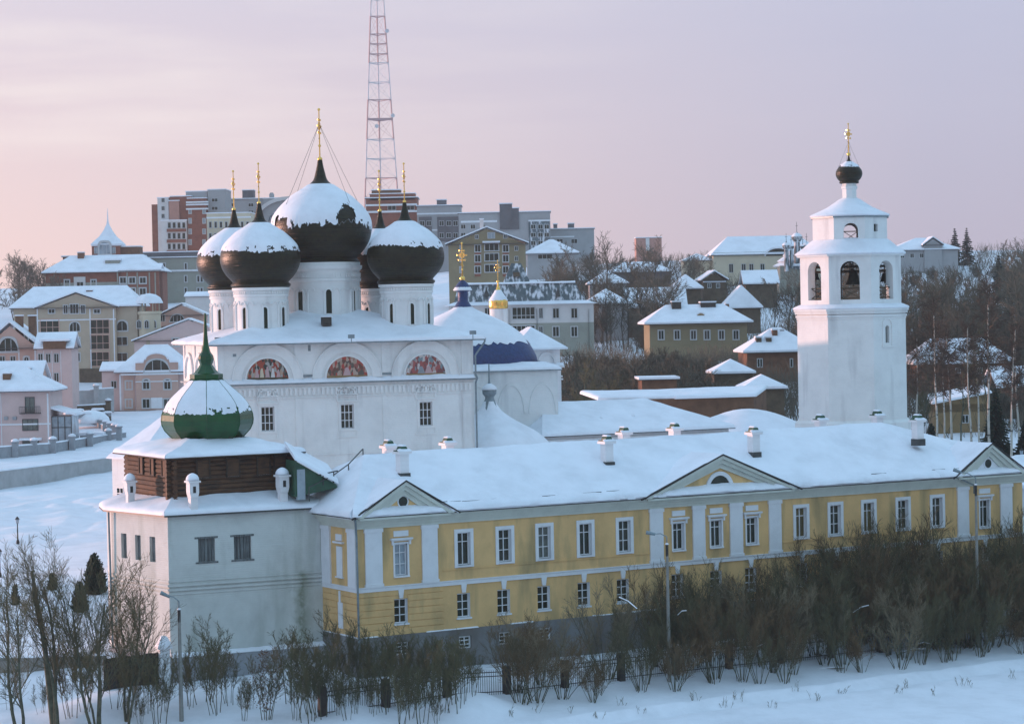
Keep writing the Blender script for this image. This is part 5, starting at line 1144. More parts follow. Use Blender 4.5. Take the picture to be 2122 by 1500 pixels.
mb = MB(); w_ = (b - a) / 2; mb.lathe(fr.o, [(w_ * 1.35, z - .3), (w_ * 1.42, z + .2), (w_ * 1.2, z + .9), (w_ * .72, z + 2.3), (w_ * .36, z + 4.0), (w_ * .12, z + 5.6), (.22, z + 6.8), (.2, z + 7.6), (.05, z + 10)], 4, 0, R(46)); mb.build('cupola_roof', M['snow'], o)
h.win(217, 514, 22, 24, 'a', n=.75, g='glass_pale', fw=.5, cols=(.33, .67)); h.win(200, 519, 8, 12, n=.45, g='glass_pale'); h.win(235, 519, 8, 12, n=.45, g='glass_pale'); h.pmass(250, 512, 290, 533, -1, 6, 'brick_brown', 'attic')
h = House('grey_block', 'long grey green office block with flat snowy roof left of the cathedral domes', 'apartment block', 246, 560, 537, 660, 0, 14, 'wall_green', ('flat', .3, .4))
h.pmass(250, 525, 420, 537, -2, 8, 'wall_dark', 'attic')
for y in (552, 578, 603):
    for x in (333, 340, 385, 411, 418, 450): h.win(x, y, 4, 12, g='glass', fw=.25, cols=())
h.band(560, .5, 325, 440, m='trim_white', out=.5)
# tower blocks
h = House('apartment_block', 'stepped brick and white apartment block, tallest at the left of the skyline', 'apartment block', 314, 331, 424, 760, -2, 14, 'brick_red')
for x0, y0, x1, y1, n, m in ((326, 411, 352, 540, .3, 'wall_white'), (350, 417, 372, 470, .8, 'brick_pink'), (352, 408, 398, 540, 0, 'brick_red'), (385, 398, 432, 540, -3, 'wall_grey'), (388, 412, 430, 540, .9, 'brick_red'), (334, 458, 388, 540, 2.2, 'wall_white'), (430, 394, 470, 540, -1, 'wall_grey')): h.pmass(x0, y0, x1, y1, n, 12 if n < 2 else 3, m)
for y, n in ((423, .9), (432, .9), (418, .9)): h.band(y, .5, 386, 432, n, 'trim_white', .5, 'balcony')
for y in (467, 489, 511):
    for x in (351, 361, 371, 381): h.win(x, y, 6, 11, n=2.2, g='glass', fw=.2, cols=())
    h.strip(346, 386, y + 8, y + 13, 2.2, 'brick_red', .5, 'balcony')
for y in (438, 458, 480, 502):
    for x in (394, 423): h.win(x, y, 5, 9, n=.9, g='glass_pale', fw=.2)
for y in (415, 432, 448): h.win(445, y, 12, 6, n=-1, g='glass'); h.win(338, y, 6, 8, n=.3)
h = House('apartment_block', 'cream apartment block with rows of narrow windows right of stepped brick block', 'apartment block', 428, 520, 445, 740, 0, 12, 'wall_cream'); h.pmass(428, 443, 520, 470, .4, 12, 'wall_cream'); h.band(450, .5, 428, 520, .4)
for y in (466, 490):
    for x in range(436, 520, 11): h.win(x, y, 5, 12, n=.4, fw=.15, cols=())
h = House('apartment_block', 'grey apartment block with glazed arched gable and dark penthouse behind domes', 'apartment block', 466, 660, 414, 790, 0, 16, 'wall_grey', ('flat', .3, .3)); h.pmass(502, 395, 526, 414, -1, 5, 'wall_dark', 'penthouse'); h.pmass(545, 412, 600, 470, .5, 6, 'wall_grey')
s, z = h.fr.hit(600, 458, 1); mb = MB(); mb.ring(h.fr, [(s + 11.5 * math.cos(math.pi * i / 16), z + 8 * math.sin(math.pi * i / 16)) for i in range(17)], [(s + 10.3 * math.cos(math.pi * i / 16), z + 6.9 * math.sin(math.pi * i / 16)) for i in range(17)], .5, 1.6); mb.build('arched_gable', M['wall_white'], h.root)
h.win(600, 445, 90, 24, 'h', n=.6, g='mansard_slate', cols=(.3, .7), rows=(.5,))
s, z = h.fr.hit(563, 404, -2); mb = MB(); mb.lathe(h.fr.w(s, -2, 0), [(.2, z - 1.5), (.8, z - .8), (.85, z), (.5, z + .7)], 10); mb.build('roof_vent', M['wall_grey'], h.root)
for y in (425, 440, 455): h.win(480, y, 10, 6, g='glass'); h.win(520, y, 10, 6, g='glass')
h = House('apartment_block', 'stepped red brick block with snowy ledges at the foot of the mast', 'apartment block', 758, 864, 412, 770, 0, 14, 'brick_red', ('flat', .3, .4)); h.pmass(770, 395, 830, 412, -2, 7, 'brick_brown'); h.pmass(766, 403, 860, 414, 0, 9, 'brick_red')
for y in (424, 438): h.band(y, .6, 758, 864, 0, 'trim_white', .7, 'balcony')
for x in (812, 850): h.win(x, 431, 16, 8, g='glass')
h = House('apartment_block', 'pale grey apartment block right of the front right dome, lower than the brick one', 'apartment block', 864, 955, 428, 750, 0, 14, 'wall_grey', ('flat', .3, .3)); h.pmass(905, 415, 925, 428, -3, 4, 'wall_dark', 'penthouse')
h.strip(868, 896, 450, 520, m='wall_dark', out=.4, name='balcony'); h.strip(906, 952, 450, 500, m='wall_dark', out=.5, name='balcony'); h.band(442, .5, 864, 955); h.band(476, .5, 866, 955)
for y in (463, 488):
    for x in (875, 889, 915, 930, 944): h.win(x, y, 9, 9, n=.5)
h = House('apartment_block', 'wide pale grey block with a dark stair tower, above the olive gabled house', 'apartment block', 950, 1140, 443, 720, 0, 14, 'wall_grey', ('flat', .3, .3)); h.pmass(1035, 423, 1062, 475, .6, 6, 'wall_dark', 'stair_tower'); h.pmass(1058, 432, 1076, 475, .4, 6, 'wall_dark', 'stair_tower')
h.strip(1095, 1140, 457, 540, m='mansard_slate', out=.6, name='balcony'); h.band(458, .6, 955, 1030); h.band(456, .5, 1095, 1140, .6)
for y in (470, 487, 504):
    for x in (960, 980, 1000, 1105, 1120, 1133): h.win(x, y, 9, 8, n=.6 if x > 1090 else 0)
h = House('apartment_block', 'low pale block with two dark roof boxes, rightmost of the tower blocks', 'apartment block', 1138, 1231, 476, 735, 0, 12, 'wall_grey', ('flat', .3, .3)); h.pmass(1147, 465, 1155, 476, -2, 3, 'wall_dark', 'penthouse'); h.pmass(1177, 464, 1190, 476, -2, 3, 'wall_dark', 'penthouse'); h.band(490, .4, 1140, 1190); h.win(1160, 500, 12, 8); h.win(1190, 500, 12, 8)
h = House('red_block', 'small distant red brick block on the tree line right of centre', 'apartment block', 1318, 1371, 494, 950, 0, 12, 'brick_pink', ('flat', .4, .2), below=8); h.strip(1338, 1346, 494, 520, m='wall_white', out=.5)
h = House('snowy_cottage', 'low house with uneven snowy roof below the rightmost tower block', 'house', 1092, 1195, 527, 640, 0, 12, 'wall_grey', ('hip', 3.6, .8)); h.chim(1158, 503, 514, -5, 1); h.win(1130, 532, 30, 8, cols=(.3, .6))
# olive gabled house
h = House('olive_house', 'olive yellow block with one wide gable behind the gold cross', 'house', 929, 1089, 508, 565, 1, 14, 'wall_olive', ('front', 3.9, .8))
for y in (515, 536, 559):
    for x in (990, 1048): h.win(x, y, 11, 13, fw=.2); h.strip(x - 6, x + 6, y + 8, y + 14, m='brick_red', out=.08, name='brick_panel')
    h.win(1019, y - 3, 28, 14, cols=(.33, .67), fw=.2)
    h.win(955, y, 5, 12, g='glass_pale'); h.win(1070, y, 6, 8)
h.band(500, .4, 1000, 1036, 0, 'snow', .5, 'balcony'); h.win(1018, 488, 14, 11, g='glass_pale'); h.win(988, 491, 6, 7); h.win(1047, 490, 6, 7)
h.chim(998, 455, 478, -5, .9, 'wall_white')
# mansard house
h = House('mansard_house', 'white and green house with dark snow streaked mansard roof behind the blue dome', 'house', 930, 1230, 634, 446, 1, 14, 'wall_white')
mb = MB(); e = [h.fr.w(-.8, .8, h.z), h.fr.w(h.W + .8, .8, h.z), h.fr.w(h.W + .8, -14.8, h.z), h.fr.w(-.8, -14.8, h.z)]
zk = h.fr.hit(1190, 622, -1)[1]; zt = h.fr.hit(1190, 586, -2.6)[1]
k1 = [h.fr.w(1.0, -1, zk), h.fr.w(h.W - 1.6, -1, zk), h.fr.w(h.W - 1.6, -13, zk), h.fr.w(1.0, -13, zk)]; k2 = [h.fr.w(1.8, -2.4, zt), h.fr.w(h.W - 3.2, -2.4, zt), h.fr.w(h.W - 3.2, -11.6, zt), h.fr.w(1.8, -11.6, zt)]
V = e + k1 + k2; F = [(3, 2, 1, 0)]; Mi = []
mb.add(V, [(3, 2, 1, 0)] + [(i, (i + 1) % 4, (i + 1) % 4 + 4, i + 4) for i in range(4)], 0); mb.add(V, [(i + 4, (i + 1) % 4 + 4, (i + 1) % 4 + 8, i + 8) for i in range(4)], 1)
mb.build('mansard_roof', [M['snow'], M['mansard_slate']], h.root)
mb = MB(); mb.patch(k2[0] + h.fr.N * .4, k2[1] + h.fr.N * .4, k2[2], k2[3], 40, 4, .35, amp=.12); mb.build('roof_snow', M['snow'], h.root, smooth='auto')
for x in (1008, 1156): s, z = h.fr.hit(x, 606, -1.6); mb = MB(); mb.add([h.fr.w(s - .5, -.9, z - .8), h.fr.w(s + .5, -.9, z - .8), h.fr.w(s, -1.2, z + 1.0), h.fr.w(s, -3, z + 1.0)], [(0, 1, 2), (1, 3, 2), (0, 2, 3)]); mb.build('dormer', M['dark_metal'], h.root)
s, z = h.fr.hit(1070, 580, -7); mb = MB(); mb.lathe(h.fr.w(s, -7, 0), [(3.6, z - 1), (3.3, z), (1.3, z + 3.1)], 4, 0, R(46)); o = mb.build('tent_roof', M['mansard_slate'], h.root); mb = MB(); mb.box(h.fr, s - .6, s + .6, -5.1, -4.3, z + .6, z + 1.4); mb.build('dormer', M['old_timber'], o)
h.mass(.0, h.W, -.2, .06, h.fr.hit(1150, 669)[1], 'wall_green', name='lower_wall')
for y, n in ((649, 0), (687, .06)):
    h.win(1085, y, 46, 22, n=n, cols=(.2, .4, .6, .8), rows=(.3,), g='glass', fw=.2); h.win(1121, y, 7, 20, n=n); h.win(1152, y, 12, 19, n=n, fw=.18); h.win(1190, y, 12, 19, n=n, fw=.18)
for x in (1056, 1113, 1220): h.strip(x - 1, x + 1, 640, 735, .06, 'dark_metal', .2, 'downpipe')
for x in (942, 965, 1010): h.win(x, 648, 10, 18)
# hillside houses on the right
h = House('hipped_house', 'yellowish house with hipped snowy roof, two dark chimneys and an eyebrow dormer among the trees', 'house', 1346, 1548, 673, 415, 2, 11, 'wall_olive', ('hip', 3.0, 1.0, 4.4))
h.chim(1401, 626, 650, -4.6, 1.6, 'fence_post'); h.chim(1466, 627, 642, -5.5, 2.6, 'fence_post'); h.chim(1507, 630, 640, -7, .6)
s, z = h.fr.hit(1452, 656, -1.5); mb = MB(); mb.poly(h.fr, [(s + .8 * math.cos(math.pi * i / 8), z - .3 + .85 * math.sin(math.pi * i / 8)) for i in range(9)], -3.5, -1.2, 0); mb.poly(h.fr, [(s + .95 * math.cos(math.pi * i / 8), z - .3 + 1.05 * math.sin(math.pi * i / 8)) for i in range(9)], -3.6, -1.4, 1); mb.build('dormer', [M['ochre_shed'], M['snow']], h.root)
for x in (1370, 1403, 1437, 1465, 1495, 1525): h.win(x, 694, 10, 17, fw=.2)
h = House('brick_cottage', 'dark brick house with lumpy snowy roof and dormers just left of the bell tower', 'house', 1548, 1690, 732, 365, 3, 9, 'brick_brown', ('hip', 3.4, .7)); h.chim(1605, 684, 700, -3, .8); h.chim(1620, 684, 700, -4, .6)
for x in (1572, 1577, 1640): h.win(x, 752, 4, 16, fw=.12, cols=())
for x in (1572, 1593): s, z = h.fr.hit(x, 704, -1.2); mb = MB(); mb.box(h.fr, s - .35, s + .45, -2.5, -1.2, z - .4, z + .3, 0); mb.box(h.fr, s - .5, s + .6, -2.6, -1.0, z + .3, z + .55, 1); mb.build('dormer', [M['old_timber'], M['snow']], h.root)
h = House('long_house', 'long low house whose snowy roof shows through the trees above the hipped house', 'house', 1300, 1420, 640, 475, 0, 10, 'old_timber', ('side', 3.8, .5))
h = House('snow_roof_house', 'house with a plain snowy roof and one tiny skylight, up left of the belfry', 'house', 1502, 1576, 640, 470, 0, 9, 'old_timber', ('hip', 4.2, .5, 2.0)); h.strip(1550, 1554, 603, 608, -3, 'dark_metal', .6, 'skylight')
h = House('timber_house', 'small timber house with pointed gable below the pale yellow hall', 'house', 1457, 1504, 582, 510, 5, 7, 'old_timber', ('front', 1.9, .6)); h.band(583, .25, 1457, 1504, 0, 'snow', .3); h.win(1470, 592, 6, 8); h.win(1488, 592, 6, 8)
for k, (x0, x1, y, Y, lab) in enumerate(((1222, 1298, 590, 520, 'grey house under a rounded snowy roof beside the mansard house'), (1255, 1390, 566, 560, 'long grey house with low snowy roof high among the trees'), (1545, 1610, 590, 520, 'small house with a tilted snowy roof below the wooden church'), (1215, 1300, 632, 470, 'low house with snowy roof hidden by branches just right of the mansard house'), (1395, 1452, 600, 500, 'small snowy roofed cottage left of the timber house'))):
    House('cottage', lab, 'house', x0, x1, y, Y, 0, 9, ('wall_grey', 'wall_dark', 'old_timber', 'wall_grey', 'old_timber')[k], ('hip' if k != 2 else 'side', 2.8 if k != 1 else 2.2, .6))
h = House('pale_hall', 'long pale yellow hall with huge snowy roof and arched attic window on the hilltop', 'hall', 1478, 1700, 530, 600, 1, 15, 'wall_cream', ('hip', 4.5, .6, 5))
for x in (1515, 1541, 1557, 1580): h.win(x, 556, 8, 17, fw=.1)
h.band(532, .9, m='wall_green'); s, z = h.fr.hit(1612, 530, .2); mb = MB(); mb.ring(h.fr, [(s + 3.4 * math.cos(math.pi * i / 12), z + 2.2 * math.sin(math.pi * i / 12)) for i in range(13)], [(s + 3.0 * math.cos(math.pi * i / 12), z + 1.8 * math.sin(math.pi * i / 12)) for i in range(13)], -3, .5); mb.build('attic_arch', M['snow'], h.root); mb = MB(); mb.poly(h.fr, [(s + 3.0 * math.cos(math.pi * i / 12), z + 1.8 * math.sin(math.pi * i / 12)) for i in range(13)], -3, .2); mb.build('attic_window', M['glass'], h.root)
h.mass(-7, 0, -12, -3, P(1470, 540, 600).z, 'wall_cream'); h.roof(-7, 0, -12, -3, P(1470, 540, 600).z, 'hip', 1.6, .4)
h = House('hill_house', 'pale house with snowy roof and a grey pediment on the hill right of the belfry', 'house', 1850, 1985, 520, 620, 0, 14, 'wall_grey', ('hip', 3.0, .6)); h.mass(h.W * .48, h.W * .75, -6, .5, h.z + 1.2, 'wall_grey'); h.roof(h.W * .48, h.W * .75, -6, .5, h.z + 1.2, 'front', 2.0, .5)
for x in (1870, 1890, 1910): h.win(x, 530, 7, 8)
h = House('long_barn', 'long dark timber barn with wide snowy roof behind the birches', 'barn', 1900, 2095, 757, 335, 2, 10, 'brick_brown', ('hip', 3.2, .6, 3.5)); h.win(1985, 768, 8, 9); h.win(2030, 768, 8, 9)
h = House('snow_cottage', 'small cottage with snowy roof at the right edge behind the spruce', 'house', 2070, 2140, 805, 310, 2, 8, 'old_timber', ('side', 2.4, .4))
h = House('ochre_shed', 'ochre plastered shed with sloping snowy roof behind the birch trunks', 'shed', 1936, 2052, 838, 296, -4, 7, 'ochre_shed'); a, z = h.fr.hit(1930, 838, .5); b, z2 = h.fr.hit(2056, 814, .5)
mb = MB(); mb.patch(h.fr.w(a, .6, z), h.fr.w(b, .6, z2), h.fr.w(b, -7.5, z2 + .6), h.fr.w(a, -7.5, z + .6), 16, 6, .32, rnd='v0u0u1'); mb.build('roof', M['snow'], h.root, smooth='auto')
mb = MB(); mb.add([h.fr.w(0, 0, z - 1), h.fr.w(h.W, 0, z - 1), h.fr.w(h.W, 0, z2), h.fr.w(0, 0, z), h.fr.w(h.W, -7, z - 1), h.fr.w(h.W, -7, z2 + .5), h.fr.w(0, -7, z + .5), h.fr.w(0, -7, z - 1)], [(0, 1, 2, 3), (1, 4, 5, 2), (4, 7, 6, 5), (7, 0, 3, 6)]); mb.build('gable', M['ochre_shed'], h.root); h.win(2000, 868, 12, 14, fw=.1)
# brick shed and garden walls behind the wing
fr = Fr(P(1408, 858, 268), 8); s1 = fr.hit(1562, 850)[0]; zt = P(1408, 832, 268).z
sh = empty('brick_shed', fr.w(s1 / 2, -5, 8), 'long dark brick shed with flat snowy roof left of the bell tower', 'shed')
mb = MB(); mb.box(fr, -8, s1, -6, 0, 4, zt + .35); mb.add([fr.w(s1, 0, 4), fr.w(s1 + 3.2, -7, 4), fr.w(s1 + 3.2, -7, zt + 1.0), fr.w(s1, 0, zt + .35)], [(0, 1, 2, 3)]); mb.build('wall', M['brick_brown'], sh)
mb = MB(); mb.patch(fr.w(-.5, .4, zt + .3), fr.w(s1 + .2, .5, zt + .35), fr.w(s1 + 3.6, -7.6, zt + 1.05), fr.w(-2, -7, zt + .8), 24, 8, .35, rnd='v0u0u1'); mb.patch(fr.w(-9, -1, zt + .35), fr.w(-.3, .0, zt + .3), fr.w(-1, -7, zt + .8), fr.w(-10, -7, zt + .9), 14, 6, .38, rnd='v0u0'); mb.build('roof', M['snow'], sh, smooth='auto')
for x0, x1, y, Y, m, lab, rise in ((1330, 1402, 788, 300, 'brick_brown', 'low brown outbuilding with thin snow behind the brick shed', .8), (1545, 1625, 808, 290, 'old_timber', 'small outbuilding under a rounded heap of snow near the foot of the bell tower', 1.4), (1480, 1560, 776, 320, 'old_timber', 'dark outbuilding with a sloping snowy roof below the brick cottage', 1.6)):
    House('outbuilding', lab, 'shed', x0, x1, y, Y, 2, 6, m, ('hip' if rise > 1 else 'flat', rise, .4))
# walls and fences at the left
def wallrun(name, label, pts, hgt, th, m, pillars=(), snow=.22, cat='wall'):
    root = empty(name, pts[0], label, cat); mb = MB(); sb = MB()
    for a, b in zip(pts, pts[1:]):
        fr = Fr(a, math.degrees(math.atan2(b.y - a.y, b.x - a.x))); L = (Vector((b.x, b.y, 0)) - Vector((a.x, a.y, 0))).length; k = max(1, int(L / 3))
        for i in range(k):
            z = lerp(a.z, b.z, (i + .5) / k); mb.box(fr, L * i / k, L * (i + 1) / k + .01 * (i % 2), -th, 0, z - 2.5, z + hgt)
        sb.patch(fr.w(0, .12, a.z + hgt), fr.w(L, .12, b.z + hgt), fr.w(L, -th - .12, b.z + hgt), fr.w(0, -th - .12, a.z + hgt), max(6, int(L / 1.2)), 2, snow, rnd='v0v1', amp=.06)
    mb.build('wall', M[m], root); sb.build('snow_cap', M['snow'], root, smooth='auto')
    for p in pillars:
        fr = Fr(p, 0); mb = MB(); mb.box(fr, -.42, .42, -.42, .42, p.z - 2, p.z + hgt + .55); mb.box(fr, -.55, .55, -.55, .55, p.z + hgt + .55, p.z + hgt + .7); o = mb.build('pillar', M[m], root)
        mb = MB(); mb.lathe(p, [(.62, p.z + hgt + .7), (.55, p.z + hgt + .95), (.2, p.z + hgt + 1.12), (.02, p.z + hgt + 1.15)], 10); mb.build('snow_cap', M['snow'], o, smooth=True)
    return root
def at_z(x, y, z): 
    d = ray(x, y); return CAM + d * ((z - CAM.z) / d.z)
wallrun('stone_fence', 'long pale stone perimeter wall topped with snow across the courtyard at left', [at_z(-60, 1022, 4), at_z(60, 1006, 4), at_z(235, 982, 4)], 2.3, .8, 'wall_stone')
wallrun('pillared_fence', 'grey stone fence with snow capped pillars in front of the pink house', [at_z(-40, 952, 5.2), at_z(100, 942, 5.2), at_z(262, 916, 5.2)], 1.6, .4, 'stone_grey', [at_z(x, y, 5.2) for x, y in ((32, 947), (71, 944), (110, 941), (150, 935), (187, 929), (225, 922))])
wallrun('stepped_fence', 'stepped grey fence with small snowy pillars climbing below the rose pink villa', [at_z(178, 880, 6.2), at_z(205, 892, 6.2), at_z(248, 908, 6)], 1.2, .4, 'stone_grey', [at_z(x, y, 6.2) for x, y in ((183, 881), (192, 885), (201, 889), (210, 893), (219, 897), (228, 901), (238, 905), (247, 908))])
wallrun('boarded_fence', 'dark boarded fence between white posts left of the rose pink villa', [P(112, 868, 430) , P(225, 862, 435)], 2.1, .4, 'old_timber', [P(152, 864, 431), P(225, 862, 435)])
wallrun('terrace_fence', 'pale terrace wall with one snowy pillar between the mansion and the pink houses', [P(140, 834, 452), P(236, 826, 456)], 2.0, .4, 'wall_stone', [P(200, 829, 453)])
fr = Fr(P(168, 908, 385), 0); mb = MB(); z = P(168, 918, 385).z; mb.box(fr, -.2, 3.4, -3, 0, z - 2, z + 1.2, 0); mb.box(fr, -.4, 3.6, -3.2, .2, z + 1.2, z + 1.65, 1); tag(mb.build('garden_store', [M['stone_grey'], M['snow']], None), 'little grey store with flat snowy top between the two pillared fences', 'shed')
def snowy_car(x, y, Y, a, lab):
    p = P(x, y, Y); fr = Fr(p, a); root = empty('parked_car', p, lab, 'car', 'cars buried in snow'); mb = MB()
    mb.poly(fr, [(-2.1, p.z + .3), (2.1, p.z + .3), (2.15, p.z + .75), (1.2, p.z + .9), (.7, p.z + 1.4), (-1.0, p.z + 1.45), (-1.7, p.z + .95), (-2.15, p.z + .8)], -1.7, 0); mb.build('body', M['stone_grey'], root)
    mb = MB(); mb.poly(fr, [(-1.5, p.z + .95), (1.0, p.z + .95), (.62, p.z + 1.32), (-.95, p.z + 1.36)], -1.72, .02); mb.build('side_window', M['glass'], root)
    for q in (-1.3, 1.3): mb = MB(); mb.tube(fr.w(q, .05, p.z + .33), fr.w(q, -1.75, p.z + .33), .33, .33, 12, cap=True); mb.build('wheel', M['fence_iron'], root)
    mb = MB(); mb.patch(fr.w(-2.3, .15, p.z + .85), fr.w(2.3, .15, p.z + .85), fr.w(2.3, -1.85, p.z + .85), fr.w(-2.3, -1.85, p.z + .85), 8, 5, .3, rnd='v0v1u0u1', amp=.1)
    mb.patch(fr.w(-1.3, .08, p.z + 1.4), fr.w(1.0, .08, p.z + 1.4), fr.w(1.0, -1.78, p.z + 1.4), fr.w(-1.3, -1.78, p.z + 1.4), 6, 4, .35, rnd='v0v1u0u1', amp=.1); mb.build('snow_cover', M['snow'], root, smooth='auto')
snowy_car(163, 868, 415, 20, 'car buried in snow, the nearer one beside the glass annex'); snowy_car(205, 866, 425, 10, 'car buried in snow, by the gate post left of the rose pink villa')
for x, y, Y, w_, lab in ((185, 866, 418, 3.2, 'ploughed heap of snow between the two buried cars'), (1395, 880, 262, 2.5, 'rough heap of snow at the foot of the brick shed')):
    p = P(x, y, Y); mb = MB(); mb.lathe(p, [(w_, p.z - .8), (w_ * .95, p.z), (w_ * .7, p.z + .9), (w_ * .3, p.z + 1.3), (.05, p.z + 1.35)], 16, shape=lambda t: 1 + .15 * math.sin(3 * t)); tag(mb.build('snow_heap', M['snow'], None, smooth=True), lab, 'snow heap')
# wooden many-domed church
YW = 560; wc_ = P(1652, 560, YW); u = YW / FPX; wd = empty('wooden_church', Vector((wc_.x, wc_.y, H(wc_.x, wc_.y))), 'dark wooden church with a cluster of small onion domes left of the belfry', 'church')
fr = Fr(wc_, 0); mb = MB(); mb.box(fr, -4, 4.5, -8, 0, wc_.z - 12, P(1652, 550, YW).z); mb.build('wall', M['wall_green'], wd)
for z_, r_ in ((550, 5.2), (540, 4.2), (528, 2.9)):
    z = P(1652, z_, YW).z; mb = MB(); mb.lathe(fr.w(.2, -4, 0), [(r_, z - .2), (r_ * 1.05, z), (r_ * .8, z + .7), (r_ * .7, z + 1.0)], 12); mb.build('tier_roof', M['snow'], wd)
for x, yb_, R_p, k in ((1652, 540, 11, 1), (1630, 545, 8.5, .8), (1672, 545, 8.5, .8), (1640, 538, 6, .7), (1664, 538, 6, .7)):
    c = P(x, yb_, YW - (1 if k < 1 else 0)); zb = P(x, yb_, YW).z; top = P(x, (500 if k == 1 else 516), YW).z; Rr = R_p * u
    mb = MB(); mb.lathe(c, [(Rr * .6, zb - 2), (Rr * .55, top - .2)], 10); dr = mb.build('drum', M['mansard_slate'], wd, smooth='auto')
    mb = MB(); mb.lathe(c, [(r * Rr, top + q * Rr) for r, q in ON], 14); mb.build('onion_dome', M['mansard_slate'], dr, smooth='auto')
    mb = MB(); mb.lathe(c, [(r * Rr + .06, top + q * Rr + .05) for r, q in ON if .65 < q < 1.5], 14, closed=False); mb.build('snow_cap', M['snow'], dr, smooth='auto')
    mb = MB(); z = top + 2 * Rr; mb.tube((c.x, c.y, z), (c.x, c.y, z + 1.4 * k + .6), .07, .05, 4); mb.tube((c.x - .3, c.y, z + 1.1 * k), (c.x + .3, c.y, z + 1.1 * k), .05, .05, 4); mb.build('cross', M['dark_metal'], dr)
# lattice mast
YM = 820; mc = P(791, 460, YM); mast = empty('lattice_mast', Vector((mc.x, mc.y, H(mc.x, mc.y))), 'tall red and white lattice broadcasting mast rising out of the picture', 'mast'); u = YM / FPX
lev = [560, 500, 460, 410, 370, 330, 290, 248, 208, 172, 132, 113, 92, 72, 35, 0, -35, -60]
def mrad(y): return max(1.2, (34 + (y - 400) * .052)) * u * 1.0
def mcen(y): z = P(791 + (y - 400) * .0, y, YM).z; return Vector((mc.x, mc.y, z))
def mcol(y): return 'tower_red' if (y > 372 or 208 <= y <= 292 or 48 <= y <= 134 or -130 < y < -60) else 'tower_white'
for y0, y1 in zip(lev, lev[1:]):
    mb = MB(); a, b = mcen(y0), mcen(y1); q = []
    for i in range(3):
        t = R(-30 + 5 + i * 120); d = Vector((math.cos(t), math.sin(t), 0)); q.append((a + d * mrad(y0) * 1.13, b + d * mrad(y1) * 1.13))
    for i in range(3):
        mb.tube(*q[i], .28, .27, 5); mb.tube(q[i][1], q[(i + 1) % 3][1], .19 if y1 != 248 else .42, .19 if y1 != 248 else .42, 4)
        mb.tube(q[i][0], q[(i + 1) % 3][1], .045, .045, 3); mb.tube(q[(i + 1) % 3][0], q[i][1], .045, .045, 3)
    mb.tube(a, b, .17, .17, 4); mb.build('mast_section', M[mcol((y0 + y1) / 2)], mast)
for x, y in ((814, 240), (781, 262), (802, 65)): p = P(x, y, YM - 4); mb = MB(); mb.tube(p, p + Vector((0, -.4, 0)), .6, .7, 14, cap=True); mb.build('dish_antenna', M['tower_white'], mast)
# ================================================================ trees and shrubs
UP = Vector((0, 0, 1))
def grow(T, C, rg, p, d, L, r, lvl, cfg):
    seg, kids, wig, up, ratio, spread, rmin = cfg['seg'][lvl], cfg['kids'][lvl], cfg['wig'], cfg['up'][lvl], cfg['ratio'][min(lvl, 2)], cfg['spread'][min(lvl, 2)], cfg['rmin']
    tgt = T if lvl <= cfg['tl'] else C; k = 6 if lvl == 0 else (4 if lvl == 1 else 3)
    last = lvl == len(cfg['seg']) - 1
    for i in range(seg):
        d = (d + Vector((rg.uniform(-1, 1), rg.uniform(-1, 1), rg.uniform(-1, 1))) * wig + UP * up).normalized(); q = p + d * (L / seg)
        r2 = max(rmin, r * (1 - cfg['taper'] / seg)) if not (last and i == seg - 1) else rmin * .5
        tgt.tube(p, q, r, r2, k)
        if not last and i >= cfg['first'][min(lvl, 2)]:
            for _ in range(kids):
                a = rg.uniform(0, 6.283); o = d.orthogonal().normalized(); o.rotate(Matrix.Rotation(a, 3, d)); sp = rg.uniform(*spread)
                grow(T, C, rg, p.lerp(q, rg.uniform(.2, 1)), (d * math.cos(sp) + o * math.sin(sp)).normalized(), L * rg.uniform(*ratio) * (1 - .35 * i / seg), max(rmin, r2 * .55), lvl + 1, cfg)
        p, r = q, r2
def make_tree(name, label, cat, group, seed, Hh, r0, cfg, mt, mc, stems=1, lean=.06, base=.15, loc=(0, 0, -50)):
    rg = random.Random(seed); T, C = MB(), MB(); off = Vector(loc)
    for i in range(stems):
        a = rg.uniform(0, 6.283); b = Vector((math.cos(a), math.sin(a), 0)); l = rg.uniform(.3, 1) * lean
        grow(T, C, rg, off + b * base * rg.uniform(.2, 1) - UP * .3, (UP + b * l).normalized(), Hh * rg.uniform(.75, 1), r0 * rg.uniform(.7, 1), 0, cfg)
    root = empty(name, off, label, cat, group); T.build('trunk', M[mt], root); C.build('crown', M[mc], root); return root
FAR = dict(seg=(4, 3, 2, 2), kids=(3, 3, 3, 0), wig=.16, up=(.03, .10, .10, .06), ratio=((.42, .68), (.4, .65), (.4, .65)), spread=((.5, 1.05), (.4, .9), (.4, .9)), rmin=.028, tl=1, taper=.85, first=(1, 0, 0))
SLIM = dict(FAR, ratio=((.22, .40), (.35, .55), (.4, .6)), spread=((.4, .7), (.4, .8), (.4, .9)), kids=(4, 2, 3, 0))
SHRUB = dict(seg=(7, 3, 2, 2), kids=(2, 2, 2, 0), wig=.09, up=(.03, .10, .10, .1), ratio=((.20, .36), (.40, .7), (.45, .75)), spread=((.25, .65), (.3, .75), (.3, .8)), rmin=.0085, tl=0, taper=.8, first=(2, 0, 0))
NEAR = dict(seg=(5, 4, 3, 3), kids=(2, 3, 3, 0), wig=.13, up=(.04, .10, .12, .10), ratio=((.4, .65), (.3, .55), (.35, .6)), spread=((.35, .7), (.35, .9), (.4, .9)), rmin=.010, tl=1, taper=.8, first=(1, 0, 0))
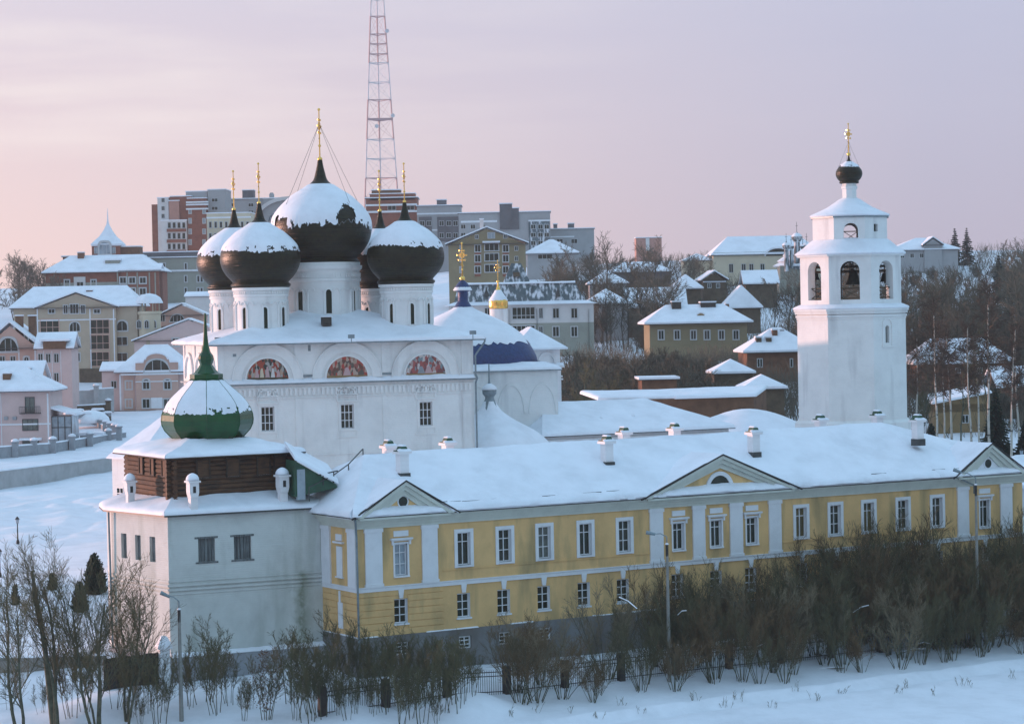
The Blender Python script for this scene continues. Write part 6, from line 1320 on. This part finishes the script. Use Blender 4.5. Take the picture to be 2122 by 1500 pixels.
BIRCH = dict(seg=(7, 3, 3, 2), kids=(5, 3, 3, 0), wig=.05, up=(.05, .02, -.10, -.2), ratio=((.14, .24), (.4, .6), (.45, .7)), spread=((.4, .8), (.4, .9), (.4, .9)), rmin=.022, tl=0, taper=.9, first=(3, 0, 0))
HILL = []
hl = ('bare grey brown tree on the wooded hillside behind the monastery', 'slender bare tree on the wooded hillside behind the monastery')
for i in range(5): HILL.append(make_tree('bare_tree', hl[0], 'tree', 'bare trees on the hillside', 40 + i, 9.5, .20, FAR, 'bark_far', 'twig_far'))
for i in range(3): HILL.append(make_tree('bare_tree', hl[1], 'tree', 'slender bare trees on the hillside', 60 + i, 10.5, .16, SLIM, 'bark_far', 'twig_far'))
def proj(p):
    q = CM.inverted() @ (Vector(p) - CAM); return 1061 + FPX * q.x / -q.z, 750 - FPX * q.y / -q.z
foot = []
for o in list(col.objects):
    if o.parent is None and o.type == 'EMPTY' and o.get('category') in ('house', 'apartment block', 'hall', 'shed', 'church', 'barn', 'tower', 'building', 'porch', 'chapel'):
        xs = []
        for c in o.children:
            if c.type == 'MESH' and c.name.startswith(('wall', 'roof')): xs += [c.matrix_basis @ Vector(b) for b in c.bound_box]
        if xs: foot.append((min(v.x for v in xs) + o.location.x - .5, max(v.x for v in xs) + o.location.x + .5, min(v.y for v in xs) + o.location.y - .5, max(v.y for v in xs) + o.location.y + .5))
clear = [(1335, 612, 1560, 700, 415), (900, 575, 1240, 700, 446), (1496, 590, 1590, 642, 470), (1495, 488, 1700, 526, 600), (1330, 795, 1620, 880, 290), (1555, 680, 1660, 745, 365), (1845, 486, 1990, 526, 620), (1120, 790, 1520, 915, 300), (1600, 780, 1660, 900, 300), (1965, 722, 2075, 745, 335), (1930, 805, 2060, 870, 296), (1460, 560, 1500, 584, 510)]
rg = random.Random(11); used = [False] * 8; n_hill = 0; tries = 0
def place_tree(X, Y, s, k, protos=HILL, usedl=used, force=False, hf=13.5):
    z = H(X, Y)
    if any(a < X < b and c < Y < d for a, b, c, d in foot): return False
    if not force:
        bx, by = proj((X, Y, z)); tx, ty = proj((X, Y, z + hf * s)); hw = 5.0 * s * FPX / Y
        for a, c, b, d, yy in clear:
            if Y < yy and bx + hw > a and bx - hw < b and ty < d and by > c: return False
        if ty < 468 + 22 * rg.random(): return False
    o = protos[k]
    if not usedl[k]: usedl[k] = True; o.location = (X, Y, z); o.scale = (s, s, s); o.rotation_euler = (0, 0, rg.uniform(0, 6.28))
    else: copy_tree(o, (X, Y, z), rg.uniform(0, 6.28), (s * rg.uniform(.9, 1.15), s * rg.uniform(.9, 1.15), s))
    return True
while n_hill < 190 and tries < 6000:
    tries += 1; x = rg.uniform(1150, 2180); Y = rg.uniform(275, 700) if rg.random() < .7 else rg.uniform(300, 460)
    p = P(x, 600, Y); n_hill += place_tree(p.x, Y, rg.uniform(.8, 1.35), rg.randrange(8))
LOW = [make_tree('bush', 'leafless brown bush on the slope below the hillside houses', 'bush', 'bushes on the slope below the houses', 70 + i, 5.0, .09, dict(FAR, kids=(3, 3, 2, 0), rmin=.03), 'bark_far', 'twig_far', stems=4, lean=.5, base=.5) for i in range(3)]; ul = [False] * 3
n_low = tries = 0
while n_low < 190 and tries < 9000:          # lower growth before the houses
    tries += 1; x = rg.uniform(1165, 1500) if rg.random() < .75 else rg.uniform(1880, 2140); Y = rg.uniform(288, 412) if rg.random() < .72 else rg.uniform(420, 590); p = P(x, 600, Y); n_low += place_tree(p.x, Y, rg.uniform(.75, 1.15), rg.randrange(3), LOW, ul, hf=8.2)
for i in range(26):
    x = rg.choice([rg.uniform(-30, 90), rg.uniform(90, 130), rg.uniform(0, 60)]); Y = rg.uniform(575, 700); p = P(x, 600, Y); place_tree(p.x, Y, rg.uniform(.8, 1.35), rg.randrange(8), force=True)
# undergrowth
mb = MB(); rg = random.Random(77); n = 0
while n < 5200:
    x = rg.uniform(1150, 2190); Y = rg.uniform(268, 690) if rg.random() < .6 else rg.uniform(268, 420); p = P(x, 600, Y); z = H(p.x, Y)
    if any(a - 1 < p.x < b + 1 and c - 2 < Y < d + 1 for a, b, c, d in foot): n += .2; continue
    bx, by = proj((p.x, Y, z))
    if any(Y < yy and a - 4 < bx < b + 4 and c - 4 < by < d + 30 for a, c, b, d, yy in clear) or (x > 1880 and Y < 290) or (1600 < x < 1700 and Y < 300) or (x < 1620 and Y < 290): continue
    n += 1
    for i in range(7):
        d = Vector((rg.uniform(-.55, .55), rg.uniform(-.55, .55), 1)).normalized(); q = Vector((p.x + rg.uniform(-1.3, 1.3), Y + rg.uniform(-1.3, 1.3), z - .2)); l = rg.uniform(1.2, 4.6); mb.tube(q, q + d * l, .04, .022, 3)
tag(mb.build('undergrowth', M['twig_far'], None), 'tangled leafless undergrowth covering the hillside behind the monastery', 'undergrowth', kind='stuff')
# trees close behind the wing
MID = [make_tree('bare_tree', ('spreading bare tree with snow on its limbs right of the white stair porch', 'broad bare tree with snowy limbs behind the low wing, before the hipped house')[i], 'tree', None, 80 + i, 9, .26, dict(NEAR, rmin=.016), 'bark', 'twig') for i in range(2)]
for o, (x, Y, s) in zip(MID, ((1205, 290, .9), (1400, 305, .58))): p = P(x, 800, Y); o.location = (p.x, Y, H(p.x, Y)); o.scale = (s, s, s)
for (x, Y, s, k, lab) in ((1270, 300, .7, 0, 'bare tree with white snow lines behind the ridge of the low wing'), (1315, 320, .65, 1, 'bare tree at the left end of the brick shed'), (1500, 330, .5, 0, 'bare tree leaning over the rounded snowy outbuilding'), (1905, 290, 1.1, 1, 'crooked bare tree close to the right side of the bell tower'), (1180, 285, .72, 1, 'low bushy bare tree against the white stair porch'), (1235, 296, .75, 1, 'rounded bare tree second to the right of the white stair porch'), (1298, 288, .6, 0, 'low spreading bare tree over the middle of the low wing roof'), (1350, 292, .55, 1, 'small bare tree just left of the brick shed roof')):
    p = P(x, 800, Y); c = copy_tree(MID[k], (p.x, Y, H(p.x, Y)), rg.uniform(0, 6), s); c['label'] = lab
BI = [make_tree('birch', 'birch', 'birch', 'birches behind the yellow building', 90 + i, 17.5, .17, BIRCH, 'birch_bark', 'twig_birch', lean=.05) for i in range(3)]
bl = [(1943, 255, 1.0, 'straight birch, leftmost of the pale birch trunks near the bell tower'), (1975, 258, .98, 'leaning birch second from the left of the pale trunks'), (2013, 256, .92, 'slightly bent birch before the ochre shed wall'), (2049, 252, 1.12, 'tallest birch, in front of the dark spruce'), (2093, 250, .92, 'birch right of the dark spruce, leaning to the right'), (1897, 268, .85, 'short birch hard by the right edge of the bell tower'), (1958, 275, .8, 'thin birch between the two leftmost pale trunks'), (2030, 280, .85, 'thin birch standing against the ochre shed'), (2112, 262, .9, 'birch at the right edge of the photo')]
for i, (x, Y, s, lab) in enumerate(bl):
    p = P(x, 900, Y); o = BI[i % 3] if i < 3 else copy_tree(BI[i % 3]); o.location = (p.x, Y, H(p.x, Y)); o.rotation_euler = (0, R(2.5 if i in (1, 4) else -.5), rg.uniform(0, .6) + i); o.scale = (s, s, s); o['label'] = lab
# dead grey trunks between the birches
for i, (x, Y, hh, lab) in enumerate(((2040, 268, 13, 'dark straight trunk between the tall birch and the ochre shed'), (1990, 285, 10, 'dark thin trunk behind the bent birch'))):
    p = P(x, 900, Y); t = make_tree('dark_tree', lab, 'tree', None, 120 + i, hh, .13, dict(SLIM, kids=(2, 2, 2, 0)), 'bark', 'twig', loc=(p.x, Y, H(p.x, Y)))
def conifer(name, label, cat, p, hh, w_, seed, tiers=26, dense=26, col_=False, leaf=.34):
    rg = random.Random(seed); root = empty(name, p, label, cat); T = MB(); T.tube(p - UP * .3, p + UP * hh, .05 + hh * .012, .015, 6); T.build('trunk', M['bark'], root); C = MB()
    for i in range(tiers):
        t = (i + .3) / tiers; z = hh * (.04 + .96 * t)
        prof = (1 - t) ** .85 if not col_ else min(1, .82 + 1.2 * t) * (1 - t) ** .55
        R_ = w_ * prof * rg.uniform(.85, 1.15) + .05
        for j in range(max(5, int(dense * prof + 4))):
            a = rg.uniform(0, 6.283); d = Vector((math.cos(a), math.sin(a), 0)); s = Vector((-d.y, d.x, 0)); L = R_ * rg.uniform(.7, 1.12)
            if not col_: droop = -.28 * L; k = 3
            else: droop = .35 * L; k = 2
            for q in range(k):
                b = p + UP * (z + droop * (q / k) ** 1.3 + rg.uniform(-.1, .1)) + d * (L * (q + .15) / k); e = p + UP * (z + droop * ((q + 1) / k) ** 1.3 + (.10 if not col_ else .25)) + d * (L * (q + 1) / k)
                wd_ = leaf * rg.uniform(.6, 1.2) * (1 - .25 * q / k); tl = UP * rg.uniform(-.14, .14)
                C.add([b - s * wd_ * .5 + tl, e - s * wd_ * .3, e + d * leaf * .4, e + s * wd_ * .3 - tl, b + s * wd_ * .5], [(0, 1, 2, 3, 4)])
                C.add([b + UP * wd_ * .3, e + UP * wd_ * .2, e - UP * wd_ * .5, b - UP * wd_ * .5], [(0, 1, 2, 3)])
    C.build('crown', M['needles'], root); return root
def gnd(x, Y): p = P(x, 900, Y); return Vector((p.x, Y, H(p.x, Y)))
conifer('spruce', 'dark young spruce behind the tallest birch near the ochre shed', 'spruce', gnd(2064, 256), 7.6, 2.0, 1)
conifer('spruce', 'dark little spruce at the bell tower, next to the last chimney', 'spruce', gnd(1930, 262), 3.6, 1.3, 2)
conifer('spruce', 'small spruce peeking out at the right edge of the photo', 'spruce', gnd(2128, 258), 4.6, 1.5, 3)
conifer('thuja', 'dense dark thuja bush left of the corner tower', 'thuja', G(197, 1232) - UP * .35, 3.4, .95, 4, 30, 34, True, .22)
conifer('thuja', 'brownish columnar thuja just in front of the dense dark one', 'thuja', G(166, 1268) - UP * .35, 2.5, .62, 5, 24, 24, True, .18)
conifer('thuja', 'thin dark thuja in the snow behind the leaning trunk', 'thuja', G(108, 1222) - UP * .35, 1.5, .38, 6, 16, 18, True, .14)
conifer('thuja', 'thin dark thuja in the snow near the left edge of the photo', 'thuja', G(32, 1252) - UP * .35, 1.7, .35, 7, 16, 18, True, .14)
for x, r0 in ((2098, 430), (2075, 520), (1985, 640), (2010, 640)): conifer('spruce', {2098: 'distant dark spruce on the hillside at far right', 2075: 'distant spruce high on the slope, right of the birches', 1985: 'pointed spruce on the skyline, left one of two', 2010: 'pointed spruce on the skyline, right one of two'}[x], 'spruce', gnd(x, r0), 10, 2.4, x, 18, 14, leaf=.6)
# shrubs along the fence
SH = [make_tree('shrub', 'tall bare shrub in the thicket before the yellow building', 'shrub', 'bare shrubs in the thicket along the path', 200 + i, 6.2, .045, SHRUB, 'bark', ('twig', 'twig_red', 'twig', 'twig_pale', 'twig', 'twig_red')[i], stems=(9, 12, 7, 10, 8, 13)[i], lean=(.5, .6, .4, .55, .7, .5)[i], base=.45) for i in range(6)]
rg = random.Random(5); us = [False] * 6; placed = []
def put(protos, usedl, k, X, Y, s, zs=1, lab=None, grp=None):
    o = protos[k] if not usedl[k] else copy_tree(protos[k]); usedl[k] = True; o.location = (X, Y, H(X, Y)); o.rotation_euler = (0, 0, rg.uniform(0, 6.28)); o.scale = (s, s, s * zs)
    if lab: o['label'] = lab
    if grp: o['group'] = grp
    return o
n = 0
while n < 120:
    s = 10 + 59 * rg.random() ** .72; q = -rg.uniform(3.5, 15.8) if s > 28 else -rg.uniform(7, 14.5)
    if rg.random() > min(1, .30 + (s - 10) / 30): continue
    p = FY.w(s, 0, 0); X = p.x; Y = Yf(X) + q
    if any((X - a) ** 2 + (Y - b) ** 2 < 1.0 for a, b in placed): continue
    placed.append((X, Y)); k = .82 + .22 * min(1, (s - 8) / 34) + .12 * max(0, (q + 14) / 10 if s > 40 else 0) - (.25 if q < -13.5 else 0)
    put(SH, us, rg.randrange(6), X, Y, k * rg.uniform(.66, 1.16), rg.uniform(.82, 1.18)); n += 1
# saplings before the corner tower and along the bank
SAP = [make_tree('sapling', 'thin bare sapling in the snow bank below the corner tower', 'sapling', 'saplings below the corner tower', 300 + i, 4.6, .032, dict(SHRUB, kids=(2, 2, 2, 0)), 'bark', 'twig', stems=5, lean=.22, base=.5) for i in range(3)]
us2 = [False] * 3
for x, y in ((392, 1470), (425, 1460), (450, 1475), (478, 1462), (505, 1490), (612, 1490), (668, 1462), (700, 1478), (735, 1452), (775, 1480), (812, 1465), (850, 1490), (885, 1462), (345, 1480), (305, 1470), (925, 1440), (268, 1490), (905, 1490), (520, 1470), (640, 1495), (655, 1478), (720, 1490), (800, 1478), (830, 1505), (838, 1470), (875, 1500), (945, 1462), (960, 1450), (330, 1500), (290, 1505), (980, 1440), (705, 1440), (770, 1435), (835, 1425), (645, 1450), (600, 1455), (670, 1490), (700, 1462), (735, 1475), (762, 1462), (785, 1448), (815, 1448), (845, 1452), (870, 1445), (895, 1452), (920, 1462), (680, 1440), (722, 1432), (755, 1425), (905, 1430), (150, 1490), (175, 1470), (240, 1470), (85, 1475), (20, 1470)):
    p = G(x, y); put(SAP, us2, rg.randrange(3), p.x, p.y, rg.choice((.45, .6, .8, .95, 1.15)) * rg.uniform(.9, 1.1))
LEAF = make_tree('leafy_bush', 'bush still hung with brown dry leaves below the corner tower wall', 'bush', None, 330, 4.6, .035, SHRUB, 'bark', 'twig', stems=6, lean=.25, base=.3)
p = G(553, 1488); LEAF.location = (p.x, p.y, H(p.x, p.y)); rg = random.Random(8); mb = MB()
for i in range(620):
    a = rg.uniform(0, 6.28); z = rg.uniform(.5, 4.4); r_ = rg.uniform(.1, 1.3) * math.sin(math.pi * min(.95, z / 5)); c = p + Vector((math.cos(a) * r_, math.sin(a) * r_, z)); d = Vector((rg.uniform(-1, 1), rg.uniform(-1, 1), rg.uniform(-1, .3))).normalized(); e = d.orthogonal().normalized()
    mb.add([c, c + d * .07 + e * .035, c + d * .14, c + d * .07 - e * .035], [(0, 1, 2, 3)])
mb.build('dry_leaves', M['dry_leaf'], LEAF)
# trees at the left foreground
fl = [(118, 1525, 12.0, 'large bare tree in the left foreground, with a dark leaning trunk'), (48, 1530, 10.5, 'bare tree at the lower left corner of the photo'), (205, 1520, 10.0, 'many stemmed bare tree before the boarded gate'), (262, 1500, 8.6, 'slim bare tree leaning right across the sunlit tower wall')]
for i, (x, y, hh, lab) in enumerate(fl):
    p = G(x, y); make_tree('bare_tree', lab, 'tree', None, 400 + i, hh * .92, .17 - .02 * i, dict(NEAR, kids=(2, 3, 3, 0)), 'bark', 'twig', stems=(2, 2, 4, 3)[i], lean=(.22, .3, .35, .35)[i], base=.35, loc=(p.x, p.y, H(p.x, p.y)))
p = G(112, 1500); tp = P(66, 1182, p.y); mb = MB(); mb.tube(p - UP * .4, p.lerp(tp, .5) + Vector((.12, 0, 0)), .24, .17, 8); mb.tube(p.lerp(tp, .5) + Vector((.12, 0, 0)), tp, .17, .09, 8, cap=True); tag(mb.build('dead_trunk', M['bark'], None, smooth=True), 'bare broken trunk leaning left without branches, in the left foreground', 'tree trunk')
# dead stalks in the snow by the path
ST = MB(); rg = random.Random(3)
def weed(X, Y, seed, lab='low dry weed stalks poking out of the snow beside the path'):
    rg = random.Random(seed); mb = MB(); z = H(X, Y)
    for i in range(rg.randint(4, 9)):
        d = Vector((rg.uniform(-.5, .5), rg.uniform(-.5, .5), 1)).normalized(); l = rg.uniform(.25, .7); p = Vector((X + rg.uniform(-.3, .3), Y + rg.uniform(-.3, .3), z - .05)); q = p + d * l; mb.tube(p, q, .012, .009, 3)
        for _ in range(3): e = (d + Vector((rg.uniform(-.8, .8), rg.uniform(-.8, .8), rg.uniform(-.2, .3)))).normalized(); b = p.lerp(q, rg.uniform(.5, 1)); mb.tube(b, b + e * l * .35, .009, .007, 3)
    return tag(mb.build('weed', M['twig'], None), lab, 'weed', 'dry weeds in the snow')
for i, (x, y) in enumerate(((1055, 1485), (1110, 1478), (1175, 1480), (1290, 1462), (1330, 1470), (1440, 1452), (1530, 1450), (1600, 1462), (1650, 1440), (1690, 1448), (1745, 1436), (1860, 1432), (1880, 1424), (1990, 1422), (2010, 1418), (2095, 1408), (1240, 1478), (1505, 1468), (1930, 1440))): p = G(x, y); weed(p.x, p.y, i)
# snow-loaded fallen branches in the thicket
for i, (x0, y0, x1, y1) in enumerate(((1650, 1395, 1750, 1383), (1610, 1325, 1632, 1318), (1768, 1270, 1800, 1255), (1283, 1238, 1320, 1262), (1405, 1275, 1422, 1266), (1900, 1335, 1930, 1335), (1868, 1352, 1918, 1345), (1560, 1345, 1632, 1318))):
    Y = Yf(P(x0, y0, 168).x) - 11; a, b = P(x0, y0, Y), P(x1, y1, Y - .8); m_ = a.lerp(b, .5) + UP * .12; mb = MB()
    for q0, q1 in ((a, m_), (m_, b)): mb.tube(q0, q1, .045, .04, 5, 0, True); mb.tube(q0 + UP * .05, q1 + UP * .05, .05, .045, 5, 1, True)
    tag(mb.build('snowy_branch', [M['bark'], M['snow']], None), 'bent branch carrying a line of snow in the thicket', 'branch', 'snow covered branches in the thicket')
# ================================================================ fences, gate, lamps
fr = Fr(FY.w(0, 8.2, 0) , 31); fn = empty('picket_fence', FY.w(15, 8.2, 0), 'dark picket fence with brick posts running along the front of the yellow building', 'fence')
st = -7.0; k = 0
while st < 62:
    a, b = fr.w(st, 0, 0), fr.w(st + 4.6, 0, 0); za, zb = H(a.x, a.y) - .1, H(b.x, b.y) - .1
    mb = MB(); mb.box(fr, st - .22, st + .22, -.22, .22, za - .5, za + 2.0); o = mb.build('post', M['fence_post'], fn); mb = MB(); mb.patch(fr.w(st - .26, .26, za + 2), fr.w(st + .26, .26, za + 2), fr.w(st + .26, -.26, za + 2), fr.w(st - .26, -.26, za + 2), 2, 2, .09, rnd='v0v1u0u1'); 
    if k % 3 == 1: mb.build('snow_cap', M['snow'], o, smooth=True)
    mb = MB()
    for z in (.3, 1.35, 1.62): mb.tube(Vector((a.x, a.y, za + z)), Vector((b.x, b.y, zb + z)), .04, .04, 4)
    for i in range(1, 27):
        t = i / 27; c = a.lerp(b, t); z = lerp(za, zb, t); mb.tube((c.x, c.y, z + .1), (c.x, c.y, z + 1.75), .022, .02, 4)
    mb.build('fence_panel', M['fence_iron'], fn); st += 4.6; k += 1
a = P(216, 1440, 160.6); b = P(334, 1408, 163.6); fr = Fr(a, math.degrees(math.atan2(b.y - a.y, b.x - a.x))); L = (b - a).xy.length; zt = P(220, 1366, 160.6).z
gt = empty('boarded_gate', fr.w(L / 2, 0, a.z), 'black boarded gate closing the gap at the foot of the corner tower', 'gate'); mb = MB()
for i in range(14): mb.box(fr, L * i / 14 + .012, L * (i + 1) / 14 - .012, -.06, .0 + .012 * (i % 2), a.z - 1.6, zt + .02 * (i % 3))
mb.box(fr, 0, L, -.14, -.06, a.z + .2, a.z + .35); mb.box(fr, 0, L, -.14, -.06, zt - .4, zt - .25); mb.build('boards', M['fence_iron'], gt)
c = P(341, 1410, 163.4); fr2 = Fr(c, 20); zt2 = P(341, 1343, 163.4).z; gp_ = empty('gate_pillar', c, 'white gate pillar with pyramid of snow at the corner of the tower', 'pillar'); mb = MB(); mb.box(fr2, -.35, .35, -.35, .35, c.z - 1, zt2); mb.box(fr2, -.5, .5, -.5, .5, zt2, zt2 + .10); mb.build('shaft', M['trim_white'], gp_)
mb = MB(); mb.lathe(c, [(.72, zt2 + .08), (.70, zt2 + .2), (.35, zt2 + .75), (.22, zt2 + .85)], 4, 0, R(65)); mb.build('snow_cap', M['snow'], gp_, smooth='auto')
wallrun('concrete_fence', 'grey concrete yard wall behind the bare trees at lower left', [P(-90, 1425, 166), P(70, 1425, 166), P(222, 1420, 166.5)], 2.1, .3, 'concrete', snow=.1)
def street_lamp(x, ytop, Y, head, lab):
    p = P(x, ytop, Y); g = H(p.x, p.y); b = Vector((p.x, p.y, g)); root = empty('street_lamp', b, lab, 'street lamp', 'concrete street lamps'); mb = MB(); mb.tube(b - UP * .4, p, .15, .09, 10, cap=True); mb.build('pole', M['concrete'], root)
    h = P(head[0], head[1], Y); k = p + UP * .55; mb = MB(); mb.tube(p - UP * .8, p + UP * .02, .10, .10, 8, cap=True); mb.build('clamp', M['fence_iron'], root); mb = MB(); mb.tube(p, k, .04, .04, 6); mb.tube(k, k.lerp(h, .5) + UP * .12, .035, .035, 6); mb.tube(k.lerp(h, .5) + UP * .12, h, .035, .035, 6); mb.build('arm', M['zinc'], root)
    d = (h - k).normalized(); mb = MB(); mb.tube(h - d * .1, h + d * .55, .09, .14, 8, cap=True); mb.build('lamp_head', M['zinc'], root); mb = MB(); mb.ball(p + UP * .04, .13, 8, zs=.6); mb.build('snow_cap', M['snow'], root, smooth=True)
street_lamp(371, 1263, 154.5, (349, 1235), 'concrete street lamp before the corner tower, with a thin bent arm')
q_ = P(1382, 1128, 166); street_lamp(1382, 1128, 166.5, (1355, 1106), 'concrete street lamp before the central pediment of the yellow building')
street_lamp(2022, 1005, 181, (1990, 978), 'street lamp half sunk in the thicket before the right pediment')
def park_lamp(x, y, Y, hh, lab):
    p = P(x, y, Y); p.z = H(p.x, p.y); root = empty('park_lamp', p, lab, 'lamp post', 'lantern lamp posts'); mb = MB(); mb.lathe(p, [(.16, p.z - .2), (.14, p.z + .3), (.07, p.z + .4), (.05, p.z + hh - .6), (.09, p.z + hh - .55)], 10); mb.build('pole', M['fence_iron'], root, smooth='auto')
    mb = MB(); mb.lathe(p, [(.12, p.z + hh - .55), (.20, p.z + hh - .15)], 6); mb.build('lantern', M['glass_pale'], root); mb = MB(); mb.lathe(p, [(.25, p.z + hh - .15), (.12, p.z + hh), (.02, p.z + hh + .12)], 6); mb.build('lantern_cap', M['fence_iron'], root)
park_lamp(37, 1125, 230, 2.5, 'black lantern post standing alone in the snowy courtyard at left'); park_lamp(0, 1195, 200, 2.3, 'black lantern post cut by the left edge of the photo'); park_lamp(2117, 955, 240, 2.2, 'black lantern post in the snow at the right edge near the far pediment')
# ================================================================ winter haze
mb = MB(); mb.box(Fr((0, 0), 0), -570, 810, -1510, 90, -8, 150); hz = mb.build('haze', bpy.data.materials.new('haze'), None); tag(hz, kind='stuff')
m = hz.data.materials[0]; m.use_nodes = True; t = m.node_tree; t.nodes.clear(); pv = nd(t, 'ShaderNodeVolumePrincipled'); pv.inputs['Color'].default_value = (.86, .88, .92, 1); pv.inputs['Density'].default_value = .00010; pv.inputs['Anisotropy'].default_value = .2
om = nd(t, 'ShaderNodeOutputMaterial'); t.links.new(pv.outputs[0], om.inputs['Volume'])
